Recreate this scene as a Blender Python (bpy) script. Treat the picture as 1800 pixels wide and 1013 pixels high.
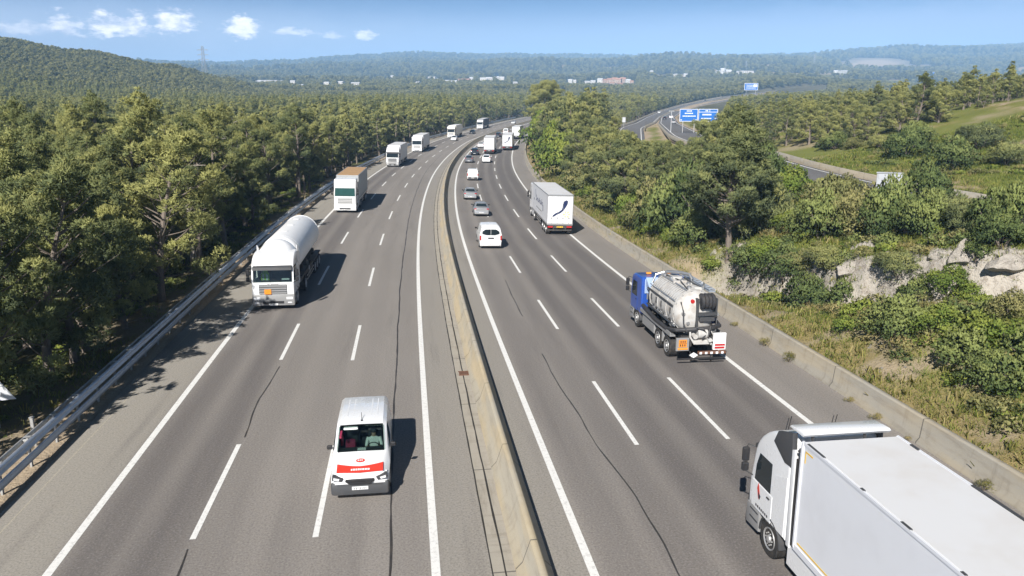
import bpy, bmesh, math, random
import numpy as np
from mathutils import Vector, Matrix

for _o in list(bpy.data.objects):
    bpy.data.objects.remove(_o)
SC = bpy.context.scene
COL = SC.collection
R = math.radians
random.seed(7)
RNG = np.random.default_rng(11)

# ---------------------------------------------------------------- camera
CAM_H, CAM_TILT = 12.0, 13.22           # metres above the road, degrees down
F_PX, CX, CY = 1350.0, 900.0, 506.5      # focal length measured on the 1800 px photograph
cam_d = bpy.data.cameras.new('camera')
cam_d.sensor_width = 36.0
cam_d.lens = 36.0 * F_PX / 1800.0
cam_d.clip_start, cam_d.clip_end = 0.3, 30000.0
cam = bpy.data.objects.new('camera', cam_d)
COL.objects.link(cam)
cam.location = (0, 0, CAM_H)
cam.rotation_euler = (R(90 - CAM_TILT), 0, 0)
SC.camera = cam

# ---------------------------------------------------------------- light, sky, exposure
SUN_TO = Vector((-0.40, -1.24, 1.0)).normalized()      # direction towards the sun
sun_d = bpy.data.lights.new('sun', 'SUN')
sun_d.energy, sun_d.angle, sun_d.color = 5.0, R(0.5), (1.0, 0.962, 0.905)
sun = bpy.data.objects.new('sun', sun_d)
COL.objects.link(sun)
sun.rotation_euler = (-SUN_TO).to_track_quat('-Z', 'Y').to_euler()
SUN_ELEV = math.asin(SUN_TO.z)
SUN_ROT = math.atan2(SUN_TO.x, SUN_TO.y)
SC.view_settings.view_transform = 'Standard'
SC.view_settings.look = 'None'
SC.view_settings.gamma = 1.0
SC.view_settings.use_curve_mapping = False
SC.view_settings.exposure = 0.63
SC.render.engine = 'CYCLES'
SC.cycles.max_bounces = 6
SC.cycles.diffuse_bounces = 3
SC.cycles.glossy_bounces = 3
SC.cycles.transmission_bounces = 4
SC.cycles.transparent_max_bounces = 6
SC.cycles.volume_bounces = 1
SC.cycles.use_denoising = True


class NT:
    """tiny node-tree writer"""
    def __init__(self, tree):
        self.t = tree
        tree.nodes.clear()

    def n(self, typ, **kw):
        nd = self.t.nodes.new(typ)
        for k, v in kw.items():
            setattr(nd, k, v)
        return nd

    def put(self, sock, v):
        if isinstance(v, bpy.types.NodeSocket):
            self.t.links.new(v, sock)
        else:
            sock.default_value = v

    def m(self, op, a, b=0.0, c=None, clamp=False):
        nd = self.n('ShaderNodeMath', operation=op, use_clamp=clamp)
        self.put(nd.inputs[0], a)
        self.put(nd.inputs[1], b)
        if c is not None:
            self.put(nd.inputs[2], c)
        return nd.outputs[0]

    def mix(self, f, a, b, mode='MIX'):
        nd = self.n('ShaderNodeMix', data_type='RGBA', blend_type=mode)
        self.put(nd.inputs[0], f)
        self.put(nd.inputs[6], a if not isinstance(a, tuple) else (*a[:3], 1))
        self.put(nd.inputs[7], b if not isinstance(b, tuple) else (*b[:3], 1))
        return nd.outputs[2]

    def noise(self, vec, scale, detail=4, rough=.55):
        nd = self.n('ShaderNodeTexNoise')
        nd.inputs['Scale'].default_value = scale
        nd.inputs['Detail'].default_value = detail
        nd.inputs['Roughness'].default_value = rough
        if vec is not None:
            self.t.links.new(vec, nd.inputs['Vector'])
        return nd.outputs[0]

    def ramp(self, v, lo, hi):
        nd = self.n('ShaderNodeMapRange')
        nd.interpolation_type = 'SMOOTHSTEP'
        self.put(nd.inputs[0], v)
        self.put(nd.inputs[1], lo)
        self.put(nd.inputs[2], hi)
        return nd.outputs[0]


def make_world():
    w = bpy.data.worlds.new('World')
    SC.world = w
    w.use_nodes = True
    t = NT(w.node_tree)
    geo = t.n('ShaderNodeTexCoord')
    sep = t.n('ShaderNodeSeparateXYZ')
    t.put(sep.inputs[0], geo.outputs['Generated'])
    x, y, z = sep.outputs
    # the road runs downhill: level ground lies a few degrees above this frame's z = 0
    cmb = t.n('ShaderNodeCombineXYZ')
    t.put(cmb.inputs[0], x)
    t.put(cmb.inputs[1], y)
    zc = t.m('MAXIMUM', z, 0.0)
    t.put(cmb.inputs[2], t.m('ADD', t.m('MULTIPLY', zc, 2.6), 0.10))
    nv = t.n('ShaderNodeVectorMath', operation='NORMALIZE')
    t.put(nv.inputs[0], cmb.outputs[0])
    sky = t.n('ShaderNodeTexSky', sky_type='NISHITA')
    sky.sun_disc = False
    sky.sun_elevation, sky.sun_rotation = SUN_ELEV, SUN_ROT
    sky.altitude, sky.air_density, sky.dust_density, sky.ozone_density = 100, 1.0, 0.6, 2.0
    t.put(sky.inputs[0], nv.outputs[0])
    az = t.m('ARCTAN2', x, y)
    el = t.m('ARCSINE', z)
    # the band of sky near the horizon is the brightest part of it
    low = t.m('ADD', .30, t.m('MULTIPLY', t.ramp(el, R(22), R(9)), .95))
    pos = t.n('ShaderNodeCombineXYZ')
    t.put(pos.inputs[0], t.m('MULTIPLY', az, 1.0))
    t.put(pos.inputs[1], t.m('MULTIPLY', el, 2.2))
    p = pos.outputs[0]
    n1 = t.noise(p, 26, 6, .6)
    n2 = t.noise(p, 9, 4, .55)
    wob = t.m('SUBTRACT', n1, .5)
    wob3 = t.m('SUBTRACT', t.noise(p, 75, 5, .6), .5)
    # small cumulus over the left horizon (azimuth, elevation, half width, half height, strength)
    total = None
    for (ca, ce, wa, he, st) in CLOUDS:
        da = t.m('DIVIDE', t.m('SUBTRACT', az, ca), wa)
        de = t.m('DIVIDE', t.m('SUBTRACT', el, ce), he)
        # flat bottoms: below the centre the falloff is quicker
        de = t.m('MULTIPLY', de, t.m('ADD', 1.0, t.m('MULTIPLY', t.m('LESS_THAN', de, 0.0), .9)))
        r2 = t.m('ADD', t.m('MULTIPLY', da, da), t.m('MULTIPLY', de, de))
        v = t.m('ADD', t.m('SUBTRACT', 1.0, t.m('POWER', r2, .5)), t.m('ADD', t.m('MULTIPLY', wob, 2.2), t.m('MULTIPLY', wob3, 2.4)))
        v = t.m('MULTIPLY', t.ramp(v, -.15, .85), st * .95)
        total = v if total is None else t.m('MAXIMUM', total, v)
    # thin veil under them and a lavender bank low on the right
    veil = t.m('MULTIPLY', t.ramp(el, R(8.2), R(5.0)), t.ramp(t.m('ADD', az, t.m('MULTIPLY', wob, .3)), .05, -.5))
    veil = t.m('MULTIPLY', veil, t.m('ADD', .25, t.m('MULTIPLY', n2, .9)))
    bank = t.m('MULTIPLY', t.ramp(t.m('ADD', el, t.m('MULTIPLY', wob, .05)), R(7.0), R(5.2)), t.ramp(az, 0.0, .5))
    bank = t.m('MULTIPLY', bank, t.m('ADD', .35, t.m('MULTIPLY', n2, .9)), clamp=True)
    lc = t.n('ShaderNodeCombineXYZ')
    for i_, g_ in enumerate((.82, 1.0, 1.10)):
        t.put(lc.inputs[i_], t.m('MULTIPLY', low, g_))
    c0_ = t.mix(1.0, sky.outputs[0], lc.outputs[0], 'MULTIPLY')
    c0_ = t.mix(t.m('MULTIPLY', t.ramp(el, R(7.8), R(4.6)), .6), c0_, (6.5, 8.2, 10.8))
    c = t.mix(t.m('MULTIPLY', veil, .55), c0_, (8, 9.2, 11.3))
    c = t.mix(t.m('MULTIPLY', bank, .6), c, (5.0, 6.4, 9.3))
    shade = t.mix(t.ramp(n1, .35, .62), (9, 9.6, 11.5), (18.5, 17.6, 17))
    c = t.mix(total, c, shade)
    bg = t.n('ShaderNodeBackground')
    bg.inputs['Strength'].default_value = 0.06
    t.put(bg.inputs[0], c)
    out = t.n('ShaderNodeOutputWorld')
    t.t.links.new(bg.outputs[0], out.inputs[0])


def _azel(px, py):
    a, b = (px - CX) / F_PX, (CY - py) / F_PX
    c, s = math.cos(R(CAM_TILT)), math.sin(R(CAM_TILT))
    v = Vector((a, c + b * s, -s + b * c)).normalized()
    return math.atan2(v.x, v.y), math.asin(v.z)


# cloud bearings and heights surveyed from the photograph: centre, half width and height in degrees
CLOUDS = [(*_azel(cx_, cy_), R(w_), R(h_), s_) for cx_, cy_, w_, h_, s_ in (
    (113, 50, 1.2, .95, .85), (183, 48, 1.0, 1.05, 1.0), (228, 50, 1.7, 1.05, 1.0), (304, 45, 1.4, 1.3, 1.0),
    (428, 54, 1.4, .85, .95), (508, 58, 1.9, .35, .6), (587, 64, .9, .35, .4), (640, 64, .8, .5, .7),
    (40, 54, 2.6, .6, .5))]
make_world()


# ---------------------------------------------------------------- bookkeeping helpers
def tag(o, label=None, cat=None, group=None, kind=None):
    if label:
        o['label'] = label
    if cat:
        o['category'] = cat
    if group:
        o['group'] = group
    if kind:
        o['kind'] = kind
    return o


def link(name, me, mat=None, parent=None):
    o = bpy.data.objects.new(name, me)
    COL.objects.link(o)
    if mat is not None and me is not None:
        for mm in (mat if isinstance(mat, (list, tuple)) else [mat]):
            me.materials.append(mm)
    if parent is not None:
        o.parent = parent
    return o


def empty(name, label, cat, group=None, loc=(0, 0, 0), rot=(0, 0, 0)):
    o = bpy.data.objects.new(name, None)
    o.empty_display_size = .3
    COL.objects.link(o)
    o.location, o.rotation_euler = loc, rot
    return tag(o, label, cat, group)


def np_mesh(name, V, Fq, mats=None, uv=None, smooth=False, attrs=None):
    """mesh from numpy arrays; every face has the same number of corners"""
    me = bpy.data.meshes.new(name)
    V = np.asarray(V, np.float32)
    Fq = np.asarray(Fq, np.int32)
    k = Fq.shape[1]
    me.vertices.add(len(V))
    me.vertices.foreach_set('co', V.ravel())
    me.loops.add(Fq.size)
    me.loops.foreach_set('vertex_index', Fq.ravel())
    me.polygons.add(len(Fq))
    me.polygons.foreach_set('loop_start', np.arange(0, Fq.size, k, dtype=np.int32))
    if smooth:
        me.polygons.foreach_set('use_smooth', np.ones(len(Fq), bool))
    if uv is not None:
        l = me.uv_layers.new(name='uv')
        l.data.foreach_set('uv', np.asarray(uv, np.float32)[Fq.ravel()].ravel())
    for nm, (dom, typ, arr) in (attrs or {}).items():
        at = me.attributes.new(nm, typ, dom)
        key = {'FLOAT_COLOR': 'color', 'FLOAT_VECTOR': 'vector'}.get(typ, 'value')
        at.data.foreach_set(key, np.asarray(arr, np.float32).ravel())
    me.update()
    me.validate()
    return me


class MB:
    """collects shapes into one bmesh, built as one mesh object"""
    def __init__(self):
        self.bm = bmesh.new()

    def box(self, c, s, bev=0.0, seg=1, rot=None):
        g = bmesh.ops.create_cube(self.bm, size=1.0)
        vs = g['verts']
        bmesh.ops.scale(self.bm, vec=s, verts=vs)
        if bev:
            es = list({e for v in vs for e in v.link_edges})
            r = bmesh.ops.bevel(self.bm, geom=es, offset=min(bev, min(s) * .45), segments=seg, affect='EDGES', profile=.6)
            vs = list({v for f in r['faces'] for v in f.verts} | {v for v in vs if v.is_valid})
        if rot is not None:
            bmesh.ops.rotate(self.bm, cent=(0, 0, 0), matrix=rot, verts=vs)
        bmesh.ops.translate(self.bm, vec=c, verts=vs)
        return self

    def bx(self, x0, x1, y0, y1, z0, z1, bev=0.0, seg=1):
        return self.box(((x0 + x1) / 2, (y0 + y1) / 2, (z0 + z1) / 2), (abs(x1 - x0), abs(y1 - y0), abs(z1 - z0)), bev, seg)

    def prism(self, pts, x0, x1, bev=0.0, seg=2, axis='x'):
        """polygon in (y, z) pushed along x (or (x, z) along y, (x, y) along z)"""
        def P(a, b, t):
            return {'x': (t, a, b), 'y': (a, t, b), 'z': (a, b, t)}[axis]
        v0 = [self.bm.verts.new(P(a, b, x0)) for a, b in pts]
        v1 = [self.bm.verts.new(P(a, b, x1)) for a, b in pts]
        n = len(pts)
        fs = [self.bm.faces.new(v0), self.bm.faces.new(v1[::-1])]
        for i in range(n):
            fs.append(self.bm.faces.new((v0[i], v1[i], v1[(i + 1) % n], v0[(i + 1) % n])))
        bmesh.ops.recalc_face_normals(self.bm, faces=fs)
        if bev:
            es = list(fs[0].edges) + list(fs[1].edges)
            bmesh.ops.bevel(self.bm, geom=es, offset=bev, segments=seg, affect='EDGES', profile=.6, clamp_overlap=True)
        return self

    def loft(self, rings, cap=True, closed=True):
        vr = [[self.bm.verts.new(p) for p in r] for r in rings]
        fs = []
        for a, b in zip(vr[:-1], vr[1:]):
            n = len(a)
            for i in range(n if closed else n - 1):
                j = (i + 1) % n
                fs.append(self.bm.faces.new((a[i], a[j], b[j], b[i])))
        if cap:
            fs.append(self.bm.faces.new(vr[0][::-1]))
            fs.append(self.bm.faces.new(vr[-1]))
        bmesh.ops.recalc_face_normals(self.bm, faces=fs)
        return self

    def tube(self, path, r, n=8, cap=True):
        path = [Vector(p) for p in path]
        rs = r if isinstance(r, (list, tuple)) else [r] * len(path)
        rings = []
        for i, p in enumerate(path):
            d = (path[min(i + 1, len(path) - 1)] - path[max(i - 1, 0)]).normalized()
            up = Vector((0, 0, 1)) if abs(d.z) < .9 else Vector((0, 1, 0))
            a = d.cross(up).normalized()
            b = a.cross(d)
            rings.append([p + (a * math.cos(t) + b * math.sin(t)) * rs[i] for t in (2 * math.pi * k / n for k in range(n))])
        return self.loft(rings, cap)

    def cyl(self, c, r, length, axis='x', n=20, bev=0.0):
        d = {'x': Vector((1, 0, 0)), 'y': Vector((0, 1, 0)), 'z': Vector((0, 0, 1))}[axis]
        c = Vector(c)
        h = length / 2
        if bev:
            return self.tube([c - d * h, c - d * (h - bev), c + d * (h - bev), c + d * h], [r - bev, r, r, r - bev], n)
        return self.tube([c - d * h, c + d * h], r, n)

    def panel(self, pts, t=.02, inset=0.0):
        """thin slab standing proud of the polygon pts (t along its normal)"""
        pts = [Vector(p) for p in pts]
        nrm = (pts[1] - pts[0]).cross(pts[2] - pts[0]).normalized()
        c = sum(pts, Vector()) / len(pts)
        if inset:
            pts = [p + (c - p) * inset for p in pts]
        a = [p - nrm * .01 for p in pts]
        b = [p + nrm * t for p in pts]
        return self.loft([a, b])

    def ball(self, c, r, sx=1, sy=1, sz=1, sub=2):
        g = bmesh.ops.create_icosphere(self.bm, subdivisions=sub, radius=r)
        bmesh.ops.scale(self.bm, vec=(sx, sy, sz), verts=g['verts'])
        bmesh.ops.translate(self.bm, vec=c, verts=g['verts'])
        return self

    def mesh(self, name, angle=35):
        me = bpy.data.meshes.new(name)
        self.bm.normal_update()
        self.bm.to_mesh(me)
        self.bm.free()
        me.polygons.foreach_set('use_smooth', np.ones(len(me.polygons), bool))
        me.set_sharp_from_angle(angle=R(angle))
        return me

    def build(self, name, mat, parent=None, angle=35):
        return link(name, self.mesh(name, angle), mat, parent)


def text_mesh(s, size, depth=.002):
    cu = bpy.data.curves.new('lettering', 'FONT')
    cu.body, cu.size, cu.extrude = s, size, depth
    cu.align_x, cu.align_y = 'CENTER', 'CENTER'
    o = bpy.data.objects.new('lettering', cu)
    COL.objects.link(o)
    me = bpy.data.meshes.new_from_object(o)
    bpy.data.objects.remove(o)
    return me


# ---------------------------------------------------------------- materials
def principled(name):
    m = bpy.data.materials.new(name)
    m.use_nodes = True
    t = NT(m.node_tree)
    b = t.n('ShaderNodeBsdfPrincipled')
    o = t.n('ShaderNodeOutputMaterial')
    t.t.links.new(b.outputs[0], o.inputs[0])
    return m, t, b


def mat(name, col, rough=.5, metal=0.0, dirt=.12, coat=0.0, scale=3.0, dirt_col=(.16, .13, .10)):
    m, t, b = principled(name)
    tc = t.n('ShaderNodeTexCoord')
    n = t.noise(tc.outputs['Object'], scale, 5, .6)
    f = t.m('MULTIPLY', t.ramp(n, .38, .8), dirt)
    t.put(b.inputs['Base Color'], t.mix(f, col, dirt_col))
    t.put(b.inputs['Roughness'], t.m('ADD', rough - .05, t.m('MULTIPLY', n, .1)))
    b.inputs['Metallic'].default_value = metal
    b.inputs['Coat Weight'].default_value = coat
    b.inputs['Coat Roughness'].default_value = .08
    return m


def glass_mat(name, col=(.02, .03, .035)):
    m, t, b = principled(name)
    tc = t.n('ShaderNodeTexCoord')
    n = t.noise(tc.outputs['Object'], 1.5, 3)
    t.put(b.inputs['Base Color'], t.mix(n, col, tuple(c * .5 for c in col)))
    b.inputs['Roughness'].default_value = .06
    b.inputs['IOR'].default_value = 1.5
    return m


M = {}
M['white'] = mat('white_paint', (.76, .765, .77), .28, coat=.4, dirt=.05)
M['cream'] = mat('cream_paint', (.74, .72, .66), .32, coat=.3, dirt=.08)
M['white_dirty'] = mat('white_panel', (.70, .71, .74), .45, dirt=.08, scale=1.2)
M['white_roof'] = mat('white_roof_sheet', (.62, .62, .625), .6, dirt=.3, scale=.7, dirt_col=(.45, .38, .30))
M['tank_white'] = mat('tank_white', (.80, .80, .80), .45, dirt=.08)
M['tank_dirty'] = mat('tank_dirty', (.52, .51, .49), .45, dirt=.8, scale=2.4, dirt_col=(.33, .28, .23))
M['tan_tarp'] = mat('tan_tarpaulin', (.44, .27, .13), .7, dirt=.25, scale=1.0)
M['grey_curtain'] = mat('grey_curtain', (.40, .42, .43), .6, dirt=.15)
M['dark_curtain'] = mat('dark_curtain', (.045, .06, .09), .55)
M['blue'] = mat('blue_paint', (.018, .075, .36), .3, coat=.5, dirt=.08)
M['blue_light'] = mat('pale_blue_paint', (.35, .45, .62), .4)
M['silver'] = mat('silver_paint', (.48, .49, .50), .3, metal=.55, coat=.5, dirt=.04)
M['grey_car'] = mat('grey_paint', (.20, .21, .23), .3, metal=.5, coat=.5, dirt=.04)
M['dark_car'] = mat('dark_paint', (.025, .028, .035), .25, metal=.2, coat=.6, dirt=.03)
M['black'] = mat('black_plastic', (.018, .018, .02), .55, dirt=.10)
M['dark'] = mat('dark_grey_plastic', (.05, .052, .056), .6, dirt=.15)
M['chassis'] = mat('chassis_steel', (.045, .042, .04), .65, dirt=.4)
M['grey'] = mat('grey_plastic', (.26, .26, .26), .5, dirt=.15)
M['alu'] = mat('aluminium', (.58, .58, .58), .38, metal=.8, dirt=.15)
M['rim'] = mat('wheel_rim', (.52, .52, .52), .45, metal=.6, dirt=.3, scale=6)
M['tyre'] = mat('tyre_rubber', (.022, .021, .02), .85, dirt=.35, scale=5)
M['glass'] = glass_mat('window_glass')
M['glass_green'] = glass_mat('green_glass', (.03, .095, .08))
M['red'] = mat('red_paint', (.62, .045, .025), .35, coat=.3, dirt=.03)
M['red_lens'] = mat('red_lens', (.45, .02, .02), .25, dirt=.1)
M['lamp'] = mat('lamp_glass', (.72, .73, .75), .15, dirt=.1)
M['amber'] = mat('amber_lens', (.75, .30, .04), .3, dirt=.05)
M['orange'] = mat('orange_plate', (.80, .27, .02), .45, dirt=.1)
M['yellow'] = mat('yellow_plate', (.80, .50, .04), .45, dirt=.08)
M['plate'] = mat('white_plate', (.78, .78, .78), .4, dirt=.05)
M['ink'] = mat('dark_ink', (.03, .03, .04), .6, dirt=0)
M['logo_blue'] = mat('logo_blue', (.010, .022, .085), .5, dirt=.05)
M['logo_yellow'] = mat('logo_yellow', (.72, .70, .30), .5, dirt=.05)
M['hiviz'] = mat('yellow_vest', (.42, .70, .06), .7, dirt=.2)
M['cloth_red'] = mat('red_cloth', (.34, .02, .07), .8, dirt=.2)
M['skin'] = mat('skin', (.52, .33, .24), .6, dirt=.05)
M['paper'] = mat('paper', (.82, .82, .80), .8, dirt=.05)
M['hose'] = mat('hose_rubber', (.03, .03, .033), .6, dirt=.2)
M['galv'] = mat('galvanised_steel', (.46, .51, .58), .45, metal=.45, dirt=.3, scale=2.5, dirt_col=(.24, .23, .22))
M['galv_dull'] = mat('galvanised_post', (.48, .48, .47), .55, metal=.4, dirt=.35, scale=4)
M['rust'] = mat('rusty_iron', (.16, .075, .045), .8, dirt=.4)
M['sign_blue'] = mat('sign_blue', (.010, .135, .48), .45, dirt=.04)
M['sign_white'] = mat('sign_white', (.80, .82, .84), .5, dirt=.05)
M['sign_back'] = mat('sign_back', (.58, .60, .62), .5, metal=.2, dirt=.15)
M['plaster'] = mat('house_plaster', (.66, .64, .60), .85, dirt=.2, scale=.3)
M['plaster_pink'] = mat('pink_plaster', (.46, .33, .25), .85, dirt=.2, scale=.3)
M['tiles'] = mat('roof_tiles', (.42, .22, .14), .85, dirt=.3, scale=.5)
M['roof_pale'] = mat('pale_roof', (.6, .6, .6), .8, dirt=.2, scale=.3)
M['lattice'] = mat('lattice_steel', (.40, .42, .44), .6, metal=.3)


def concrete_mat(name, col, stain=(.22, .19, .15), amount=.5, yellow=0.0):
    m, t, b = principled(name)
    uv = t.n('ShaderNodeUVMap')
    uv.uv_map = 'uv'
    sep = t.n('ShaderNodeSeparateXYZ')
    t.put(sep.inputs[0], uv.outputs[0])
    mp = t.n('ShaderNodeMapping')
    mp.inputs['Scale'].default_value = (2.0, .35, 1)
    t.put(mp.inputs[0], uv.outputs[0])
    n1 = t.noise(mp.outputs[0], 1.6, 6, .65)
    mp2 = t.n('ShaderNodeMapping')
    mp2.inputs['Scale'].default_value = (.6, 3.0, 1)
    t.put(mp2.inputs[0], uv.outputs[0])
    n2 = t.noise(mp2.outputs[0], 1.1, 5, .6)
    n3 = t.noise(uv.outputs[0], 18, 3, .6)
    c = t.mix(t.m('MULTIPLY', t.ramp(n1, .45, .75), amount), col, stain)
    c = t.mix(t.m('MULTIPLY', t.ramp(n2, .5, .8), amount * .8), c, tuple(x * .8 for x in stain))
    if yellow:
        n4 = t.noise(mp.outputs[0], .5, 3, .5)
        c = t.mix(t.m('MULTIPLY', t.ramp(n4, .42, .62), yellow), c, (.52, .40, .22))
    c = t.mix(t.m('MULTIPLY', t.m('SUBTRACT', n3, .5), .5, clamp=True), c, (.5, .47, .42))
    # casting joints every six metres
    fr = t.m('FRACT', t.m('DIVIDE', sep.outputs[1], 6.0))
    j = t.m('LESS_THAN', fr, .009)
    c = t.mix(t.m('MULTIPLY', j, .75), c, (.06, .055, .05))
    t.put(b.inputs['Base Color'], c)
    b.inputs['Roughness'].default_value = .9
    bump = t.n('ShaderNodeBump')
    bump.inputs['Strength'].default_value = .25
    bump.inputs['Distance'].default_value = .02
    t.put(bump.inputs['Height'], n3)
    t.put(b.inputs['Normal'], bump.outputs[0])
    return m


def asphalt_mat(name, lanes=True, base=(.268, .243, .218)):
    """uv = (u across, s along) in metres; lanes wear darker along the wheel paths of the slow lanes"""
    m, t, b = principled(name)
    uv = t.n('ShaderNodeUVMap')
    uv.uv_map = 'uv'
    sep = t.n('ShaderNodeSeparateXYZ')
    t.put(sep.inputs[0], uv.outputs[0])
    u, s = sep.outputs[0], sep.outputs[1]
    fine = t.noise(uv.outputs[0], 15.0, 4, .75)
    fine2 = t.noise(uv.outputs[0], 6.0, 3, .6)
    mp = t.n('ShaderNodeMapping')
    mp.inputs['Scale'].default_value = (.55, .035, 1)
    t.put(mp.inputs[0], uv.outputs[0])
    streak = t.noise(mp.outputs[0], 2.4, 5, .6)
    mp2 = t.n('ShaderNodeMapping')
    mp2.inputs['Scale'].default_value = (.12, .03, 1)
    t.put(mp2.inputs[0], uv.outputs[0])
    big = t.noise(mp2.outputs[0], 1.0, 4, .6)
    c = t.mix(t.ramp(big, .3, .7), base, tuple(x * .86 for x in base))

    def band(centre, half):
        return t.ramp(t.m('ABSOLUTE', t.m('SUBTRACT', u, centre)), half, half * .25)
    if lanes:
        dark = None
        # worn wheel paths, strongest in the truck lanes
        for cu, hw, st in ((-8.9, .9, .55), (-7.1, .9, .6), (-8.0, 2.3, .35), (-5.6, .8, .22), (-3.7, .8, .2), (-2.0, .7, .15), (-.4, .7, .15),
                           (5.6, .8, .30), (7.3, .8, .36), (9.0, .8, .48), (10.8, .8, .50), (9.9, 2.6, .3), (12.6, .9, .55), (14.4, .9, .55), (13.5, 2.4, .45), (17.2, 1.6, .16)):
            v = t.m('MULTIPLY', band(cu, hw), st)
            dark = v if dark is None else t.m('ADD', dark, v)
        dark = t.m('ADD', dark, t.m('MULTIPLY', t.m('MULTIPLY', t.ramp(u, 4.75, 5.1), t.ramp(u, 15.5, 15.2)), .24))
        dark = t.m('MULTIPLY', dark, t.m('ADD', .45, streak), clamp=True)
        c = t.mix(t.m('MULTIPLY', dark, .85), c, (.118, .106, .101))
        # pale dusty left shoulder with its construction joint, pale median shoulders
        sh = t.ramp(u, -9.6, -10.2)
        c = t.mix(t.m('MULTIPLY', sh, .55), c, (.305, .285, .243))
        md = t.m('MULTIPLY', t.ramp(u, .4, .8), t.ramp(u, 4.8, 4.4))
        c = t.mix(t.m('MULTIPLY', md, .55), c, (.305, .283, .245))
        jt = t.m('LESS_THAN', t.m('ABSOLUTE', t.m('SUBTRACT', u, t.m('ADD', -12.02, t.m('MULTIPLY', fine2, .05)))), .022)
        c = t.mix(t.m('MULTIPLY', jt, .5), c, (.42, .38, .28))
    c = t.mix(t.ramp(streak, .5, .8), c, t.mix(.5, c, (.15, .135, .125)))
    c = t.mix(t.m('MULTIPLY', t.ramp(fine, .46, .68), .8), c, t.mix(.6, c, (.07, .065, .06)))
    c = t.mix(t.m('MULTIPLY', t.ramp(fine, .48, .30), .65), c, t.mix(.5, c, (.42, .40, .37)))
    t.put(b.inputs['Base Color'], c)
    b.inputs['Roughness'].default_value = .82
    b.inputs['Specular IOR Level'].default_value = .3
    bump = t.n('ShaderNodeBump')
    bump.inputs['Strength'].default_value = .35
    bump.inputs['Distance'].default_value = .012
    t.put(bump.inputs['Height'], fine)
    t.put(b.inputs['Normal'], bump.outputs[0])
    return m


def paint_mat():
    m, t, b = principled('road_paint')
    uv = t.n('ShaderNodeUVMap')
    uv.uv_map = 'uv'
    n = t.noise(uv.outputs[0], 7, 5, .7)
    n2 = t.noise(uv.outputs[0], 30, 2, .6)
    f = t.m('MULTIPLY', t.ramp(t.m('ADD', n, t.m('MULTIPLY', n2, .3)), .62, .9), .6)
    t.put(b.inputs['Base Color'], t.mix(f, (.74, .73, .70), (.30, .28, .26)))
    b.inputs['Roughness'].default_value = .7
    return m


M['asphalt'] = asphalt_mat('asphalt')
M['asphalt_ramp'] = asphalt_mat('asphalt_ramp', False, (.155, .150, .150))
M['paint'] = paint_mat()
M['tar'] = mat('tar_seal', (.035, .032, .03), .6, dirt=.3)
M['concrete'] = concrete_mat('barrier_concrete', (.40, .36, .285), amount=.55, yellow=.5)
M['concrete_grey'] = concrete_mat('wall_concrete', (.34, .315, .265), amount=.75, yellow=.25)
M['drain'] = concrete_mat('drain_concrete', (.34, .31, .26), amount=.7)
M['slot'] = mat('dark_slot', (.02, .018, .015), .9)
M['bark'] = mat('pine_bark', (.20, .165, .135), .9, dirt=.5, scale=4, dirt_col=(.07, .055, .045))
M['bark_pale'] = mat('pale_branches', (.36, .32, .28), .9, dirt=.3, scale=4)


def leaf_mat(name, dark, mid, tip, transl=.40, hue_var=.4, sat=1.0):
    """leaf faces carry 'tone' (0 dark, 1 pale): random, paler at blade ends, puff tops and upper crown"""
    m = bpy.data.materials.new(name)
    m.use_nodes = True
    t = NT(m.node_tree)
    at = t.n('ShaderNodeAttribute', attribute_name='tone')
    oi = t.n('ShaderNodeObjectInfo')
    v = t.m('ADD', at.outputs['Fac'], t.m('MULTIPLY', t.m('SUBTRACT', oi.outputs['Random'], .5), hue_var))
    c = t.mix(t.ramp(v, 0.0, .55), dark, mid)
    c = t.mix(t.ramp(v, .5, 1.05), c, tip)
    d = t.n('ShaderNodeBsdfDiffuse')
    tr = t.n('ShaderNodeBsdfTranslucent')
    # soft needles: shade each tuft mostly by the side of the clump it grows on
    an = t.n('ShaderNodeAttribute', attribute_name='nrm')
    vt = t.n('ShaderNodeVectorTransform', vector_type='NORMAL', convert_from='OBJECT', convert_to='WORLD')
    t.put(vt.inputs[0], an.outputs['Vector'])
    ge = t.n('ShaderNodeNewGeometry')
    mv = t.n('ShaderNodeMix', data_type='VECTOR')
    mv.inputs[0].default_value = .68
    t.put(mv.inputs[4], ge.outputs['Normal'])
    t.put(mv.inputs[5], vt.outputs[0])
    nz_ = t.n('ShaderNodeVectorMath', operation='NORMALIZE')
    t.put(nz_.inputs[0], mv.outputs[1])
    t.put(d.inputs['Normal'], nz_.outputs[0])
    t.put(d.inputs[0], c)
    t.put(tr.inputs[0], t.mix(.45, c, (.34, .38, .08)))
    mx = t.n('ShaderNodeMixShader')
    mx.inputs[0].default_value = transl
    t.t.links.new(d.outputs[0], mx.inputs[1])
    t.t.links.new(tr.outputs[0], mx.inputs[2])
    o = t.n('ShaderNodeOutputMaterial')
    t.t.links.new(mx.outputs[0], o.inputs[0])
    return m


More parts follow.
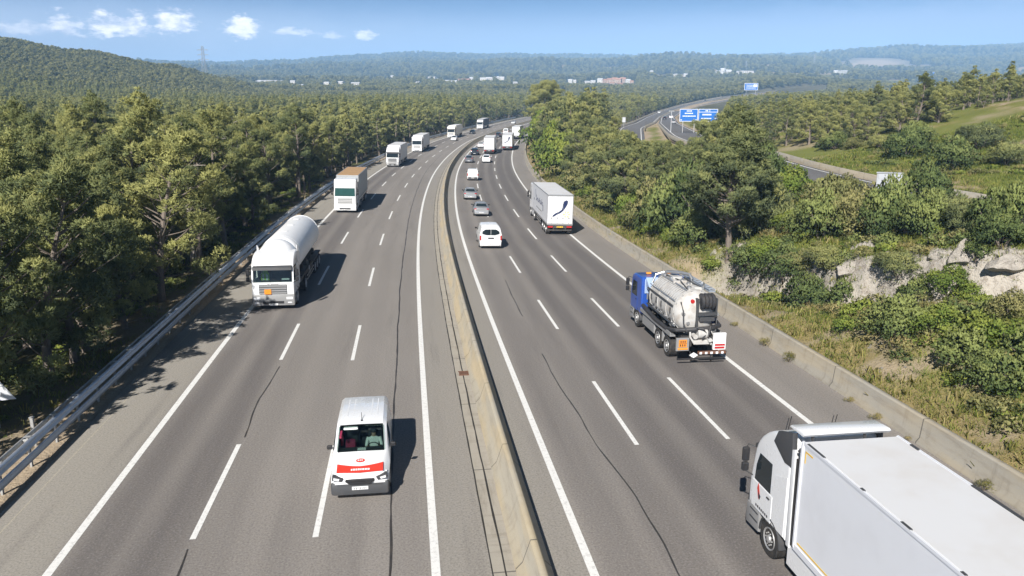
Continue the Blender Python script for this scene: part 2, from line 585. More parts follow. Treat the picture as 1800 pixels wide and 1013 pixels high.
M['pine'] = leaf_mat('pine_needles', (0.115, 0.145, 0.085), (0.255, 0.285, 0.125), (0.47, 0.465, 0.18), hue_var=.8)
M['pine_far'] = leaf_mat('distant_pine', (0.080, 0.100, 0.060), (0.180, 0.190, 0.095), (0.33, 0.32, 0.14), hue_var=1.0)
M['bush_dark'] = leaf_mat('dark_leaves', (0.070, 0.105, 0.048), (0.165, 0.215, 0.080), (0.32, 0.36, 0.125), hue_var=.7)
M['bush_green'] = leaf_mat('green_leaves', (0.085, 0.142, 0.035), (0.192, 0.263, 0.060), (0.355, 0.398, 0.092))
M['bush_olive'] = leaf_mat('olive_leaves', (0.121, 0.133, 0.060), (0.248, 0.253, 0.106), (0.426, 0.391, 0.170))
M['dry'] = leaf_mat('dry_grass', (0.165, 0.170, 0.050), (0.335, 0.295, 0.105), (0.50, 0.41, 0.19), hue_var=1.0)
M['grass'] = leaf_mat('green_grass', (0.10, 0.145, 0.032), (0.215, 0.27, 0.055), (0.40, 0.39, 0.11), hue_var=.9)


def ground_mat():
    """attribute cover: r dry straw, g green, b bare soil and rock"""
    m, t, b = principled('ground')
    tc = t.n('ShaderNodeTexCoord')
    at = t.n('ShaderNodeAttribute', attribute_name='cover')
    sep = t.n('ShaderNodeSeparateColor')
    t.put(sep.inputs[0], at.outputs['Color'])
    P = tc.outputs['Object']
    n1 = t.noise(P, .35, 6, .65)
    n2 = t.noise(P, 2.2, 5, .65)
    n3 = t.noise(P, 9.0, 3, .6)
    nb = t.noise(P, .012, 5, .6)
    litter = t.mix(n2, (.055, .05, .032), (.12, .10, .06))
    far = t.mix(t.ramp(nb, .4, .62), (.075, .085, .042), (.16, .15, .085))
    c = t.mix(t.ramp(n1, .3, .7), litter, far)
    c = t.mix(t.m('MULTIPLY', sep.outputs[1], t.m('ADD', .6, n2), clamp=True), c, t.mix(n3, (.10, .13, .03), (.22, .22, .06)))
    c = t.mix(t.m('MULTIPLY', sep.outputs[0], t.m('ADD', .55, n2), clamp=True), c, t.mix(n3, (.20, .16, .06), (.38, .29, .14)))
    c = t.mix(t.m('MULTIPLY', sep.outputs[2], t.m('ADD', .6, n2), clamp=True), c, t.mix(n3, (.27, .20, .13), (.46, .38, .28)))
    # bared limestone of the road cut
    wv = t.n('ShaderNodeTexNoise')
    wv.inputs['Scale'].default_value = 1.6
    wv.inputs['Detail'].default_value = 5
    t.put(wv.inputs['Vector'], P)
    wm_ = t.n('ShaderNodeVectorMath', operation='MULTIPLY_ADD')
    t.put(wm_.inputs[0], wv.outputs['Color'])
    wm_.inputs[1].default_value = (1.3, 1.3, 2.6)
    t.put(wm_.inputs[2], P)
    vo = t.n('ShaderNodeTexVoronoi', feature='DISTANCE_TO_EDGE')
    vo.inputs['Scale'].default_value = 1.1
    t.put(vo.inputs[0], wm_.outputs[0])
    rk = t.mix(t.ramp(n1, .35, .65), (.44, .40, .345), (.30, .275, .24))
    rk = t.mix(t.m('MULTIPLY', t.ramp(n2, .5, .72), .75), rk, (.20, .16, .12))
    rk = t.mix(t.m('MULTIPLY', t.ramp(vo.outputs[0], .05, .0), .5), rk, (.13, .10, .08))
    rw = t.m('MULTIPLY', at.outputs['Alpha'], t.ramp(t.m('ADD', at.outputs['Alpha'], t.m('MULTIPLY', t.m('SUBTRACT', n1, .5), 1.4)), .3, .62), clamp=True)
    c = t.mix(rw, c, rk)
    t.put(b.inputs['Base Color'], c)
    b.inputs['Roughness'].default_value = .95
    b.inputs['Specular IOR Level'].default_value = .1
    bump = t.n('ShaderNodeBump')
    bump.inputs['Strength'].default_value = .7
    bump.inputs['Distance'].default_value = .16
    t.put(bump.inputs['Height'], t.m('ADD', n2, t.m('MULTIPLY', n3, .5)))
    t.put(b.inputs['Normal'], bump.outputs[0])
    return m


M['ground'] = ground_mat()


def rock_mat():
    m, t, b = principled('limestone')
    tc = t.n('ShaderNodeTexCoord')
    P = tc.outputs['Object']
    n = t.noise(P, 1.4, 7, .7)
    n2 = t.noise(P, 5.0, 5, .7)
    wv = t.n('ShaderNodeTexNoise')
    wv.inputs['Scale'].default_value = 1.8
    t.put(wv.inputs['Vector'], P)
    wm_ = t.n('ShaderNodeVectorMath', operation='MULTIPLY_ADD')
    t.put(wm_.inputs[0], wv.outputs['Color'])
    wm_.inputs[1].default_value = (1.2, 1.2, 2.4)
    t.put(wm_.inputs[2], P)
    vo = t.n('ShaderNodeTexVoronoi', feature='DISTANCE_TO_EDGE')
    vo.inputs['Scale'].default_value = 1.3
    t.put(vo.inputs[0], wm_.outputs[0])
    c = t.mix(t.ramp(n, .35, .68), (.44, .40, .345), (.30, .275, .24))
    c = t.mix(t.m('MULTIPLY', t.ramp(n2, .5, .75), .6), c, (.24, .19, .15))
    c = t.mix(t.m('MULTIPLY', t.ramp(vo.outputs[0], .045, .0), .45), c, (.15, .12, .10))
    t.put(b.inputs['Base Color'], c)
    b.inputs['Roughness'].default_value = .95
    bump = t.n('ShaderNodeBump')
    bump.inputs['Strength'].default_value = .9
    bump.inputs['Distance'].default_value = .15
    t.put(bump.inputs['Height'], t.m('ADD', n, n2))
    t.put(b.inputs['Normal'], bump.outputs[0])
    return m


M['rock'] = rock_mat()

# ================================================================ road geometry (surveyed)
PHI = 0.1365
_SK = np.array([0, 40, 80, 120, 160, 200, 240, 280, 320, 360, 420, 500.])
_K = np.array([-.089, .353, 1.097, .741, 1.3, .856, 1.329, .887, .338, .055, -.071, -.166]) * 1e-3
_Z = np.array([-.05, -.02, .05, .326, .55, 1.236, 2.037, 2.477, 3.216, 4.151, 5.089, 6.02])
_E = np.array([-.2, .352, 2.357, 3.069, 2.187, .774, .097, -.083, -.089, -.053, -.019, .005]) * 1e-2


def _smooth(xk, yk, x):
    k = np.hanning(41)
    k /= k.sum()
    return np.convolve(np.pad(np.interp(x, xk, yk), 20, 'edge'), k, 'valid')


RS = np.arange(-60, 621, 1.0)
_s0 = np.arange(0, 500.5, 1.0)
_hd = -PHI + np.cumsum(_smooth(_SK, _K, _s0))
RH = np.interp(RS, _s0, _hd)
_ix = 60
RX = np.cumsum(np.sin(RH))
RY = np.cumsum(np.cos(RH))
RX -= RX[_ix]
RY -= RY[_ix]
RZ = np.interp(RS, _s0, _smooth(_SK, _Z, _s0))
RE = np.interp(RS, _s0, _smooth(_SK, _E, _s0))


def road_pt(s, u, dz=0.0):
    """point(s) u metres right of the survey line, s metres along it"""
    s, u = np.broadcast_arrays(np.asarray(s, float), np.asarray(u, float))
    hd = np.interp(s, RS, RH)
    x = np.interp(s, RS, RX) + u * np.cos(hd)
    y = np.interp(s, RS, RY) - u * np.sin(hd)
    z = np.interp(s, RS, RZ) - np.interp(s, RS, RE) * np.clip(u, -13, 19) + dz
    return np.stack([x, y, z], -1)


def road_su(x, y):
    x, y = np.asarray(x, float), np.asarray(y, float)
    so, uo = np.empty(x.shape), np.empty(x.shape)
    xr, yr = RX[::3], RY[::3]
    for i in range(0, len(x), 20000):
        a, b = x[i:i + 20000], y[i:i + 20000]
        d = (a[:, None] - xr[None]) ** 2 + (b[:, None] - yr[None]) ** 2
        j = d.argmin(1) * 3
        sh, ch = np.sin(RH[j]), np.cos(RH[j])
        dx, dy = a - RX[j], b - RY[j]
        so[i:i + 20000] = RS[j] + dx * sh + dy * ch
        uo[i:i + 20000] = dx * ch - dy * sh
    return so, uo


def sstep(a, b, x):
    t = np.clip((x - a) / (b - a), 0, 1)
    return t * t * (3 - 2 * t)


def vnoise(x, y, seed=0):
    xi, yi = np.floor(x).astype(np.int64), np.floor(y).astype(np.int64)
    xf, yf = x - xi, y - yi

    def h(a, b):
        n = (a * 374761393 + b * 668265263 + seed * 974634777) & 0xffffffff
        n = ((n ^ (n >> 13)) * 1274126177) & 0xffffffff
        return ((n ^ (n >> 16)) & 0xffff) / 65535.0
    u, v = xf * xf * (3 - 2 * xf), yf * yf * (3 - 2 * yf)
    return (h(xi, yi) * (1 - u) + h(xi + 1, yi) * u) * (1 - v) + (h(xi, yi + 1) * (1 - u) + h(xi + 1, yi + 1) * u) * v


def fbm(x, y, oct=4, seed=0):
    s, a, f = 0, .5, 1.0
    for i in range(oct):
        s = s + a * vnoise(x * f, y * f, seed + i)
        a *= .5
        f *= 2.03
    return s / (1 - .5 ** oct) * 2 - 1      # about -1..1


# the second road, climbing away on the right: two carriageways (x, y, z)
RAMP1 = np.array([(58, 8, 3.6), (50, 22, 3.9), (42, 38, 4.2), (36, 54, 4.4), (33, 70, 4.65), (31.8, 89, 5.0), (34, 120, 5.5), (38, 167, 6.0), (42.5, 195, 6.05),
                  (61, 306, 6.1), (87, 440, 6.8), (130, 612, 10.2), (160, 696, 13.2), (216, 818, 18.5), (276, 932, 25), (352, 1066, 31.5)])
RAMP2 = np.array([(22, 150, 3.9), (38, 250, 5.7), (51.8, 307, 6.1), (79, 440, 6.8), (107.8, 557, 9), (152, 697, 13.6), (198, 811, 18.5), (255, 923, 25), (334, 1060, 31.5),
                  (410, 1182, 37), (530, 1366, 48)])


def dense(path, step=3.0):
    d = np.r_[0, np.cumsum(np.linalg.norm(np.diff(path[:, :2], axis=0), axis=1))]
    t = np.arange(0, d[-1], step)
    P = np.stack([np.interp(t, d, path[:, i]) for i in range(3)], 1)
    k = np.hanning(13)
    k /= k.sum()
    for i in range(3):
        P[:, i] = np.convolve(np.pad(P[:, i], 6, 'reflect', reflect_type='odd'), k, 'valid')
    return P


RP1, RP2 = dense(RAMP1), dense(RAMP2)


def path_near(P, x, y):
    dm, zm = np.empty(x.shape), np.empty(x.shape)
    for i in range(0, len(x), 20000):
        d = (x[i:i + 20000, None] - P[None, :, 0]) ** 2 + (y[i:i + 20000, None] - P[None, :, 1]) ** 2
        j = d.argmin(1)
        dm[i:i + 20000] = np.sqrt(d[np.arange(len(j)), j])
        zm[i:i + 20000] = P[j, 2]
    return dm, zm


# heights of the land right of the motorway: thin-plate spline through surveyed spots
def _right_anchors():
    A = []
    for s in range(-20, 320, 20):
        p = road_pt(s, 19.0)
        A.append((p[0], p[1], p[2] + .45))
    for s, u, z in ((5, 23, 2.2), (5, 28, 4.0), (20, 22, 1.6), (20, 26, 3.4), (20, 31, 5.0), (35, 22, 1.5), (35, 25.5, 3.0), (36, 29, 5.1), (48, 22, 1.6), (48, 26, 3.2), (50, 30, 4.9),
                    (62, 22.5, 1.9), (62, 27, 3.6), (62, 32, 4.6), (80, 24, 1.3), (80, 30, 3.0), (80, 36, 4.7), (100, 26, 1.3), (120, 28, 2.2), (150, 30, 3.2), (200, 32, 4.2), (250, 34, 4.8), (300, 40, 5.2)):
        p = road_pt(s, u)
        A.append((p[0], p[1], z))
    for i in range(0, 110, 7):
        if RP1[i, 1] < 330:
            A.append(tuple(RP1[i]))
    A += [(45, 78, 5.3), (52, 86, 6.6), (60, 92, 8.9), (66, 96, 10.6), (60, 66, 7.4), (72, 80, 11.0), (85, 115, 14.5), (50, 108, 6.8), (62, 130, 9.5), (92, 150, 13), (58, 180, 7.5), (80, 220, 9.5),
          (110, 300, 9), (160, 300, 10), (220, 300, 13), (120, 60, 16), (150, 150, 17), (220, 150, 19), (130, 20, 14), (70, 40, 7.0), (85, 15, 9), (30, 300, 4.5), (60, 400, 6.3), (150, 400, 9)]
    return np.array(A)


_A = _right_anchors()


def _phi(r2):
    return np.where(r2 > 1e-9, r2 * np.log(np.maximum(r2, 1e-9)) * .5, 0)


_n = len(_A)
_Kmat = _phi(((_A[:, None, :2] - _A[None, :, :2]) ** 2).sum(-1)) + np.eye(_n) * 40.0
_P = np.c_[np.ones(_n), _A[:, :2]]
_W = np.linalg.solve(np.block([[_Kmat, _P], [_P.T, np.zeros((3, 3))]]), np.r_[_A[:, 2], 0, 0, 0])


def right_land(x, y):
    o = np.empty(len(x))
    for i in range(0, len(x), 20000):
        a, b = x[i:i + 20000], y[i:i + 20000]
        r2 = (a[:, None] - _A[None, :, 0]) ** 2 + (b[:, None] - _A[None, :, 1]) ** 2
        o[i:i + 20000] = _phi(r2) @ _W[:_n] + _W[_n] + _W[_n + 1] * a + _W[_n + 2] * b
    return o


# far land: apparent height in the photograph of the ground at a set of distances, by bearing
_FPX = np.array([-300, 0, 150, 300, 400, 450, 600, 750, 900, 1050, 1200, 1350, 1500, 1650, 1800, 2100.])
_FT = np.array([250, 400, 550, 700, 900, 1200, 1600, 2000, 2600, 3300, 4500, 5600.])
_FY = np.array([
    [240, 240, 240, 240, 240, 240, 240, 240, 240, 236, 234, 230, 225, 215, 200, 190],
    [205, 212, 214, 214, 214, 214, 213, 213, 214, 211, 208, 206, 202, 196, 190, 180],
    [160, 172, 184, 192, 196, 198, 197, 196, 196, 197, 199, 196, 194, 192, 188, 180],
    [105, 122, 146, 165, 178, 183, 183, 182, 183, 185, 186, 183, 184, 184, 182, 178],
    [62, 78, 102, 126, 150, 166, 172, 172, 172, 172, 171, 168, 172, 174, 175, 172],
    [85, 98, 118, 140, 156, 161, 161, 160, 160, 160, 158, 152, 158, 162, 166, 165],
    [120, 125, 135, 145, 150, 152, 151, 150, 150, 150, 146, 140, 146, 150, 154, 150],
    [132, 133, 134, 138, 141, 142, 142, 140, 139, 141, 134, 128, 132, 134, 136, 130],
    [130, 132, 132, 132, 132, 132, 132, 128, 122, 122, 112, 108, 118, 122, 119, 117],
    [126, 126, 126, 126, 127, 127, 126, 122, 117, 118, 115, 110, 99, 98, 99, 97],
    [116, 116, 116, 116, 116, 115, 111, 104, 106, 104, 106, 107, 104, 96, 88, 82],
    [125, 125, 125, 125, 125, 125, 120, 115, 112, 112, 112, 112, 110, 105, 98, 92]], float)
_cs, _sn = math.cos(R(CAM_TILT)), math.sin(R(CAM_TILT))


def _far_z(px, t):
    # bilinear in (bearing, log distance)
    lt = np.log(t)
    ft = np.log(_FT)
    i = np.clip(np.searchsorted(ft, lt) - 1, 0, len(ft) - 2)
    j = np.clip(np.searchsorted(_FPX, px) - 1, 0, len(_FPX) - 2)
    a = np.clip((lt - ft[i]) / (ft[i + 1] - ft[i]), 0, 1)
    b = np.clip((px - _FPX[j]) / (_FPX[j + 1] - _FPX[j]), 0, 1)
    b = b * b * (3 - 2 * b)

    def Z(ii, jj):
        return CAM_H + _FT[ii] * (-_sn + _cs * (CY - _FY[ii, jj]) / F_PX)
    return (Z(i, j) * (1 - b) + Z(i, j + 1) * b) * (1 - a) + (Z(i + 1, j) * (1 - b) + Z(i + 1, j + 1) * b) * a


CLIFF = np.array([(14.0, 58), (15.9, 53), (19.3, 45), (21.5, 40.5), (23.6, 38.4), (26.0, 36.6), (31, 31), (36, 24)])


def cliff_dist(x, y):
    """signed distance to the foot line of the rock cut (+ up the bank) and its strength along the line"""
    P, Q = CLIFF[:-1], CLIFF[1:]
    best = np.full(len(x), 1e9)
    sg = np.ones(len(x))
    tt = np.zeros(len(x))
    for k, (p, q) in enumerate(zip(P, Q)):
        d = q - p
        L2 = (d ** 2).sum()
        t = np.clip(((x - p[0]) * d[0] + (y - p[1]) * d[1]) / L2, 0, 1)
        dx, dy = x - p[0] - t * d[0], y - p[1] - t * d[1]
        r = np.hypot(dx, dy)
        m = r < best
        best[m] = r[m]
        sg[m] = np.sign(d[1] * -dx[m] + d[0] * dy[m])
        tt[m] = (k + t)[m]
    return best * sg, sstep(0, 1.0, tt) * (1 - sstep(6, 7, tt))


def land(x, y, detail=True):
    """ground height and the cover mix (dry, green, bare) at any spot"""
    x, y = np.asarray(x, float).ravel(), np.asarray(y, float).ravel()
    n = len(x)
    z = np.zeros(n)
    cover = np.zeros((n, 4), np.float32)
    cover[:, 3] = 0
    t = np.maximum(y, 5.0) / 1.03
    px = CX + F_PX * x / t
    far = np.maximum(y, 0) > 215
    if far.any():
        z[far] = _far_z(px[far], np.maximum(t[far], 250)) + fbm(x[far] / 260, y[far] / 260, 4, 3) * np.clip((t[far] - 300) * .006, 0, 9) + fbm(x[far] / 620, y[far] / 380, 3, 44) * np.clip((t[far] - 1300) * .016, 0, 34)
    near = y < 620
    xn, yn = x[near], y[near]
    s, u = road_su(xn, yn)
    zr = np.interp(s, RS, RZ) - np.interp(s, RS, RE) * np.clip(u, -13, 19)
    zl = zr + np.interp(-u, [12.5, 13.3, 16, 21, 40, 100, 200], [-.06, -.10, -.35, -1.0, -1.5, -1.3, 1.0])
    zrt = right_land(xn, yn)
    wn = 1 - sstep(230, 400, yn)
    zn = np.where(u < 3, zl, zrt)
    zn = zn * wn + np.where(far[near], z[near], 0) * (1 - wn)
    bump = np.zeros(len(xn))
    if detail:
        bump = fbm(xn / 5.5, yn / 5.5, 4, 9) * .35 + fbm(xn / 1.3, yn / 1.3, 2, 5) * .07
        bump *= np.where(u < 3, sstep(12.9, 18, -u), sstep(18.9, 22, u))
    zn = zn + bump
    # the rock cut: a steep bared face part-way up the right bank
    dc, lc = cliff_dist(xn, yn)
    dcn = dc + .7 * fbm(xn / 2.3, yn / 2.3, 3, 70)
    zn = zn - 3.1 * (1 - sstep(-.5, .55, dcn)) * (1 - sstep(0, 6.0, -dc)) * lc * (u > 18.9)
    rockw = lc * (1 - sstep(1.0, 2.1, np.abs(dcn + .15))) * (u > 20)
    zn = zn + rockw * (fbm(xn / .9, yn / .9, 3, 71) * .34 + np.abs(fbm(xn / 1.9, yn / 1.9, 2, 72)) * .5)
    cover[near, 3] = rockw
    # motorway corridor sits below the carriageway sheet
    inside = (s > -55) & (s < 560)
    wc = np.where(u < 3, 1 - sstep(12.35, 12.95, -u), 1 - sstep(18.45, 18.9, u)) * inside
    # further on, the verges follow the road for a while
    wv = np.where(u < 3, 1 - sstep(14, 45, -u), 1 - sstep(19, 26, u)) * sstep(200, 300, s) * inside
    zn = zn * (1 - wv) + (zr + .1) * wv
    zn = zn * (1 - wc) + (zr - .4) * wc
    z[near] = zn
    # second road on a bench
    m2 = (y < 1400) & (x > 10)
    if m2.any():
        for P in (RP1, RP2):
            d, zp = path_near(P, x[m2], y[m2])
            w = 1 - sstep(4.2, 15, d)
            z[m2] = z[m2] * (1 - w) + (zp - .18) * w
            cover[m2, 2] += 1.0 * (1 - sstep(4.0, 6.5, d + 1.5 * fbm(x[m2] / 4, y[m2] / 4, 2, 8)))
    # ------------- what grows or lies there
    nz = fbm(xn / 4.2, yn / 4.2, 4, 21)
    nz2 = fbm(xn / 11, yn / 11, 3, 33)
    dry = np.zeros(len(xn))
    grn = np.zeros(len(xn))
    bare = np.zeros(len(xn))
    rt = (u > 18.4) & (yn < 330)
    dry += rt * (1 - sstep(19.5, 25, u + 2.5 * nz)) * .8 * (1 - .6 * sstep(.1, .5, fbm(xn / 1.9, yn / 1.9, 3, 81)))
    grn += rt * sstep(19.2, 22.5, u + 3 * nz2) * (1 - sstep(.25, .6, nz2)) * .9
    bare += rt * sstep(.30, .55, nz) * .7 + rt * (u < 24) * sstep(.15, .5, fbm(xn / 1.9, yn / 1.9, 3, 81)) * .6
    slope = rt & (xn > 34)
    grn += slope * (.55 + .5 * nz2)
    dry += slope * sstep(-.1, .5, nz) * .6
    bare += slope * sstep(.25, .5, nz2) * .6
    lf = (u < -12.3) & (yn < 330)
    bare += lf * (1 - sstep(13.4, 15.0, -u + 1.2 * nz)) * 1.0
    bare += lf * (1 - sstep(14.5, 19.0, -u + 3.0 * nz2)) * .7
    dry += lf * (1 - sstep(14.0, 17, -u)) * sstep(-.1, .4, nz) * .6
    grn += lf * sstep(13.8, 15.5, -u) * (1 - sstep(17, 22, -u)) * sstep(.1, .6, nz2) * .6
    cover[near, 0] += dry
    cover[near, 1] += grn
    cover[near, 2] += bare
    # quarry scar and open fields far off
    fm = t > 1500
    if fm.any():
        q = np.exp(-(((px[fm] - 1530) / 48) ** 2 + ((t[fm] - 2950) / 260) ** 2)) * 1.5
        fl = sstep(-.02, .16, fbm(x[fm] / 120, y[fm] / 75, 3, 61)) * (1 - sstep(2300, 3200, t[fm]))
        cover[fm, 2] += np.clip(q + fbm(x[fm] / 40, y[fm] / 40, 2, 4) * .2 * q, 0, 1)
        cover[fm, 0] += fl * .9
        cover[fm, 2] += fl * .35
    return z, np.clip(cover, 0, 1)


def gz(x, y):
    return land(np.atleast_1d(x), np.atleast_1d(y))[0]


def make_ground():
    a = np.r_[np.linspace(-1.45, -.72, 70)[:-1], np.linspace(-.72, .72, 640), np.linspace(.72, 1.45, 70)[1:]]
    Y = [3.0]
    while Y[-1] < 6200:
        y = Y[-1]
        Y.append(y + max(.35, y * .0105))
    Y = np.array(Y)
    A, YY = np.meshgrid(a, Y)
    X = A * (YY + 6)
    V = np.stack([X.ravel(), YY.ravel(), np.zeros(X.size)], 1)
    z, cov = land(V[:, 0], V[:, 1])
    V[:, 2] = z
    na, ny = len(a), len(Y)
    i = np.arange(na * ny).reshape(ny, na)
    F = np.stack([i[:-1, :-1], i[:-1, 1:], i[1:, 1:], i[1:, :-1]], -1).reshape(-1, 4)
    me = np_mesh('terrain', V, F, smooth=True, attrs={'cover': ('POINT', 'FLOAT_COLOR', cov)})
    tag(link('terrain', me, M['ground']), kind='structure')


make_ground()


# ---------------------------------------------------------------- swept shapes
def sweep(path, prof, closed=False, uvscale=1.0):
    """path: (n,3) points + right vectors; prof: list of (offset right, offset up)"""
    P, Rt, sl = path
    n, k = len(P), len(prof)
    pr = np.array(prof, float)
    V = P[:, None, :] + Rt[:, None, :] * pr[None, :, :1] + np.array([0, 0, 1.0]) * pr[None, :, 1:]
    V = V.reshape(-1, 3)
    d = np.r_[0, np.cumsum(np.linalg.norm(np.diff(pr, axis=0), axis=1))]
    UV = np.stack(np.broadcast_arrays(d[None, :], sl[:, None]), -1).reshape(-1, 2)
    i = np.arange(n * k).reshape(n, k)
    j = np.c_[i, i[:, :1]] if closed else i
    F = np.stack([j[:-1, :-1], j[1:, :-1], j[1:, 1:], j[:-1, 1:]], -1).reshape(-1, 4)
    return V, F, UV


def road_path(s, u, dz=0):
    hd = np.interp(s, RS, RH)
    P = road_pt(s, u, dz)
    Rt = np.stack([np.cos(hd), -np.sin(hd), np.zeros(len(s))], 1)
    return P, Rt, s


def poly_path(P):
    d = np.gradient(P[:, :2], axis=0)
    d /= np.linalg.norm(d, axis=1)[:, None]
    Rt = np.stack([d[:, 1], -d[:, 0], np.zeros(len(P))], 1)
    s = np.r_[0, np.cumsum(np.linalg.norm(np.diff(P[:, :2], axis=0), axis=1))]
    return P, Rt, s


def capped(V, F, k, n):
    return V, F


def join(parts):
    Vs, Fs, Us, o = [], [], [], 0
    for V, F, U in parts:
        Vs.append(V)
        Fs.append(F + o)
        Us.append(U)
        o += len(V)
    return np.concatenate(Vs), np.concatenate(Fs), np.concatenate(Us)


def road_sheet(s, us, dz):
    """sheet with explicit cross offsets; uv in metres (u, s)"""
    S_, U_ = np.meshgrid(s, us, indexing='ij')
    V = road_pt(S_, U_, 0)
    V[..., 2] += np.broadcast_to(np.asarray(dz), U_.shape)
    V = V.reshape(-1, 3)
    UV = np.stack([U_.ravel(), S_.ravel()], 1)
    i = np.arange(S_.size).reshape(S_.shape)
    F = np.stack([i[:-1, :-1], i[:-1, 1:], i[1:, 1:], i[1:, :-1]], -1).reshape(-1, 4)
    return V, F, UV


S_ROAD = np.arange(-50, 600.1, 2.0)
us = np.array([-12.75, -12.55, -9, -6, -3, 0, 3, 6, 9, 12, 15, 17, 18.5])
V, F, UV = road_sheet(S_ROAD, us, np.where(us < -12.6, -.25, 0.0))
tag(link('motorway_road', np_mesh('motorway_road', V, F, uv=UV, smooth=True), M['asphalt']), kind='structure')

# painted lines
parts = []
for u in (-9.72, .47, 4.62, 15.42):
    parts.append(road_sheet(S_ROAD, np.array([u - .12, u + .12]), .006))
for u, s0, per, ln in ((-6.37, 4.7, 16.1, 6.4), (-2.9, 4.5, 15.95, 6.2), (8.09, 9.9, 15.35, 6.8), (11.62, 9.9, 15.4, 6.8)):
    for k in range(36):
        a = s0 + k * per
        parts.append(road_sheet(np.linspace(a, a + ln, 5), np.array([u - .085, u + .085]), .006))
parts_ramp = []
for P, offs in ((RP1, (-3.0, 3.0)), (RP2, (-3.0, 3.0))):
    pth = poly_path(P)
    for o in offs:
        V, F, UV = sweep((P, pth[1], pth[2]), [(o - .1, .012), (o + .1, .012)])
        parts.append((V, F[:, ::-1], UV))
V, F, UV = join(parts)
tag(link('road_marking', np_mesh('road_marking', V, F, uv=UV), M['paint']), kind='structure')

# sealed cracks
CRACKS = [[(8, -.7), (18.3, -.73), (21.6, -.76), (28.7, -.79), (35.6, -.76), (43.8, -.78), (54.6, -.76), (68.6, -.71), (91.4, -.8), (116.3, -.93), (146.6, -1.26), (190, -1.4)],
          [(27.8, -6.29), (29.4, -6.39), (31.9, -6.46), (33.8, -6.35), (36.3, -6.24)], [(20.7, -6.37), (19.8, -6.32), (19.1, -6.27), (14, -6.3)],
          [(36.7, 6.46), (33.9, 6.44), (30.9, 6.47), (28.0, 6.59), (25.3, 6.62), (23.3, 6.81), (21.6, 6.91), (20.1, 6.9), (18.8, 6.92), (17.3, 6.81), (12, 6.9)],
          [(53.6, 6.68), (48.7, 6.56), (45.7, 6.53), (43.5, 6.54)]]
parts = []
for ci, c in enumerate(CRACKS):
    c = sorted(c)
    s = np.arange(c[0][0], c[-1][0], .45)
    u = np.interp(s, [q[0] for q in c], [q[1] for q in c]) + fbm(s / 2.2, s * 0 + ci * 7.3, 3, 2) * .05
    w = (.026 if ci else .034) * (1 + .55 * fbm(s / .9, s * 0 + ci * 3.1, 2, 6))
    V = np.stack([road_pt(s, u - w, .004), road_pt(s, u + w, .004)], 1).reshape(-1, 3)
    i = np.arange(len(s) * 2).reshape(-1, 2)
    parts.append((V, np.stack([i[:-1, 0], i[:-1, 1], i[1:, 1], i[1:, 0]], -1), np.zeros((len(V), 2))))
V, F, UV = join(parts)
tag(link('road_crack', np_mesh('road_crack', V, F, uv=UV), M['tar']), kind='structure')

# drain channel beside the median barrier: pale concrete strip with two dark slots
V, F, UV = join([road_sheet(S_ROAD, np.array([1.98, 2.30]), .005), road_sheet(S_ROAD, np.array([2.33, 2.62]), .005)])
tag(link('drain_channel', np_mesh('drain_channel', V, F, uv=UV), M['drain']), kind='structure')
s = np.arange(-40, 300, .7)
parts = []
for uc, wd in ((1.96, .022), (2.315, .028)):
    u = uc + fbm(s / 1.5, s * 0 + uc * 9, 3, 14) * .018
    w = wd * (1 + .6 * fbm(s / .8, s * 0 + uc, 2, 15))
    V = np.stack([road_pt(s, u - w, .008), road_pt(s, u + w, .008)], 1).reshape(-1, 3)
    i = np.arange(len(s) * 2).reshape(-1, 2)
    parts.append((V, np.stack([i[:-1, 0], i[:-1, 1], i[1:, 1], i[1:, 0]], -1), np.zeros((len(V), 2))))
V, F, UV = join(parts)
tag(link('drain_slot', np_mesh('drain_slot', V, F, uv=UV), M['slot']), kind='structure')

_g = MB()
for k in range(6):
    _g.box((-.2 + k * .08, 0, .02), (.035, .5, .03))
for k in (-.25, .25):
    _g.box((0, k, .02), (.5, .04, .034))
_g.box((0, 0, -.01), (.44, .46, .02))
gr = _g.build('drain_grate', M['rust'])
gr.location = road_pt(33.8, 2.36, .01)
gr.rotation_euler.z = -float(np.interp(33.8, RS, RH))
tag(gr, 'small square rusty drain grate in the strip beside the median barrier', 'drain grate')

# median barrier, New Jersey profile, sunlit on its left
MED = [(-.48, -.05), (-.48, .07), (-.30, .26), (-.10, .86), (-.085, .90), (.085, .90), (.10, .86), (.30, .26), (.48, .07), (.48, -.05)]
V, F, UV = sweep(road_path(np.arange(-45, 590, 1.5), 3.06), MED)
tag(link('median_barrier', np_mesh('median_barrier', V, F, uv=UV), M['concrete']),
    'long pale sloped concrete barrier between the two carriageways', 'barrier')
# right-hand low wall
WALL = [(-.26, -.05), (-.26, .06), (-.13, .22), (-.06, .92), (-.05, .95), (.20, .95), (.21, .90), (.24, -.3)]
V, F, UV = sweep(road_path(np.arange(-45, 330, 1.5), 18.58), WALL)
tag(link('roadside_wall', np_mesh('roadside_wall', V, F, uv=UV), M['concrete_grey']),
    'low grey weathered concrete wall along the right edge of the motorway', 'wall')


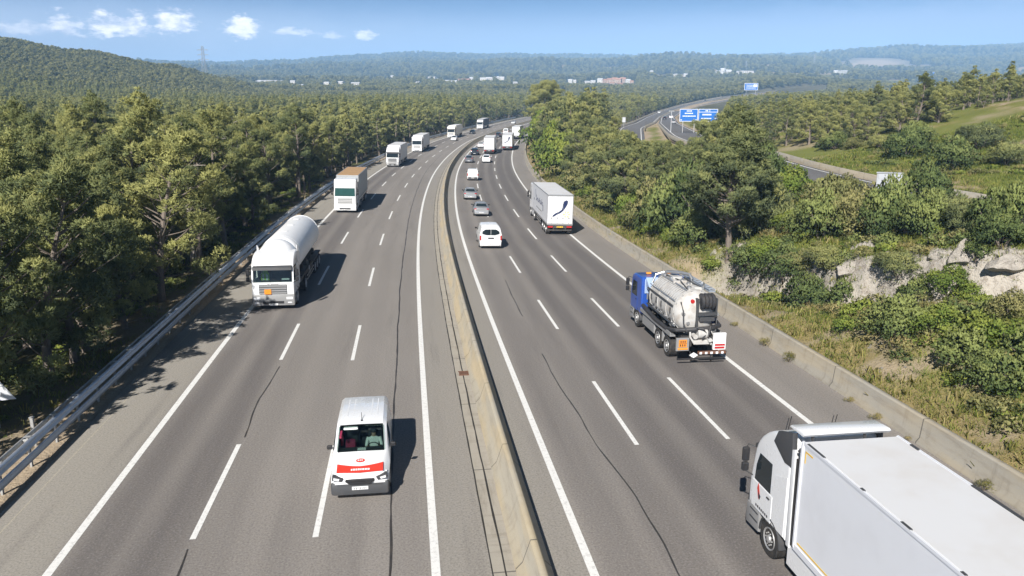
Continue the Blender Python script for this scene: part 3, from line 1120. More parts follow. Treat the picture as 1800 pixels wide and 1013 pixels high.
# guardrail on the left: W-beam above, flat lower rail, posts
def guardrail(s0, s1, step, label, ext):
    root = empty('guardrail', label, 'guardrail')
    s = np.arange(s0, s1 + .01, 1.0)
    wprof = [(.00, .66), (.03, .68), (.085, .72), (.085, .77), (.02, .81), (.02, .86), (.085, .90), (.085, .95), (.03, .99), (.0, 1.01), (-.012, 1.01), (.012, .98), (.07, .94), (.07, .91), (.005, .87),
             (.005, .80), (.07, .76), (.07, .73), (.012, .69), (-.012, .66)]
    V, F, UV = sweep(road_path(s, -13.02), wprof, closed=True)
    link('upper_beam', np_mesh('upper_beam', V, F[:, ::-1], uv=UV), M['galv'], root)
    lprof = [(.0, .24), (.045, .27), (.045, .40), (.02, .43), (.02, .46), (.045, .49), (.045, .52), (.0, .55), (-.012, .55), (.033, .52), (.033, .50), (.008, .47), (.008, .42), (.033, .39), (.033, .28), (-.012, .24)]
    V, F, UV = sweep(road_path(s, -12.97), lprof, closed=True)
    link('lower_beam', np_mesh('lower_beam', V, F[:, ::-1], uv=UV), M['galv'], root)
    rprof = [(-.34, .78), (-.30, .78), (-.30, .94), (-.34, .94)]
    V, F, UV = sweep(road_path(s, -13.02), rprof, closed=True)
    link('rear_beam', np_mesh('rear_beam', V, F[:, ::-1], uv=UV), M['galv_dull'], root)
    b = MB()
    # C-section post with spacer and cap plate
    b.prism([(-.05, -.6), (.05, -.6), (.05, .98), (-.05, .98)], -.16, -.145)
    b.box((-.12, .0425, (.2)), (.05, .015, 1.56)).box((-.12, -.0425, (.2)), (.05, .015, 1.56))
    b.box((-.06, 0, .84), (.15, .10, .14), .01).box((-.22, 0, .86), (.14, .08, .12), .01)
    b.box((-.13, 0, 1.02), (.24, .13, .012))
    b.box((-.06, 0, .40), (.13, .05, .10))
    me = b.mesh('post')
    me.materials.append(M['galv_dull'])
    for q in np.arange(s0 + .5, s1, step):
        o = bpy.data.objects.new('post', me)
        COL.objects.link(o)
        o.parent = root
        o.location = road_pt(q, -13.02)
        o.rotation_euler.z = -float(np.interp(q, RS, RH))
    return root


guardrail(6, 170, 2.0, 'nearer stretch of grey double-beam guardrail on the left shoulder below the pines', 0)
guardrail(170.3, 470, 4.0, 'farther stretch of grey guardrail along the left shoulder towards the bend', 0)

# second road
for P, nm in ((RP1, 'ramp_road'), (RP2, 'ramp_road')):
    pth = poly_path(P)
    V, F, UV = sweep(pth, [(-3.9, -.2), (-3.7, 0), (0, .03), (3.7, 0), (3.9, -.2)])
    tag(link(nm, np_mesh(nm, V, F[:, ::-1], uv=UV, smooth=True), M['asphalt_ramp']), kind='structure')


def kerb_wall(P, off, i0, i1, h, label, name='low_wall', cat='wall', mt='concrete_grey'):
    Q, Rt, sl = poly_path(P)
    V, F, UV = sweep((Q[i0:i1], Rt[i0:i1], sl[i0:i1]), [(off - .13, -.4), (off - .10, h), (off + .10, h), (off + .13, -.4)])
    tag(link(name, np_mesh(name, V, F, uv=UV), M[mt]), label, cat)


_i = lambda P, y: int(np.abs(P[:, 1] - y).argmin())
kerb_wall(RP1, 4.6, _i(RP1, 40), _i(RP1, 150), .5, 'pale concrete wall on the far edge of the side road below the grassy slope')
kerb_wall(RP1, -4.3, _i(RP1, 40), _i(RP1, 300), .35, 'pale low wall on the near edge of the side road')
kerb_wall(RP2, -4.3, _i(RP2, 200), _i(RP2, 900), .8, 'long pale wall on the outer side of the climbing side road')
kerb_wall(RP2, 4.2, _i(RP2, 230), _i(RP2, 620), .7, 'pale wall between the two lanes of the climbing side road')


# surveyed spots (x, y, size): shrubs, rock slabs, far houses
SHRUBS_AT = [
    ('dark', 18.0, 45.3, 1.56, 1.0),
    ('dark', 19.4, 43.8, 0.94, 1.0),
    ('olive', 21.3, 41.5, 1.10, 1.0),
    ('green', 22.9, 39.3, 1.14, 1.0),
    ('green', 23.5, 38.3, 1.11, 1.0),
    ('dark', 17.5, 33.3, 1.34, 1.0),
    ('green', 18.7, 32.6, 1.13, 1.0),
    ('green', 19.7, 31.1, 0.96, 1.0),
    ('dark', 18.4, 29.9, 0.93, 1.0),
    ('dark', 18.2, 27.8, 0.98, 1.0),
    ('dark', 18.7, 26.8, 0.95, 1.0),
    ('green', 19.6, 54.0, 1.13, 1.0),
    ('dark', 20.0, 51.4, 1.31, 1.0),
    ('olive', 21.4, 51.0, 1.53, 1.0),
    ('olive', 22.1, 49.2, 1.55, 1.0),
    ('olive', 22.8, 47.7, 1.22, 1.0),
    ('dark', 24.0, 46.0, 1.52, 1.0),
    ('dark', 22.6, 46.4, 0.63, 1.0),
    ('dark', 23.9, 38.9, 0.71, 1.0),
    ('dark', 24.9, 38.6, 1.10, 1.0),
    ('green', 26.1, 39.0, 0.64, 1.0),
    ('dry', 23.5, 38.7, 0.47, 1.0),
    ('olive', 11.3, 88.0, 2.48, 1.0),
    ('olive', 12.2, 71.1, 2.23, 1.0),
    ('olive', 14.0, 73.6, 2.30, 1.0),
    ('green', 13.2, 66.0, 1.19, 1.0),
    ('green', 12.0, 67.5, 1.01, 1.0),
    ('green', 13.4, 61.1, 1.29, 1.0),
    ('dark', 14.4, 58.7, 1.85, 1.0),
    ('green', 14.6, 55.1, 0.75, 1.0),
    ('dark', 15.5, 64.5, 2.50, 1.0),
    ('dark', 16.0, 59.6, 1.52, 1.0),
    ('olive', 16.3, 52.9, 1.00, 1.0),
    ('dark', 16.6, 51.8, 1.49, 1.0),
    ('green', 17.2, 51.0, 1.27, 1.0),
    ('dark', 17.7, 48.7, 1.48, 1.0),
    ('green', 8.5, 187.0, 4.64, 1.0),
    ('green', 9.2, 147.6, 4.11, 1.0),
    ('green', 9.5, 124.0, 3.65, 1.0),
    ('olive', 10.2, 106.3, 2.83, 1.0),
    ('olive', 11.8, 99.8, 2.66, 1.0),
    ('olive', 12.7, 88.1, 1.96, 1.0),
    ('green', 10.6, 98.5, 1.75, 1.0),
    ('dark', 45.7, 110.4, 1.61, 1.0),
    ('dark', 46.8, 92.6, 2.30, 1.0),
    ('dark', 46.4, 82.2, 2.23, 1.0),
    ('olive', 48.4, 102.8, 1.50, 1.0),
    ('olive', 54.1, 90.3, 2.37, 1.0),
    ('olive', 50.5, 79.5, 1.98, 1.0),
    ('olive', 47.1, 107.6, 1.26, 1.0),
    ('dark', 52.3, 101.1, 1.92, 1.0),
    ('dark', 24.8, 74.5, 1.65, 1.0),
    ('dark', 20.7, 64.9, 1.54, 1.0),
    ('green', 23.7, 67.3, 1.39, 1.0),
    ('olive', 24.3, 59.6, 1.77, 1.0),
    ('olive', 28.9, 67.3, 1.59, 1.0),
    ('olive', 26.7, 48.4, 1.23, 1.0),
    ('olive', 32.9, 56.0, 1.25, 1.0),
    ('green', 24.7, 44.0, 0.66, 1.0),
    ('olive', 32.7, 52.1, 1.17, 1.0),
    ('olive', 36.9, 56.0, 1.42, 1.0),
    ('olive', 19.1, 46.0, 1.04, 1.0),
    ('green', 17.4, 37.1, 0.97, 1.0),
    ('olive', 20.6, 42.1, 0.90, 1.0),
    ('green', 16.4, 36.0, 0.67, 1.0),
    ('olive', 22.0, 39.9, 0.86, 1.0),
    ('dark', 21.8, 40.3, 0.74, 1.0),
    ('olive', 18.2, 48.2, 1.09, 1.0),
    ('green', 17.0, 48.3, 0.81, 1.0),
    ('olive', 21.7, 32.1, 0.99, 1.0),
    ('green', 20.3, 30.1, 0.84, 1.0),
    ('dark', 19.9, 28.5, 0.89, 1.0),
    ('olive', 21.2, 32.3, 0.65, 1.0),
    ('dark', 31.9, 59.3, 1.56, 1.5),
    ('olive', 18.6, 56.5, 1.86, 1.6),
    ('dark', 22.8, 69.3, 1.74, 1.7),
    ('green', 23.4, 65.0, 1.73, 1.3),
    ('olive', 21.1, 50.7, 1.90, 1.6),
    ('olive', 22.0, 49.0, 1.76, 1.5),
    ('dark', 20.3, 50.1, 1.50, 1.4),
    ('dark', 23.2, 47.0, 1.55, 1.5),
    ('dark', 24.3, 44.8, 1.34, 1.3),
    ('olive', 25.6, 45.1, 1.35, 1.3),
    ('olive', 25.5, 42.5, 1.21, 1.3),
    ('dark', 25.7, 40.8, 1.22, 1.4),
    ('dark', 26.2, 39.5, 1.30, 1.5),
    ('dark', 14.0, 64.3, 2.31, 1.5),
    ('olive', 13.3, 68.7, 2.36, 1.5),
    ('green', 12.1, 73.9, 2.21, 1.3),
    ('dark', 15.3, 62.1, 2.32, 1.6),
    ('olive', 17.2, 56.1, 1.51, 1.5),
    ('dark', 12.0, 84.9, 2.27, 1.4),
]
ROCKS_AT = [
    (18.5, 54.7, 1.06, 0.90),
    (17.2, 53.3, 0.72, 1.20),
    (19.0, 46.8, 0.57, 1.20),
    (21.1, 45.8, 1.52, 1.03),
    (19.7, 44.2, 1.14, 0.74),
    (22.1, 44.3, 1.20, 0.93),
    (23.2, 42.9, 1.61, 0.97),
    (23.6, 39.6, 1.37, 1.01),
    (23.3, 39.3, 0.51, 0.42),
    (21.6, 41.2, 0.69, 0.75),
    (24.6, 38.2, 1.16, 0.87),
    (24.7, 37.7, 1.49, 0.86),
    (25.2, 37.8, 1.03, 1.03),
    (15.3, 56.1, 0.76, 0.76),
    (16.2, 54.1, 1.06, 0.90),
    (14.7, 55.8, 0.59, 0.50),
    (22.5, 40.2, 0.79, 0.55),
]
HOUSES_AT = [
    (-555, 1804, 43.9, 6.5, 'w'),
    (-535, 1837, 15.8, 5.3, 'w'),
    (-567, 1779, 12.7, 5.1, 'w'),
    (-446, 1617, 9.3, 5.8, 'w'),
    (-528, 2078, 11.9, 7.4, 'w'),
    (-448, 1841, 7.9, 6.6, 'w'),
    (-351, 1505, 9.7, 5.4, 'w'),
    (-333, 1551, 11.1, 5.6, 'w'),
    (-296, 1505, 15.1, 5.4, 'w'),
    (-396, 2129, 10.7, 7.6, 'w'),
    (-334, 1903, 8.2, 5.5, 'w'),
    (-355, 2159, 12.3, 7.7, 'w'),
    (-300, 1936, 9.7, 6.9, 'w'),
    (-285, 1991, 11.4, 7.1, 'w'),
    (-274, 2079, 11.9, 8.9, 'w'),
    (-192, 1621, 8.1, 4.6, 'w'),
    (-212, 2117, 19.7, 10.6, 'w'),
    (-180, 1967, 9.9, 7.0, 'w'),
    (-142, 1725, 12.4, 7.4, 'w'),
    (-125, 1696, 14.6, 7.3, 'w'),
    (-117, 1817, 11.7, 6.5, 'p'),
    (-99, 1759, 12.6, 7.6, 'p'),
    (-105, 2092, 12.0, 7.5, 'w'),
    (-63, 1760, 15.1, 7.6, 'w'),
    (-51, 1768, 12.7, 7.6, 'w'),
    (-41, 2121, 12.1, 7.6, 'w'),
    (-23, 1806, 10.3, 6.5, 'w'),
    (-337, 2242, 9.6, 6.4, 'w'),
    (-447, 2154, 9.2, 6.2, 'w'),
    (-386, 1455, 7.3, 4.2, 'w'),
    (6, 1559, 7.8, 4.5, 'w'),
    (124, 1697, 8.5, 6.1, 'w'),
    (134, 1701, 6.1, 4.9, 'w'),
    (159, 1684, 10.9, 4.8, 'w'),
    (173, 1701, 9.7, 4.9, 'w'),
    (192, 1726, 11.1, 7.4, 'w'),
    (199, 1696, 9.7, 7.3, 'p'),
    (208, 1692, 10.9, 8.5, 'p'),
    (217, 1684, 10.9, 9.6, 'p'),
    (222, 1651, 10.6, 9.5, 'p'),
    (232, 1663, 10.7, 9.5, 'p'),
    (238, 1634, 9.4, 7.0, 'w'),
    (192, 1526, 8.7, 4.4, 'p'),
    (204, 1501, 9.7, 4.3, 'p'),
    (243, 1613, 6.9, 4.6, 'p'),
    (374, 2136, 7.6, 7.6, 'w'),
    (375, 1976, 11.3, 5.7, 'w'),
    (399, 2006, 12.9, 5.7, 'w'),
    (419, 2023, 11.6, 4.3, 'w'),
    (434, 1989, 11.4, 5.7, 'w'),
    (536, 2074, 11.9, 8.9, 'w'),
    (555, 2099, 12.0, 12.0, 'w'),
    (547, 2015, 13.0, 10.1, 'w'),
    (563, 1978, 11.3, 5.7, 'w'),
    (571, 1957, 25.2, 7.0, 'w'),
    (596, 1995, 14.3, 4.3, 'w'),
    (907, 2184, 21.8, 9.4, 'w'),
    (893, 2196, 12.5, 6.3, 'w'),
    (1145, 2292, 13.1, 6.5, 'w'),
    (1148, 2250, 12.8, 6.4, 'w'),
    (1168, 2242, 14.4, 6.4, 'w'),
    (1183, 2132, 7.6, 12.2, 'w'),
    (1016, 1735, 11.2, 5.0, 'w'),
    (1035, 1743, 16.2, 5.0, 'w'),
    (1215, 2254, 11.3, 6.4, 'w'),
    (1072, 2208, 12.6, 6.3, 'w'),
]

# ================================================================ vegetation
def tufts(centres, normals, size, nper, width, rng, tone, flat=.5):
    """needle / leaf tufts: nper narrow quads fanning out round each normal"""
    n = len(centres)
    C = np.repeat(centres, nper, 0)
    N = np.repeat(normals, nper, 0)
    T = np.repeat(tone, nper)
    d = N + rng.normal(0, flat, C.shape)
    d /= np.linalg.norm(d, axis=1)[:, None] + 1e-9
    r = rng.normal(0, 1, C.shape)
    side = np.cross(d, r)
    side /= np.linalg.norm(side, axis=1)[:, None] + 1e-9
    L = (size * rng.uniform(.6, 1.3, len(C)))[:, None]
    W = L * width
    a = C - side * W * .5
    b = C + side * W * .5
    e = C + d * L + side * W * .32
    f = C + d * L - side * W * .32
    V = np.stack([a, b, e, f], 1).reshape(-1, 3)
    F = np.arange(len(C) * 4).reshape(-1, 4)
    tn = np.repeat(T + rng.normal(0, .08, len(C)), 4).reshape(-1, 4)
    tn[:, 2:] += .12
    return V, F, tn.ravel(), np.repeat(N, 4, 0)


def crown_mesh(name, puffs, ntuft, size, nper, width, rng, shell=.75, flat=.5, up=.35, mtl='pine'):
    """crown from ellipsoid puffs (centre, rx, rz): tufts in each puff's outer shell"""
    Cs, Ns, Ts = [], [], []
    zs = np.array([p[0][2] for p in puffs])
    zlo, zhi = zs.min(), zs.max() + 1e-6
    for (c, rx, rz) in puffs:
        k = max(3, int(ntuft * (rx * rx)))
        d = rng.normal(0, 1, (k, 3))
        d /= np.linalg.norm(d, axis=1)[:, None]
        d[:, 2] = np.where(d[:, 2] < -.55, -d[:, 2], d[:, 2])
        r = shell + (1 - shell) * rng.uniform(-.6, 1.15, k)
        p = np.array(c) + d * r[:, None] * np.array([rx, rx, rz])
        nn = d + np.array([0, 0, up])
        nn /= np.linalg.norm(nn, axis=1)[:, None]
        Cs.append(p)
        Ns.append(nn)
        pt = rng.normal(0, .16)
        Ts.append(.30 + pt + .28 * d[:, 2] + .22 * (p[:, 2] - zlo) / (zhi - zlo))  # tone: paler on each puff's upper side and higher in the crown
    V, F, T, NN = tufts(np.concatenate(Cs), np.concatenate(Ns), size, nper, width, rng, np.concatenate(Ts), flat)
    ctr = np.array([0, 0, zlo + (zhi - zlo) * .35])
    out = V - ctr
    out /= np.linalg.norm(out, axis=1)[:, None] + 1e-6
    NN = NN + .45 * out
    NN /= np.linalg.norm(NN, axis=1)[:, None]
    me = np_mesh(name, V, F, attrs={'tone': ('POINT', 'FLOAT', T), 'nrm': ('POINT', 'FLOAT_VECTOR', NN)})
    me.materials.append(M[mtl])
    return me


def pine_variant(seed, H, base, rad, npuff, hi=True, lean=.0, bare=False, cone=False):
    """Aleppo pine: leaning trunk, limbs out to needle sprays, loose uneven crown"""
    rng = np.random.default_rng(seed)
    top = np.array([rng.normal(0, .35) + lean, rng.normal(0, .35), H])

    def axis(z):
        q = z / H
        return np.array([top[0] * q ** 1.5 + .18 * math.sin(q * 5 + seed), top[1] * q ** 1.5 + .15 * math.cos(q * 4 + seed), z])
    puffs, limbs = [], []
    for i in range(npuff):
        q = (i + .5) / npuff
        z = base + (H - base) * q ** .9
        if cone:
            prof = (.75 + .35 * q / .3) if q < .3 else 1.1 - (q - .3) * 1.4
        else:
            prof = (.62 + .40 * math.sin(min(1, q * 1.25) * math.pi * .9)) if q < .7 else (1.0 - (q - .7) * 2.6)
        prof = max(prof, .15)
        ang = i * 2.4 + rng.normal(0, .5)
        rr = rad * prof * rng.uniform(.40, 1.08)
        if q > .95:
            rr *= .3
        c = axis(z) + np.array([math.cos(ang) * rr, math.sin(ang) * rr, rng.normal(.1, .4)])
        s = rng.uniform(.45, 1.05) * (rad * .24 + .15)
        # a spray: two or three clumps strung along the limb, the outer one turned up
        puffs.append((c, s, s * rng.uniform(.55, .9)))
        out = np.array([math.cos(ang), math.sin(ang), rng.uniform(.15, .7)])
        if hi and rng.random() < .75:
            s2 = s * rng.uniform(.45, .75)
            puffs.append((c + out * s * rng.uniform(.8, 1.2), s2, s2 * rng.uniform(.7, 1.2)))
        if hi and rng.random() < .4:
            s2 = s * rng.uniform(.4, .6)
            puffs.append((c + np.array([rng.normal(0, .3), rng.normal(0, .3), s * .9]), s2 * .8, s2 * 1.3))
        limbs.append((axis(max(base * .6, z - rr * .45 - .3)), c))
    if hi:
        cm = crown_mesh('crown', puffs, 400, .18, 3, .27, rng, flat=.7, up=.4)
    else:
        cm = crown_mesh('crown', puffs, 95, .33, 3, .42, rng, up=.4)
    b = MB()
    zs = np.linspace(-.4, H * .93, 9)
    r0 = .13 + H * .012
    b.tube([axis(max(z, 0)) + np.array([0, 0, min(z, 0)]) for z in zs], [r0 * (1.25 if i == 0 else (1 - .85 * (z / H))) for i, z in enumerate(zs)], 8 if hi else 5)
    for (a, c) in limbs[:: (1 if hi else 3)]:
        mid = (a + c) / 2 + np.array([0, 0, -.12])
        b.tube([a, mid, c], [.05, .035, .012], 5 if hi else 4, cap=False)
    if bare:
        for k in range(34):
            z = rng.uniform(base * .7, H * .98)
            an = rng.uniform(0, 6.28)
            l = rng.uniform(.8, 2.6)
            a = axis(z)
            c = a + np.array([math.cos(an) * l, math.sin(an) * l, rng.uniform(.2, .9)])
            b.tube([a, (a + c) / 2 + np.array([0, 0, .1]), c], [.06, .045, .02], 4, cap=False)
            e = c + np.array([rng.normal(0, .5), rng.normal(0, .5), .5])
            b.tube([(a + c) / 2, e], [.03, .012], 4, cap=False)
    tm = b.mesh('trunk')
    tm.materials.append(M['bark_pale' if bare else 'bark'])
    return cm, tm, H


PINES = [pine_variant(1, 11.5, 2.6, 2.9, 46), pine_variant(2, 12.8, 3.6, 2.5, 44), pine_variant(3, 10.2, 1.9, 3.1, 46, lean=.8), pine_variant(4, 13.6, 4.0, 2.6, 46, cone=True),
         pine_variant(5, 9.2, 1.2, 2.8, 44, cone=True), pine_variant(6, 12.0, 4.0, 2.6, 24, bare=True), pine_variant(7, 11.0, 2.2, 2.4, 40, cone=True, lean=-.6)]
BUSHPINES = [pine_variant(21, 7.0, .7, 2.5, 38), pine_variant(22, 7.6, 1.0, 2.2, 36, lean=.5, cone=True), pine_variant(23, 6.0, .5, 2.6, 36), pine_variant(24, 8.4, 1.2, 2.2, 38, cone=True)]
LOWPINES = [pine_variant(11, 11.0, 2.0, 2.9, 34, hi=False), pine_variant(12, 12.6, 3.0, 2.6, 32, hi=False, cone=True), pine_variant(13, 9.6, 1.5, 3.0, 34, hi=False)]


def far_clump(seed, mtl='pine_far'):
    rng = np.random.default_rng(seed)
    puffs = []
    for i in range(9):
        q = i / 9
        an = i * 2.4
        rr = 2.1 * math.sqrt(1 - q * .9) * rng.uniform(.3, 1)
        s = rng.uniform(.9, 1.5)
        puffs.append((np.array([math.cos(an) * rr, math.sin(an) * rr, 2.5 + q * 6.0]), s, s * .85))
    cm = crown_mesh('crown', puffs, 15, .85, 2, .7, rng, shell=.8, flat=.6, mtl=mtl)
    return cm


FARS = [far_clump(s) for s in (31, 32, 33, 34)]

# ---- where trees stand
def ok_tree(x, y, margin_main=2.6, margin_ramp=7.0):
    s, u = road_su(x, y)
    ok = ~((u > -13.3 - margin_main) & (u < 18.6 + margin_main) & (s > -60) & (s < 575))
    m = (x > 5) & (y < 1420)
    for P in (RP1, RP2):
        d = np.full(len(x), 1e3)
        if m.any():
            d[m] = path_near(P, x[m], y[m])[0]
        ok &= d > margin_ramp
    return ok, s, u


def scatter(y0, y1, sp, amax=.86, jit=.45, seed=0):
    rng = np.random.default_rng(seed)
    X, Y = [], []
    y = y0
    while y < y1:
        h = amax * (y + 8)
        xs = np.arange(-h, h, sp) + rng.uniform(0, sp)
        X.append(xs + rng.normal(0, jit * sp, len(xs)).clip(-sp * .6, sp * .6))
        Y.append(np.full(len(xs), y) + rng.normal(0, jit * sp, len(xs)).clip(-sp * .6, sp * .6))
        y += sp * .9
    return np.concatenate(X), np.concatenate(Y)


def pine(v, x, y, scale, rot, label, group, z=None, mesh_set=PINES):
    cm, tm, H = mesh_set[v]
    r = empty('pine_tree', label, 'tree', group)
    r.location = (x, y, (float(gz(x, y)[0]) if z is None else z) - .15)
    r.scale = (scale * random.uniform(.92, 1.1), scale * random.uniform(.92, 1.1), scale)
    r.rotation_euler = (random.gauss(0, .03), random.gauss(0, .03), rot)
    for nm, me in (('crown', cm), ('trunk', tm)):
        o = bpy.data.objects.new(nm, me)
        COL.objects.link(o)
        o.parent = r
    return r


# growth between camera and climbing side road capped at sight-line height, by image column
_R2T = ([1080, 1109, 1133, 1167, 1202, 1238, 1282, 1338, 1382, 1450], [235, 245, 300, 545, 680, 790, 900, 1030, 1150, 1300])
_R2B = ([1080, 1109, 1133, 1167, 1202, 1238, 1282, 1338, 1382, 1450], [232, 232, 250, 250, 250, 250, 172, 166, 162, 156])


def sightline_cap(x, y):
    """tallest growth (m) that stays below the camera sight line to the side road"""
    t = y / 1.02
    px = CX + F_PX * x / t
    lim = np.interp(px, *_R2B)
    top = CAM_H + t * (-_sn + _cs * (CY - lim) / F_PX)
    h = top - gz(x, y)
    inside = (px > 1084) & (px < 1450) & (t < np.interp(px, *_R2T))
    h = np.where((px > 1338) & (px < 1440) & (t < 92), 0, h)
    inside |= (px > 1338) & (px < 1440) & (t < 92)
    h = np.where((px > 1112) & (px < 1245) & (t > 165), 0, h)
    return np.where(inside, h, 99.0)


# near forest
tx, ty = scatter(4, 300, 4.2, seed=5)
okk, ts, tu = ok_tree(tx, ty)
okk &= (tu < 0) | (tu > 18.6 + 3.5)
okk &= ~((ts < 25) & (tu > -20.5) & (tu < 0))
grass_open = (tx > 34) & (ty < 109 + np.clip(tx - 45, 0, 30) * .35 + 8 * fbm(tx / 9, ty / 9, 2, 4)) & (tu > 24)             # the open grassy hillside
rocky = (tu > 18) & (tu < 36) & (ts < 66)                   # shrubs and rock, trees placed by hand
okk &= ~grass_open & ~rocky
okk &= ~((tx > 40) & (ty < 260) & (fbm(tx / 14, ty / 14, 2, 77) > .32))
tx, ty, ts, tu = tx[okk], ty[okk], ts[okk], tu[okk]
tlow = sightline_cap(tx, ty)
_k = tlow > 2.4
tx, ty, ts, tu, tlow = tx[_k], ty[_k], ts[_k], tu[_k], tlow[_k]
depth = np.hypot(tx, ty)
order = np.argsort(depth)
LAB_LEFT = {0: 'tall green pine in the thick forest left of the motorway', 1: 'roadside pine with its trunk just behind the left guardrail',
            2: 'pine on the wooded ridge at the top of the right hillside', 3: 'bushy pine in the belt between the motorway and the side road',
            4: 'pine with bare pale branches inside the left forest'}
GRP = {0: 'pines of the left forest', 1: 'pines behind the left guardrail', 2: 'pines on the right hillside', 3: 'pines between motorway and side road', 4: 'pale bare-branched pines'}
n_ind = 0
rest = []
rngp = np.random.default_rng(3)
for i in order:
    x, y, s, u = tx[i], ty[i], ts[i], tu[i]
    visible = abs(x) < .70 * y + 4 and y > 9
    if n_ind >= 285 or not visible:
        rest.append(i)
        continue
    if u < 0:
        k = 1 if u > -22 else 0
        v = int(rngp.choice([0, 0, 1, 1, 2, 2, 3, 3, 4, 4, 5, 6, 6]))
        if v == 5:
            k = 4
        sc = rngp.uniform(.62, 1.04)
    elif x > 38 and u > 30:
        k, v, sc = 2, int(rngp.integers(0, 4)), rngp.uniform(.45, .85)
    else:
        k, v, sc = 3, int(rngp.integers(0, 4)), rngp.uniform(.8, 1.15)
    ms = BUSHPINES if k in (2, 3) else PINES
    sc = min(sc, tlow[i] / (ms[v][2] + .6))
    pine(v, x, y, sc, rngp.uniform(0, 6.28), LAB_LEFT[k], GRP[k], mesh_set=ms)
    n_ind += 1

# trees picked out in the photograph
BIG = pine_variant(71, 9.0, 3.3, 2.45, 150, cone=True, lean=.7)
pine(0, 15.5, 54.7, 1.0, 0.0, 'lone big pine with a tall bare trunk standing on the rock cut', None, mesh_set=[BIG])
DOME = pine_variant(72, 15.0, 2.5, 6.0, 90)
pine(0, 10.9, 244.0, 1.05, 1.1, 'broad tall dark pine standing over the far bend of the motorway', None, mesh_set=[DOME])
pine(2, 12.2, 151.0, 1.2, 2.0, 'bright green bushy pine at the inside of the bend', None, mesh_set=BUSHPINES)


# ---- the rest of the woods: one mass, instanced by geometry nodes
def scatter_object(name, protos, P, scale, rot, idx, kind='stuff'):
    me = bpy.data.meshes.new(name)
    me.vertices.add(len(P))
    me.vertices.foreach_set('co', np.asarray(P, np.float32).ravel())
    for nm, typ, arr in (('sc', 'FLOAT', scale), ('ro', 'FLOAT', rot)):
        a = me.attributes.new(nm, typ, 'POINT')
        a.data.foreach_set('value', np.asarray(arr, np.float32))
    a = me.attributes.new('ix', 'INT', 'POINT')
    a.data.foreach_set('value', np.asarray(idx, np.int32))
    o = link(name, me)
    o['kind'] = kind
    ng = bpy.data.node_groups.new(name + '_scatter', 'GeometryNodeTree')
    ng.interface.new_socket('Geometry', in_out='INPUT', socket_type='NodeSocketGeometry')
    ng.interface.new_socket('Geometry', in_out='OUTPUT', socket_type='NodeSocketGeometry')
    N = ng.nodes.new
    gi, go = N('NodeGroupInput'), N('NodeGroupOutput')
    jn = N('GeometryNodeJoinGeometry')
    for k, pm in enumerate(protos):
        po = bpy.data.objects.new(name + '_source', pm)     # never linked to the scene itself
        sel = N('FunctionNodeCompare')
        sel.data_type, sel.operation = 'INT', 'EQUAL'
        ai = N('GeometryNodeInputNamedAttribute')
        ai.data_type = 'INT'
        ai.inputs['Name'].default_value = 'ix'
        ng.links.new(ai.outputs['Attribute'], sel.inputs[2])
        sel.inputs[3].default_value = k
        oi = N('GeometryNodeObjectInfo')
        oi.inputs['Object'].default_value = po
        oi.inputs['As Instance'].default_value = True
        ip = N('GeometryNodeInstanceOnPoints')
        asx, aro = N('GeometryNodeInputNamedAttribute'), N('GeometryNodeInputNamedAttribute')
        asx.data_type = aro.data_type = 'FLOAT'
        asx.inputs['Name'].default_value, aro.inputs['Name'].default_value = 'sc', 'ro'
        cx = N('ShaderNodeCombineXYZ')
        ng.links.new(aro.outputs['Attribute'], cx.inputs[2])
        er = N('FunctionNodeEulerToRotation')
        ng.links.new(cx.outputs[0], er.inputs[0])
        ng.links.new(gi.outputs[0], ip.inputs['Points'])
        ng.links.new(sel.outputs[0], ip.inputs['Selection'])
        ng.links.new(oi.outputs['Geometry'], ip.inputs['Instance'])
        ng.links.new(er.outputs[0], ip.inputs['Rotation'])
        ng.links.new(asx.outputs['Attribute'], ip.inputs['Scale'])
        ng.links.new(ip.outputs['Instances'], jn.inputs[0])
    ng.links.new(jn.outputs[0], go.inputs[0])
    md = o.modifiers.new('scatter', 'NODES')
    md.node_group = ng
    return o


def tree_mesh(cm, tm):
    """crown and trunk as one source mesh for the mass of the wood"""
    bm = bmesh.new()
    bm.from_mesh(cm)
    me = bpy.data.meshes.new('wood_source')
    n = len(bm.faces)
    bm.from_mesh(tm)
    bm.faces.ensure_lookup_table()
    for f in bm.faces[n:]:
        f.material_index = 1
    bm.to_mesh(me)
    bm.free()
    me.materials.append(cm.materials[0])
    me.materials.append(tm.materials[0])
    return me


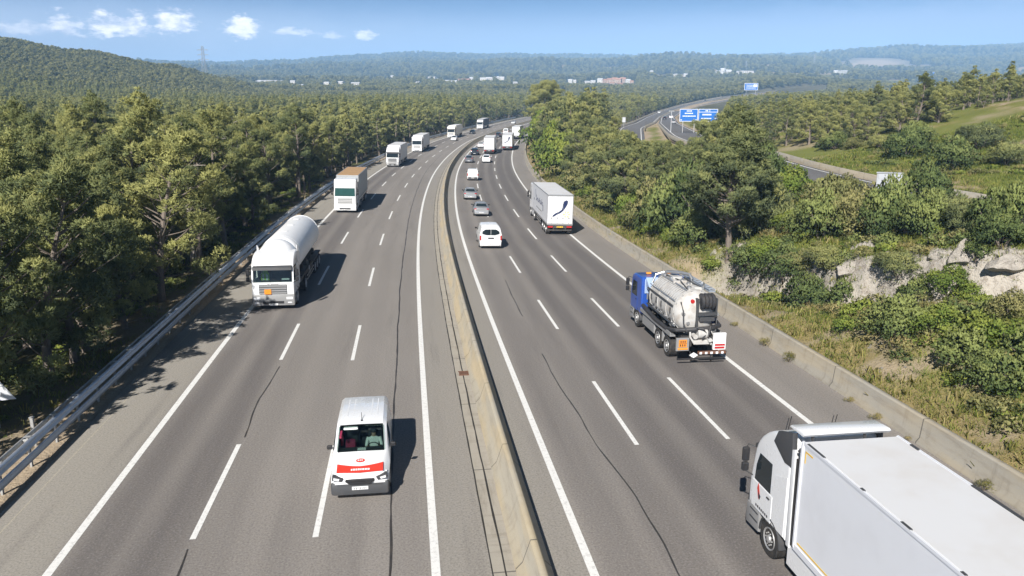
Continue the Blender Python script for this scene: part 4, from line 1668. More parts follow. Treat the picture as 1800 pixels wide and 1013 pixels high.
ri = np.array(rest)
rx, ry, ru = tx[ri], ty[ri], tu[ri]
x2, y2 = scatter(300, 620, 4.8, amax=.80, seed=8)
o2, s2, u2 = ok_tree(x2, y2, 2.5, 6.5)
o2 &= sightline_cap(x2, y2) > 4
x2, y2 = x2[o2], y2[o2]
MX, MY = np.r_[rx, x2], np.r_[ry, y2]
MZ = gz(MX, MY) - .2
msc = np.where((MX > 30) & (MY < 420), RNG.uniform(.30, .52, len(MX)), RNG.uniform(.62, 1.0, len(MX)))
msc = np.minimum(msc, sightline_cap(MX, MY) / 12.0)
W = [tree_mesh(c, t) for c, t, h in LOWPINES]
scatter_object('pine_wood', W, np.stack([MX, MY, MZ], 1), msc, RNG.uniform(0, 6.28, len(MX)), RNG.integers(0, 3, len(MX)))
PX_, PY_, PS_ = [], [], []
for y0, y1, sp, a, b in ((620, 1000, 5.4, .85, 1.15), (1000, 1600, 8.0, 1.1, 1.6), (1600, 2700, 13, 1.3, 2.4), (2700, 4700, 24, 2.2, 3.8)):
    x3, y3 = scatter(y0, y1, sp, amax=.76, seed=int(y0))
    o3, _, _ = ok_tree(x3, y3, 2.5, 8 + sp * .4)
    if y0 >= 1600:
        cov = land(x3, y3, False)[1]
        o3 &= (cov[:, 2] < .25) & ((cov[:, 0] < .3) | (RNG.uniform(0, 1, len(x3)) < .25))
        o3 &= fbm(x3 / 60, y3 / 60, 2, 91) > -.5
    else:
        o3 &= ~((x3 > 60) & (fbm(x3 / 22, y3 / 22, 2, 93) > .42))
    sc3 = np.minimum(RNG.uniform(a, b, len(x3)), sightline_cap(x3, y3) / 9.0)
    o3 &= sc3 > .35
    for hx, hy, hw, hh, hk in HOUSES_AT:
        dxh = x3 - hx * (y3 / hy)
        o3 &= ~((np.abs(dxh) < hw * .5 + 5) & (y3 > hy - 300) & (y3 < hy + 14))  # trees removed along the camera sight line in front of each house
    PX_.append(x3[o3])
    PY_.append(y3[o3])
    PS_.append(sc3[o3])
fx, fy, fs = map(np.concatenate, (PX_, PY_, PS_))
print('far trees', len(fx), 'mid', len(MX), 'individual', n_ind)
scatter_object('distant_wood', FARS, np.stack([fx, fy, gz(fx, fy) - 1.5 * fs], 1), fs, RNG.uniform(0, 6.28, len(fx)), RNG.integers(0, 4, len(fx)))


# ---------------------------------------------------------------- shrubs
def shrub_mesh(seed, mtl, w=1.0, h=.8, n=9, leaf=.095, dens=420, nper=2, width=.75):
    rng = np.random.default_rng(seed)
    puffs = []
    for i in range(n * 2):
        an = i * 2.4 + rng.normal(0, .4)
        rr = w * .85 * math.sqrt((i + .3) / (n * 2)) * rng.uniform(.7, 1.2)
        zz = h * (.22 + .72 * (1 - min(1, rr / w) ** 2) * rng.uniform(.45, 1.25))
        s = w * rng.uniform(.16, .42)
        puffs.append((np.array([math.cos(an) * rr, math.sin(an) * rr, zz]), s, s * rng.uniform(.7, .95)))
    return crown_mesh('foliage', puffs, dens / (w * w), leaf, nper, width, rng, shell=.75, flat=.8, up=.25, mtl=mtl)


def twig_mesh(seed, w, h):
    rng = np.random.default_rng(seed)
    b = MB()
    for k in range(9):
        an, l = rng.uniform(0, 6.28), rng.uniform(.5, .9)
        b.tube([(0, 0, -.2), (math.cos(an) * w * .3 * l, math.sin(an) * w * .3 * l, h * .4), (math.cos(an) * w * .7 * l, math.sin(an) * w * .7 * l, h * .9 * l)], [.03, .02, .008], 4, cap=False)
    me = b.mesh('stem')
    me.materials.append(M['bark'])
    return me


SHRUBS = {
    'dark': [shrub_mesh(41, 'bush_dark', 1, .95, 12), shrub_mesh(42, 'bush_dark', 1, .8, 10)],
    'green': [shrub_mesh(43, 'bush_green', 1, .8, 11), shrub_mesh(44, 'bush_green', 1, .6, 9)],
    'olive': [shrub_mesh(45, 'bush_olive', 1, .8, 10, leaf=.08), shrub_mesh(46, 'bush_olive', 1, .65, 9, leaf=.08)],
    'dry': [shrub_mesh(47, 'dry', .9, .8, 8, leaf=.16, dens=170, nper=3, width=.14), shrub_mesh(48, 'dry', .9, .6, 8, leaf=.16, dens=170, nper=3, width=.14)],
    'pine': [shrub_mesh(49, 'pine', 1, 1.3, 12, leaf=.14, dens=300, nper=3, width=.3)],
}
SHRUBS_BIG = {'dark': [shrub_mesh(61, 'bush_dark', 1, .9, 16, leaf=.055, dens=1000)], 'green': [shrub_mesh(62, 'bush_green', 1, .85, 15, leaf=.055, dens=1000)],
              'olive': [shrub_mesh(63, 'bush_olive', 1, .85, 16, leaf=.05, dens=1000), shrub_mesh(64, 'pine', 1, .9, 16, leaf=.075, dens=900, nper=3, width=.3)]}
STEM = twig_mesh(51, 1.0, .8)
n_shrub = 0


def shrub(kind, x, y, r, h, label, group=None, name='shrub', v=None):
    global n_shrub
    n_shrub += 1
    o = empty(name, label, 'shrub' if name == 'shrub' else name.replace('_', ' '), group)
    o.location = (x, y, float(gz(x, y)[0]) - .08)
    o.scale = (r * random.uniform(.9, 1.1), r * random.uniform(.9, 1.1), h)
    o.rotation_euler.z = random.uniform(0, 6.28)
    ms = SHRUBS_BIG[kind] if (r > 1.15 and kind in SHRUBS_BIG) else SHRUBS[kind]
    f = bpy.data.objects.new('foliage', ms[(v if v is not None else random.randrange(len(ms))) % len(ms)])
    st = bpy.data.objects.new('stem', STEM)
    for c in (f, st):
        COL.objects.link(c)
        c.parent = o
    return o


# ================================================================ vehicles (front bumper at y = 0, body runs to -y)
def clear_glass():
    m = bpy.data.materials.new('clear_glass')
    m.use_nodes = True
    t = NT(m.node_tree)
    tr = t.n('ShaderNodeBsdfTransparent')
    tr.inputs[0].default_value = (.62, .70, .68, 1)
    g = t.n('ShaderNodeBsdfGlossy')
    g.inputs['Roughness'].default_value = .03
    fr = t.n('ShaderNodeFresnel')
    fr.inputs[0].default_value = 1.5
    mx = t.n('ShaderNodeMixShader')
    t.t.links.new(fr.outputs[0], mx.inputs[0])
    t.t.links.new(tr.outputs[0], mx.inputs[1])
    t.t.links.new(g.outputs[0], mx.inputs[2])
    o = t.n('ShaderNodeOutputMaterial')
    t.t.links.new(mx.outputs[0], o.inputs[0])
    return m


M['clear'] = clear_glass()
M['lining_dark'] = mat('cab_lining', (.03, .03, .032), .8, dirt=.05)  # one even dark grey for dashboards, seats and cab walls


def place(o, s, u, oncoming):
    p = Vector(road_pt(s, u))
    f = (Vector(road_pt(s + .5, u)) - Vector(road_pt(s - .5, u))).normalized()
    r = (Vector(road_pt(s, u + .4)) - Vector(road_pt(s, u - .4))).normalized()
    if oncoming:
        f, r = -f, -r
    n = r.cross(f).normalized()
    r = f.cross(n)
    o.matrix_world = Matrix(((r.x, f.x, n.x, p.x), (r.y, f.y, n.y, p.y), (r.z, f.z, n.z, p.z + .01), (0, 0, 0, 1)))
    return o


def place_path(o, P, y, off, oncoming):
    i = int(np.abs(P[:, 1] - y).argmin())
    f = Vector(P[i + 1] - P[i - 1]).normalized()
    r = f.cross(Vector((0, 0, 1))).normalized()
    p = Vector(P[i]) + r * off
    if oncoming:
        f, r = -f, -r
    n = r.cross(f)
    o.matrix_world = Matrix(((r.x, f.x, n.x, p.x), (r.y, f.y, n.y, p.y), (r.z, f.z, n.z, p.z + .04), (0, 0, 0, 1)))


_wc = {}


def wheel(root, x, y, r, w, truck=True):
    k = (r, w, truck)
    side = 1 if x > 0 else -1
    if k not in _wc:
        ring = lambda rr, xx: [(xx, rr * math.cos(a), rr * math.sin(a)) for a in (2 * math.pi * q / 28 for q in range(28))]
        b = MB()
        b.loft([ring(r * .60, -w / 2 + .02), ring(r * .94, -w / 2), ring(r, -w / 2 + .04), ring(r, w / 2 - .04), ring(r * .94, w / 2), ring(r * .60, w / 2 - .02)])
        tm = b.mesh('wheel')
        tm.materials.append(M['tyre'])
        b = MB()
        if truck:
            b.loft([ring(r * .62, w / 2 - .05), ring(r * .60, w / 2 + .005), ring(r * .54, w / 2 - .01), ring(r * .46, w / 2 - .07), ring(r * .24, w / 2 - .05), ring(r * .20, w / 2 + .03), ring(r * .12, w / 2 + .05)])
            for q in range(10):
                a = 2 * math.pi * q / 10
                b.cyl((w / 2 - .02, r * .33 * math.cos(a), r * .33 * math.sin(a)), .022, .07, 'x', 6)
        else:
            b.loft([ring(r * .66, w / 2 - .05), ring(r * .64, w / 2 + .004), ring(r * .58, w / 2 - .01), ring(r * .5, w / 2 - .05), ring(r * .2, w / 2 - .02), ring(r * .12, w / 2)])
            for q in range(5):
                a = 2 * math.pi * q / 5
                b.box((w / 2 - .02, r * .36 * math.cos(a), r * .36 * math.sin(a)), (.03, .06, r * .5), rot=None)
        rm = b.mesh('rim')
        rm.materials.append(M['rim'])
        _wc[k] = (tm, rm)
    tm, rm = _wc[k]
    o = bpy.data.objects.new('wheel', tm)
    COL.objects.link(o)
    o.parent = root
    o.location = (x, y, r)
    if side < 0:
        o.rotation_euler.z = math.pi
    q = bpy.data.objects.new('rim', rm)
    COL.objects.link(q)
    q.parent = o
    return o


def opan(b, pts, out, t=.012, inset=0.0):
    pts = [Vector(p) for p in pts]
    n = (pts[1] - pts[0]).cross(pts[2] - pts[0])
    if n.dot(Vector(out)) < 0:
        pts = pts[::-1]
    return b.panel(pts, t, inset)


def number_plate(parent, y, z, w=.52, front=True, mtl='plate', x=0.0, seed=0):
    b = MB()
    b.box((x, y, z), (w, .02, w * .215), .004)
    p = b.build('number_plate', M[mtl], parent)
    rng = np.random.default_rng(seed)
    k = MB()
    sgn = 1 if front else -1
    for q in range(7):                                  # unreadable in the photograph: character-sized marks
        if q == 4:
            continue
        k.box((x - w * .36 + q * w * .12, y + sgn * .0105, z), (w * .07 * rng.uniform(.5, 1), .004, w * .13))
    k.build('character', M['ink'], p)
    return p


# ------------------------------------------------------------------ lorries
def cab_profile(hi):
    if hi == 'low':
        return [(-.02, .92), (.0, 1.25), (-.03, 1.72), (-.22, 2.62), (-.36, 2.86), (-.7, 2.98), (-2.05, 2.98), (-2.15, 2.86), (-2.15, .92)]
    if hi == 'flat':
        return [(-.02, .92), (.0, 1.25), (-.03, 1.86), (-.20, 2.82), (-.24, 3.02), (-.32, 3.55), (-.5, 3.75), (-2.1, 3.80), (-2.2, 3.7), (-2.2, .92)]
    if hi == 'mid':
        return [(-.02, .92), (.0, 1.25), (-.03, 1.70), (-.22, 2.56), (-.28, 2.72), (-.40, 2.90), (-.60, 3.06), (-.90, 3.20), (-1.3, 3.30), (-2.05, 3.34), (-2.16, 3.24), (-2.2, .92)]
    return [(-.02, .92), (.0, 1.25), (-.03, 1.78), (-.24, 2.72), (-.30, 2.86), (-.41, 3.03), (-.58, 3.22), (-.82, 3.41), (-1.1, 3.57), (-1.4, 3.69), (-1.75, 3.76), (-2.12, 3.78), (-2.22, 3.66), (-2.22, .92)]


def make_cab(root, paint, hi='high', grille='dark', lamp_low=True, W=2.46, front_detail=True, visor='dark', glassm='glass', open_front=False, plate_seed=0):
    pr = cab_profile(hi)
    hw = W / 2
    b = MB()
    if open_front:
        # hollow cab: side walls, roof, back and front below the windscreen, so one sees in
        zc, zt = pr[2][1], pr[3][1]
        low = [p for p in pr if p[1] <= zc + .001]
        b.prism([(-.02, .92), (.0, 1.25), (-.03, zc), (-.62, zc), (-.62, .92)], -hw, hw, .07)
        i = pr.index(pr[3])
        roof = pr[3:-2] + [(pr[-3][0], zt)]
        b.prism(roof, -hw, hw, .14, 3)
        b.bx(-hw + .02, hw - .02, -2.22, -2.12, .92, zt)
        for sx in (-1, 1):
            b.prism([(-.62, .92), (-.62, zc), (-1.62, zc), (-1.62, zt), (-2.22, zt), (-2.22, .92)], sx * (hw - .055), sx * hw)
            b.prism([(-.03, zc), (-.12, zc), (-.34, zt), (-.24, zt)], sx * (hw - .09), sx * hw)
        b.bx(-hw + .05, hw - .05, -2.15, -.5, .95, 1.02)
    else:
        b.prism(pr, -hw, hw, .13, 4)
    cab = b.build('cab', M[paint], root)
    zc, zt = pr[2][1], pr[3][1]
    yc, yt = pr[2][0], pr[3][0]
    b = MB()
    opan(b, [(-hw + .10, yc, zc + .03), (hw - .10, yc, zc + .03), (hw - .13, yt + .01, zt - .03), (-hw + .13, yt + .01, zt - .03)], (0, 1, .2), .012 if not open_front else .006)
    b.build('windscreen', M['clear' if open_front else glassm], cab)
    for sx in (-1, 1):
        x = sx * hw
        b = MB()
        opan(b, [(x, -.34, zc + .02), (x, -1.28, zc + .02), (x, -1.28, zt - .05), (x, -.56, zt - .05), (x, -.40, zt - .45)], (sx, 0, 0), .010)
        b.build('side_window', M['clear' if open_front else glassm], cab)
        b = MB()
        opan(b, [(x, -.26, .98), (x, -1.40, .98), (x, -1.40, zc - .02), (x, -.26, zc - .02)], (sx, 0, 0), .014)
        b.build('door', M[paint], cab)
        b = MB()
        b.box((x + sx * .03, -1.22, zc - .14), (.03, .16, .04), .01)
        b.build('door_handle', M['black'], cab)
        # mirrors on curved arms
        b = MB()
        b.box((x + sx * .20, -.08, zt - .28), (.20, .12, .42), .03).box((x + sx * .20, -.08, zt - .66), (.20, .12, .26), .03)
        b.tube([(x - sx * .02, -.2, zt - .02), (x + sx * .14, -.08, zt + .02), (x + sx * .2, -.08, zt - .1)], .02, 6)
        b.tube([(x - sx * .02, -.2, zt - .9), (x + sx * .2, -.08, zt - .78)], .02, 6)
        b.build('mirror', M['black'], cab)
        b = MB()
        b.box((x - sx * .06, -.45, .60), (.16, .5, .06), .01).box((x - sx * .06, -.45, .85), (.16, .5, .05), .01)
        b.build('step', M['dark'], cab)
        b = MB()
        # wheel arch
        pts = [(-1.40 + .60 * math.cos(a), .52 + .60 * math.sin(a)) for a in (math.pi * q / 10 for q in range(11))]
        pin = [(-1.40 + .55 * math.cos(a), .52 + .55 * math.sin(a)) for a in (math.pi * q / 10 for q in range(10, -1, -1))]
        b.prism(pts + pin, x - sx * .28, x + sx * .012)
        b.build('wheel_arch', M['dark'], cab)
    b = MB()
    b.prism([(yt + .06, zt - .06), (yt + .20, zt - .12), (yt + .16, zt + .04), (yt - .02, zt + .14)], -hw + .08, hw - .08, .02)
    if visor:
        b.build('sun_visor', M[paint if visor == 'paint' else 'dark'], cab)
    # grille
    g0, g1 = .98, zc - .14
    b = MB()
    b.bx(-.82, .82, -.10, .018, g0, g1, .02)
    gr_ = b.build('grille', M['dark' if grille != 'light' else 'grey'], cab)
    b = MB()
    for q in range(4):
        z = g0 + (q + .5) * (g1 - g0) / 4
        hb = .052 if grille == 'bars' else .032
        b.bx(-.80, .80, .012, .036, z - hb, z + hb * .8, .008)
    b.build('grille_bar', M['alu' if grille == 'bars' else ('grey' if grille != 'light' else 'white')], cab)
    # bumper
    b = MB()
    b.prism([(-.75, .34), (.02, .28), (.06, .45), (.05, .80), (.0, .955), (-.75, .955)], -hw - .01, hw + .01, .06)
    bu = b.build('bumper', M[{'bars': 'grey', 'dark': 'grey', 'light': 'white'}.get(grille, 'grey')], cab)
    b = MB()
    b.bx(-.62, .62, .0, .066, .40, .56, .01)
    b.build('air_intake', M['black'], bu)
    for sx in (-1, 1):
        b = MB()
        b.box((sx * (hw - .27), .045, .72), (.40, .06, .17), .03)
        b.build('headlight', M['lamp'], cab)
        b = MB()
        b.box((sx * (hw - .27), .052, .46), (.26, .04, .09), .02)
        b.build('fog_lamp', M['lamp'], cab)
    number_plate(bu, .068, .36, .52, True, seed=plate_seed)
    for q in (-.5, .12):
        b = MB()
        b.tube([(q, yc + .03, zc + .03), (q + .55, yc - .02, zc + .22)], .012, 5)
        b.build('wiper', M['black'], cab)
    return cab


def side_bits(root, y0, y1, hw=1.22, skirt='paint', paint='white'):
    b = MB()
    for sx in (-.42, .42):
        b.bx(sx - .05, sx + .05, y1, y0, .72, 1.0)
    b.bx(-.5, .5, y0 - .6, y0 - .3, .6, .95)
    b.build('chassis', M['chassis'], root)


def trailer(root, y0, y1, wall, roof='white_roof', doors='white_dirty', z0=1.12, z1=4.0, hw=1.26, curtain=False, plate='plate', seed=0, rail='alu'):
    b = MB()
    b.bx(-hw, hw, y1, y0, z0, z1, .03)
    t = b.build('trailer', M[wall], root)
    b = MB()
    b.bx(-hw + .06, hw - .06, y1 + .06, y0 - .06, z1 - .02, z1 + .012, .005)
    rf = b.build('roof', M[roof], t)
    b = MB()
    # edge rails
    for sx in (-1, 1):
        b.bx(sx * hw - .02, sx * hw + .02, y1, y0, z1 - .05, z1 + .02)
        b.bx(sx * hw - .03, sx * hw + .02, y1, y0, z0 - .06, z0 + .10)
    b.bx(-hw, hw, y1 - .012, y1 + .04, z1 - .14, z1 + .02)
    b.bx(-hw, hw, y1 - .012, y1 + .04, z0 - .10, z0 + .06)
    for sx in (-1, 1):
        b.bx(sx * hw - .05 * (1 if sx > 0 else -.2), sx * hw + .012 * sx, y1 - .012, y1 + .05, z0, z1)
        b.bx(sx * hw - .04, sx * hw + .02, y0 - .06, y0 + .01, z0, z1)
    b.build('edge_rail', M[rail], t)
    if curtain:
        b = MB()
        n = 14
        for sx in (-1, 1):
            for q in range(n):
                y = y0 - .3 + (y1 - y0 + .6) * q / (n - 1)
                b.bx(sx * (hw + .008) - .008, sx * (hw + .008) + .008, y - .025, y + .025, z0 - .02, z0 + .28)
        b.build('curtain_strap', M['dark'], t)
    for sx in (-1, 1):
        b = MB()
        b.bx(min(sx * .02, sx * (hw - .06)), max(sx * .02, sx * (hw - .06)), y1 - .03, y1, z0 + .08, z1 - .16, .008)
        d = b.build('rear_door', M[doors], t)
        b = MB()
        for xx in (.28, .86):
            b.tube([(sx * xx, y1 - .05, z0 + .1), (sx * xx, y1 - .05, z1 - .2)], .016, 6)
            b.box((sx * xx, y1 - .05, z0 + .62), (.2, .03, .04))
        b.build('locking_bar', M['alu'], t)
        b = MB()
        b.box((sx * (hw - .32), y1 - .02, .86), (.52, .06, .16), .02)
        b.build('tail_light', M['red_lens'], t)
        b = MB()
        b.box((sx * (hw - .25), y1 + .9, .62), (.36, .04, .5))
        b.build('mud_flap', M['black'], t)
        if y0 - y1 > 9:
            b = MB()
            for z in (.55, .78, .98):
                b.bx(sx * (hw - .05) - .02, sx * (hw - .05) + .02, y1 + 5.2, y0 - 4.2, z - .05, z + .05)
            b.build('side_guard', M['alu'], t)
    b = MB()
    b.bx(-hw + .05, hw - .05, y1 + .02, y1 + .12, .46, .60, .01)
    for sx in (-.6, .6):
        b.bx(sx - .04, sx + .04, y1 + .05, y1 + .12, .5, 1.1)
    b.build('underrun_bar', M['chassis'], t)
    b = MB()
    for sx in (-.5, .5):
        b.bx(sx - .06, sx + .06, y1 + .1, y0 - 1.0, .9, 1.10)
    b.bx(-1.0, 1.0, y1 + .06, y1 + .2, .72, 1.08)
    b.build('chassis', M['chassis'], t)
    number_plate(t, y1 - .06, .86, .5 if plate == 'plate' else .62, False, plate, seed=seed)
    return t


def semi(label, s, u, oncoming, L=16.3, paint='white', hi='high', grille='dark', wall='white_dirty', roof='white_roof', doors='white_dirty', curtain=False, group=None, name='articulated_lorry', tall=4.0,
         plate='plate', seed=0, rail='alu', visor='dark', glassm='glass'):
    r = empty(name, label, 'lorry', group)
    make_cab(r, paint, hi, grille, visor=visor, glassm=glassm, plate_seed=seed)
    side_bits(r, -2.2, -6.3)
    for sx in (-1, 1):
        b = MB()
        b.bx(sx * 1.16 - .06, sx * 1.16 + .06, -4.3, -2.35, .36, 1.02, .05)
        b.build('side_skirt', M[paint], r)
        wheel(r, sx * 1.06, -1.40, .52, .34)
        wheel(r, sx * .98, -5.05, .52, .58)
        for q in (L - 3.6, L - 2.3, L - 1.0) if L > 15 else (L - 3.2, L - 1.9):
            wheel(r, sx * 1.03, -q, .50, .42)
    trailer(r, -2.75, -L, wall, roof, doors, z1=tall, curtain=curtain, plate=plate, seed=seed, rail=rail)
    place(r, s, u, oncoming)
    return r


# oncoming side --------------------------------------------------------------------------------------------
def text_on(parent, s, size, mtl, loc, rot, sx=1.0, name='lettering'):
    me = text_mesh(s, size, .004)
    o = link(name, me, M[mtl], parent)
    o.location, o.rotation_euler = loc, rot
    o.scale.x = sx
    return o


def tanker():
    r = empty('tanker_lorry', 'oncoming white tanker lorry with silver grille and orange hazard plate', 'lorry')
    cab = make_cab(r, 'white', 'mid', 'bars', open_front=True, plate_seed=3)
    # interior: dashboard, seats, lining
    b = MB()
    b.bx(-1.1, 1.1, -.62, -.16, 1.4, 1.72, .04)
    b.bx(-1.12, 1.12, -2.1, -2.0, 1.0, 2.7)
    b.build('dashboard', M['lining_dark'], cab)
    b = MB()
    b.bx(.28, .82, -1.5, -1.3, 1.3, 2.35, .08).bx(.28, .82, -1.35, -.85, 1.2, 1.42, .06)
    b.build('seat', M['lining_dark'], cab)
    b = MB()
    b.bx(.32, .82, -.98, -.80, 1.40, 2.12, .12, 2)
    b.bx(.40, .72, -.92, -.82, 2.1, 2.26, .05)
    b.build('seat_cover', M['hiviz'], cab)
    b = MB()
    b.bx(.40, .50, -.81, -.785, 1.55, 2.05).bx(.62, .72, -.81, -.785, 1.55, 2.05)
    b.build('reflective_band', M['sign_white'], cab)
    b = MB()
    b.bx(-.95, -.5, -.36, -.18, 1.80, 1.88, .02)
    b.build('papers', M['paper'], cab)
    # hazard plate and name on the grille
    b = MB()
    b.box((.30, .065, 1.14), (.40, .02, .30), .004)
    p = b.build('hazard_plate', M['orange'], cab)
    text_on(cab, 'SCANIA', .17, 'alu', (0, .03, 1.60), (R(90), 0, R(180)), 1.15)
    # roof deflector, taller than the cab, meeting the tank
    b = MB()
    arch = lambda y, rx, rz, z0: [(rx * math.cos(a), y, z0 + rz * math.sin(a)) for a in (math.pi * q / 18 for q in range(19))]
    b.loft([arch(-1.25, .85, .32, 3.0), arch(-1.6, 1.02, .66, 2.95), arch(-2.0, 1.14, 1.0, 2.85), arch(-2.35, 1.20, 1.24, 2.7), arch(-2.62, 1.21, 1.27, 2.66)])
    b.build('roof_deflector', M['white'], cab)
    for sx in (-1, 1):
        b = MB()
        b.prism([(-2.2, 1.1), (-2.2, 3.6), (-2.75, 3.3), (-2.75, 1.1)], sx * 1.19, sx * 1.22)
        b.build('side_deflector', M['white'], cab)
    side_bits(r, -2.2, -6.3)
    L = 14.0
    ring = lambda y, rx, rz, cz: [(rx * math.cos(a), y, cz + rz * math.sin(a)) for a in (2 * math.pi * q / 40 for q in range(40))]
    b = MB()
    cz = 2.66
    b.loft([ring(-2.72, .55, .55, cz), ring(-2.78, .85, .85, cz), ring(-2.92, 1.10, 1.10, cz), ring(-3.15, 1.25, 1.26, cz), ring(-3.5, 1.29, 1.29, cz), ring(-L + .9, 1.27, 1.27, cz), ring(-L + .45, 1.20, 1.18, cz),
            ring(-L + .18, 1.0, 1.0, cz), ring(-L, .6, .6, cz)])
    tk = b.build('tank', M['tank_white'], r)
    b = MB()
    for y in (-3.7, -L + 1.1):
        b.loft([ring(y + .03, 1.27, 1.27, cz), ring(y + .03, 1.295, 1.295, cz), ring(y - .03, 1.295, 1.295, cz), ring(y - .03, 1.27, 1.27, cz)], cap=False)
    b.build('tank_band', M['tank_white'], tk)
    b = MB()
    for y in (-5.5, -8.2, -11):
        b.cyl((0, y, cz + 1.27), .22, .07, 'z', 18)
    b.build('manhole', M['tank_white'], tk)
    b = MB()
    for sx in (-.45, .45):
        b.bx(sx - .06, sx + .06, -L + .3, -4.6, .85, 1.30)
    for y in (-6.5, -8.5, -10.5, -12.5):
        b.bx(-.9, .9, y - .1, y + .1, 1.0, 1.5)
    for sx in (-1, 1):
        b.bx(sx * 1.12 - .06, sx * 1.12 + .06, -L + .5, -3.4, .95, 1.12)
        b.bx(sx * 1.12 - .10, sx * 1.12 + .10, -9.2, -6.4, .5, .95)
    b.build('chassis', M['chassis'], r)
    for sx in (-1, 1):
        b = MB()
        for z in (.5, .75):
            b.bx(sx * 1.2 - .02, sx * 1.2 + .02, -9.6, -6.2, z - .04, z + .04)
        b.tube([(sx * 1.2, -7.0, .5), (sx * 1.2, -7.4, 1.2), (sx * 1.2, -7.8, .5)], .03, 6)
        b.build('side_guard', M['alu'], r)
        b = MB()
        b.bx(sx * 1.04 - .2, sx * 1.04 + .2, -L + .1, -L + 4.3, 1.04, 1.10)
        b.build('mudguard', M['black'], r)
        wheel(r, sx * 1.06, -1.40, .52, .34)
        wheel(r, sx * .98, -5.0, .52, .58)
        for q in (L - 3.6, L - 2.3, L - 1.0):
            wheel(r, sx * 1.03, -q, .50, .42)
    b = MB()
    b.bx(-1.2, 1.2, -L - .02, -L + .08, .45, .62)
    b.build('underrun_bar', M['chassis'], r)
    b = MB()
    b.cyl((.95, -3.2, .75), .32, 1.3, 'y', 16, .04)
    b.build('fuel_tank', M['alu'], r)
    place(r, 46.5, -8.25, True)


tanker()
r_ = semi('oncoming white lorry with a tan tarpaulin roof and grey curtain sides', 88.6, -8.1, True, L=14.2, hi='flat', grille='light', wall='grey_curtain', roof='tan_tarp', curtain=True, seed=5, visor=None, glassm='glass_green')
semi('oncoming all-white articulated lorry with a dark grille, behind the tan-roofed lorry', 152.6, -8.35, True, hi='high', grille='bars', seed=6)
semi('oncoming white articulated lorry with a plain white front, fourth in the slow lane', 193.6, -8.2, True, hi='flat', grille='light', seed=7, visor=None)
semi('cream fronted oncoming lorry partly hidden by a small white car', 257, -7.6, True, paint='cream', wall='cream', hi='flat', grille='light', seed=8)
semi('farthest oncoming lorry with white cab and dark navy trailer', 325, -8.7, True, wall='dark_curtain', curtain=True, hi='high', grille='light', seed=9)
# outbound side --------------------------------------------------------------------------------------------
L_ = 15.4
r_ = semi('white box lorry with a dark blue blade emblem on its rear doors and yellow plate', 74.2 + L_, 14.35, False, L=L_, hi='flat', doors='white', plate='yellow', seed=10)


def emblem(tr, y, hw, side=True):
    """blue paddle-like mark across the rear doors with a faint yellow flower beside it"""
    e = MB()
    blade = [(.12, 2.55), (.20, 2.75), (.22, 3.1), (.34, 3.38), (.55, 3.50), (.72, 3.42), (.70, 3.15), (.55, 2.85), (.35, 2.55), (.10, 2.30), (-.1, 2.18), (-.3, 2.1), (-.62, 1.88), (-.78, 1.86), (-.72, 2.02), (-.45, 2.22), (-.15, 2.34)]
    e.prism([(-a if False else a, b) for a, b in blade], y - .042, y - .032, axis='y')
    e.build('emblem', M['logo_blue'], tr)
    f = MB()
    for q in range(6):
        a = q * math.pi / 3
        f.prism([(.62 + .06 * math.cos(a), 2.1 + .06 * math.sin(a)), (.62 + .30 * math.cos(a - .3), 2.1 + .30 * math.sin(a - .3)), (.62 + .36 * math.cos(a), 2.1 + .36 * math.sin(a)), (.62 + .30 * math.cos(a + .3), 2.1 + .30 * math.sin(a + .3))],
                y - .040, y - .032, axis='y')
    f.build('flower_emblem', M['logo_yellow'], tr)


def child(o, nm):
    return next(c for c in o.children if c.name.split('.')[0] == nm)


tr = child(r_, 'trailer')
emblem(tr, -L_, 1.26)
# side name: illegible blue script with a large swash
k = MB()
k.prism([(-5.6, 3.55), (-5.75, 3.55), (-6.15, 2.75), (-6.0, 2.7)], -1.275, -1.262)
k.prism([(-4.4, 2.35), (-4.7, 2.55), (-4.8, 2.35), (-4.55, 2.2)], -1.275, -1.262)
for q in range(9):
    y = -6.3 - q * .62
    h = (.62, .36, .40, .36, .55, .36, .36, .62, .36)[q]
    k.bx(-1.275, -1.262, y - .36, y - .22, 2.42, 2.42 + h)
    k.bx(-1.275, -1.262, y - .36, y, 2.42 + .14 * (q % 3), 2.52 + .14 * (q % 3))
k.bx(-1.275, -1.262, -12.1, -11.85, 1.95, 2.55)
k.build('lettering', M['logo_blue'], tr)
k = MB()
for q in range(16):
    k.bx(-1.275, -1.262, -6.6 - q * .28 - .18, -6.6 - q * .28, 1.74, 1.86)
k.build('small_lettering', M['grey'], tr)

semi('plain white box lorry in the middle lane behind a small white car', 190 + 13, 9.9, False, L=13, hi='flat', doors='white', seed=12)
r2 = semi('far white outbound lorry with a small dark mark on its rear doors', 202.4 + 15, 14.1, False, L=15, hi='flat', doors='white', seed=13)
t2 = child(r2, 'trailer')
emblem(t2, -15, 1.26)
semi('farthest white outbound lorry, nearest the right verge of the bend', 251.6 + 15, 14.3, False, L=15, hi='flat', doors='white', seed=14)


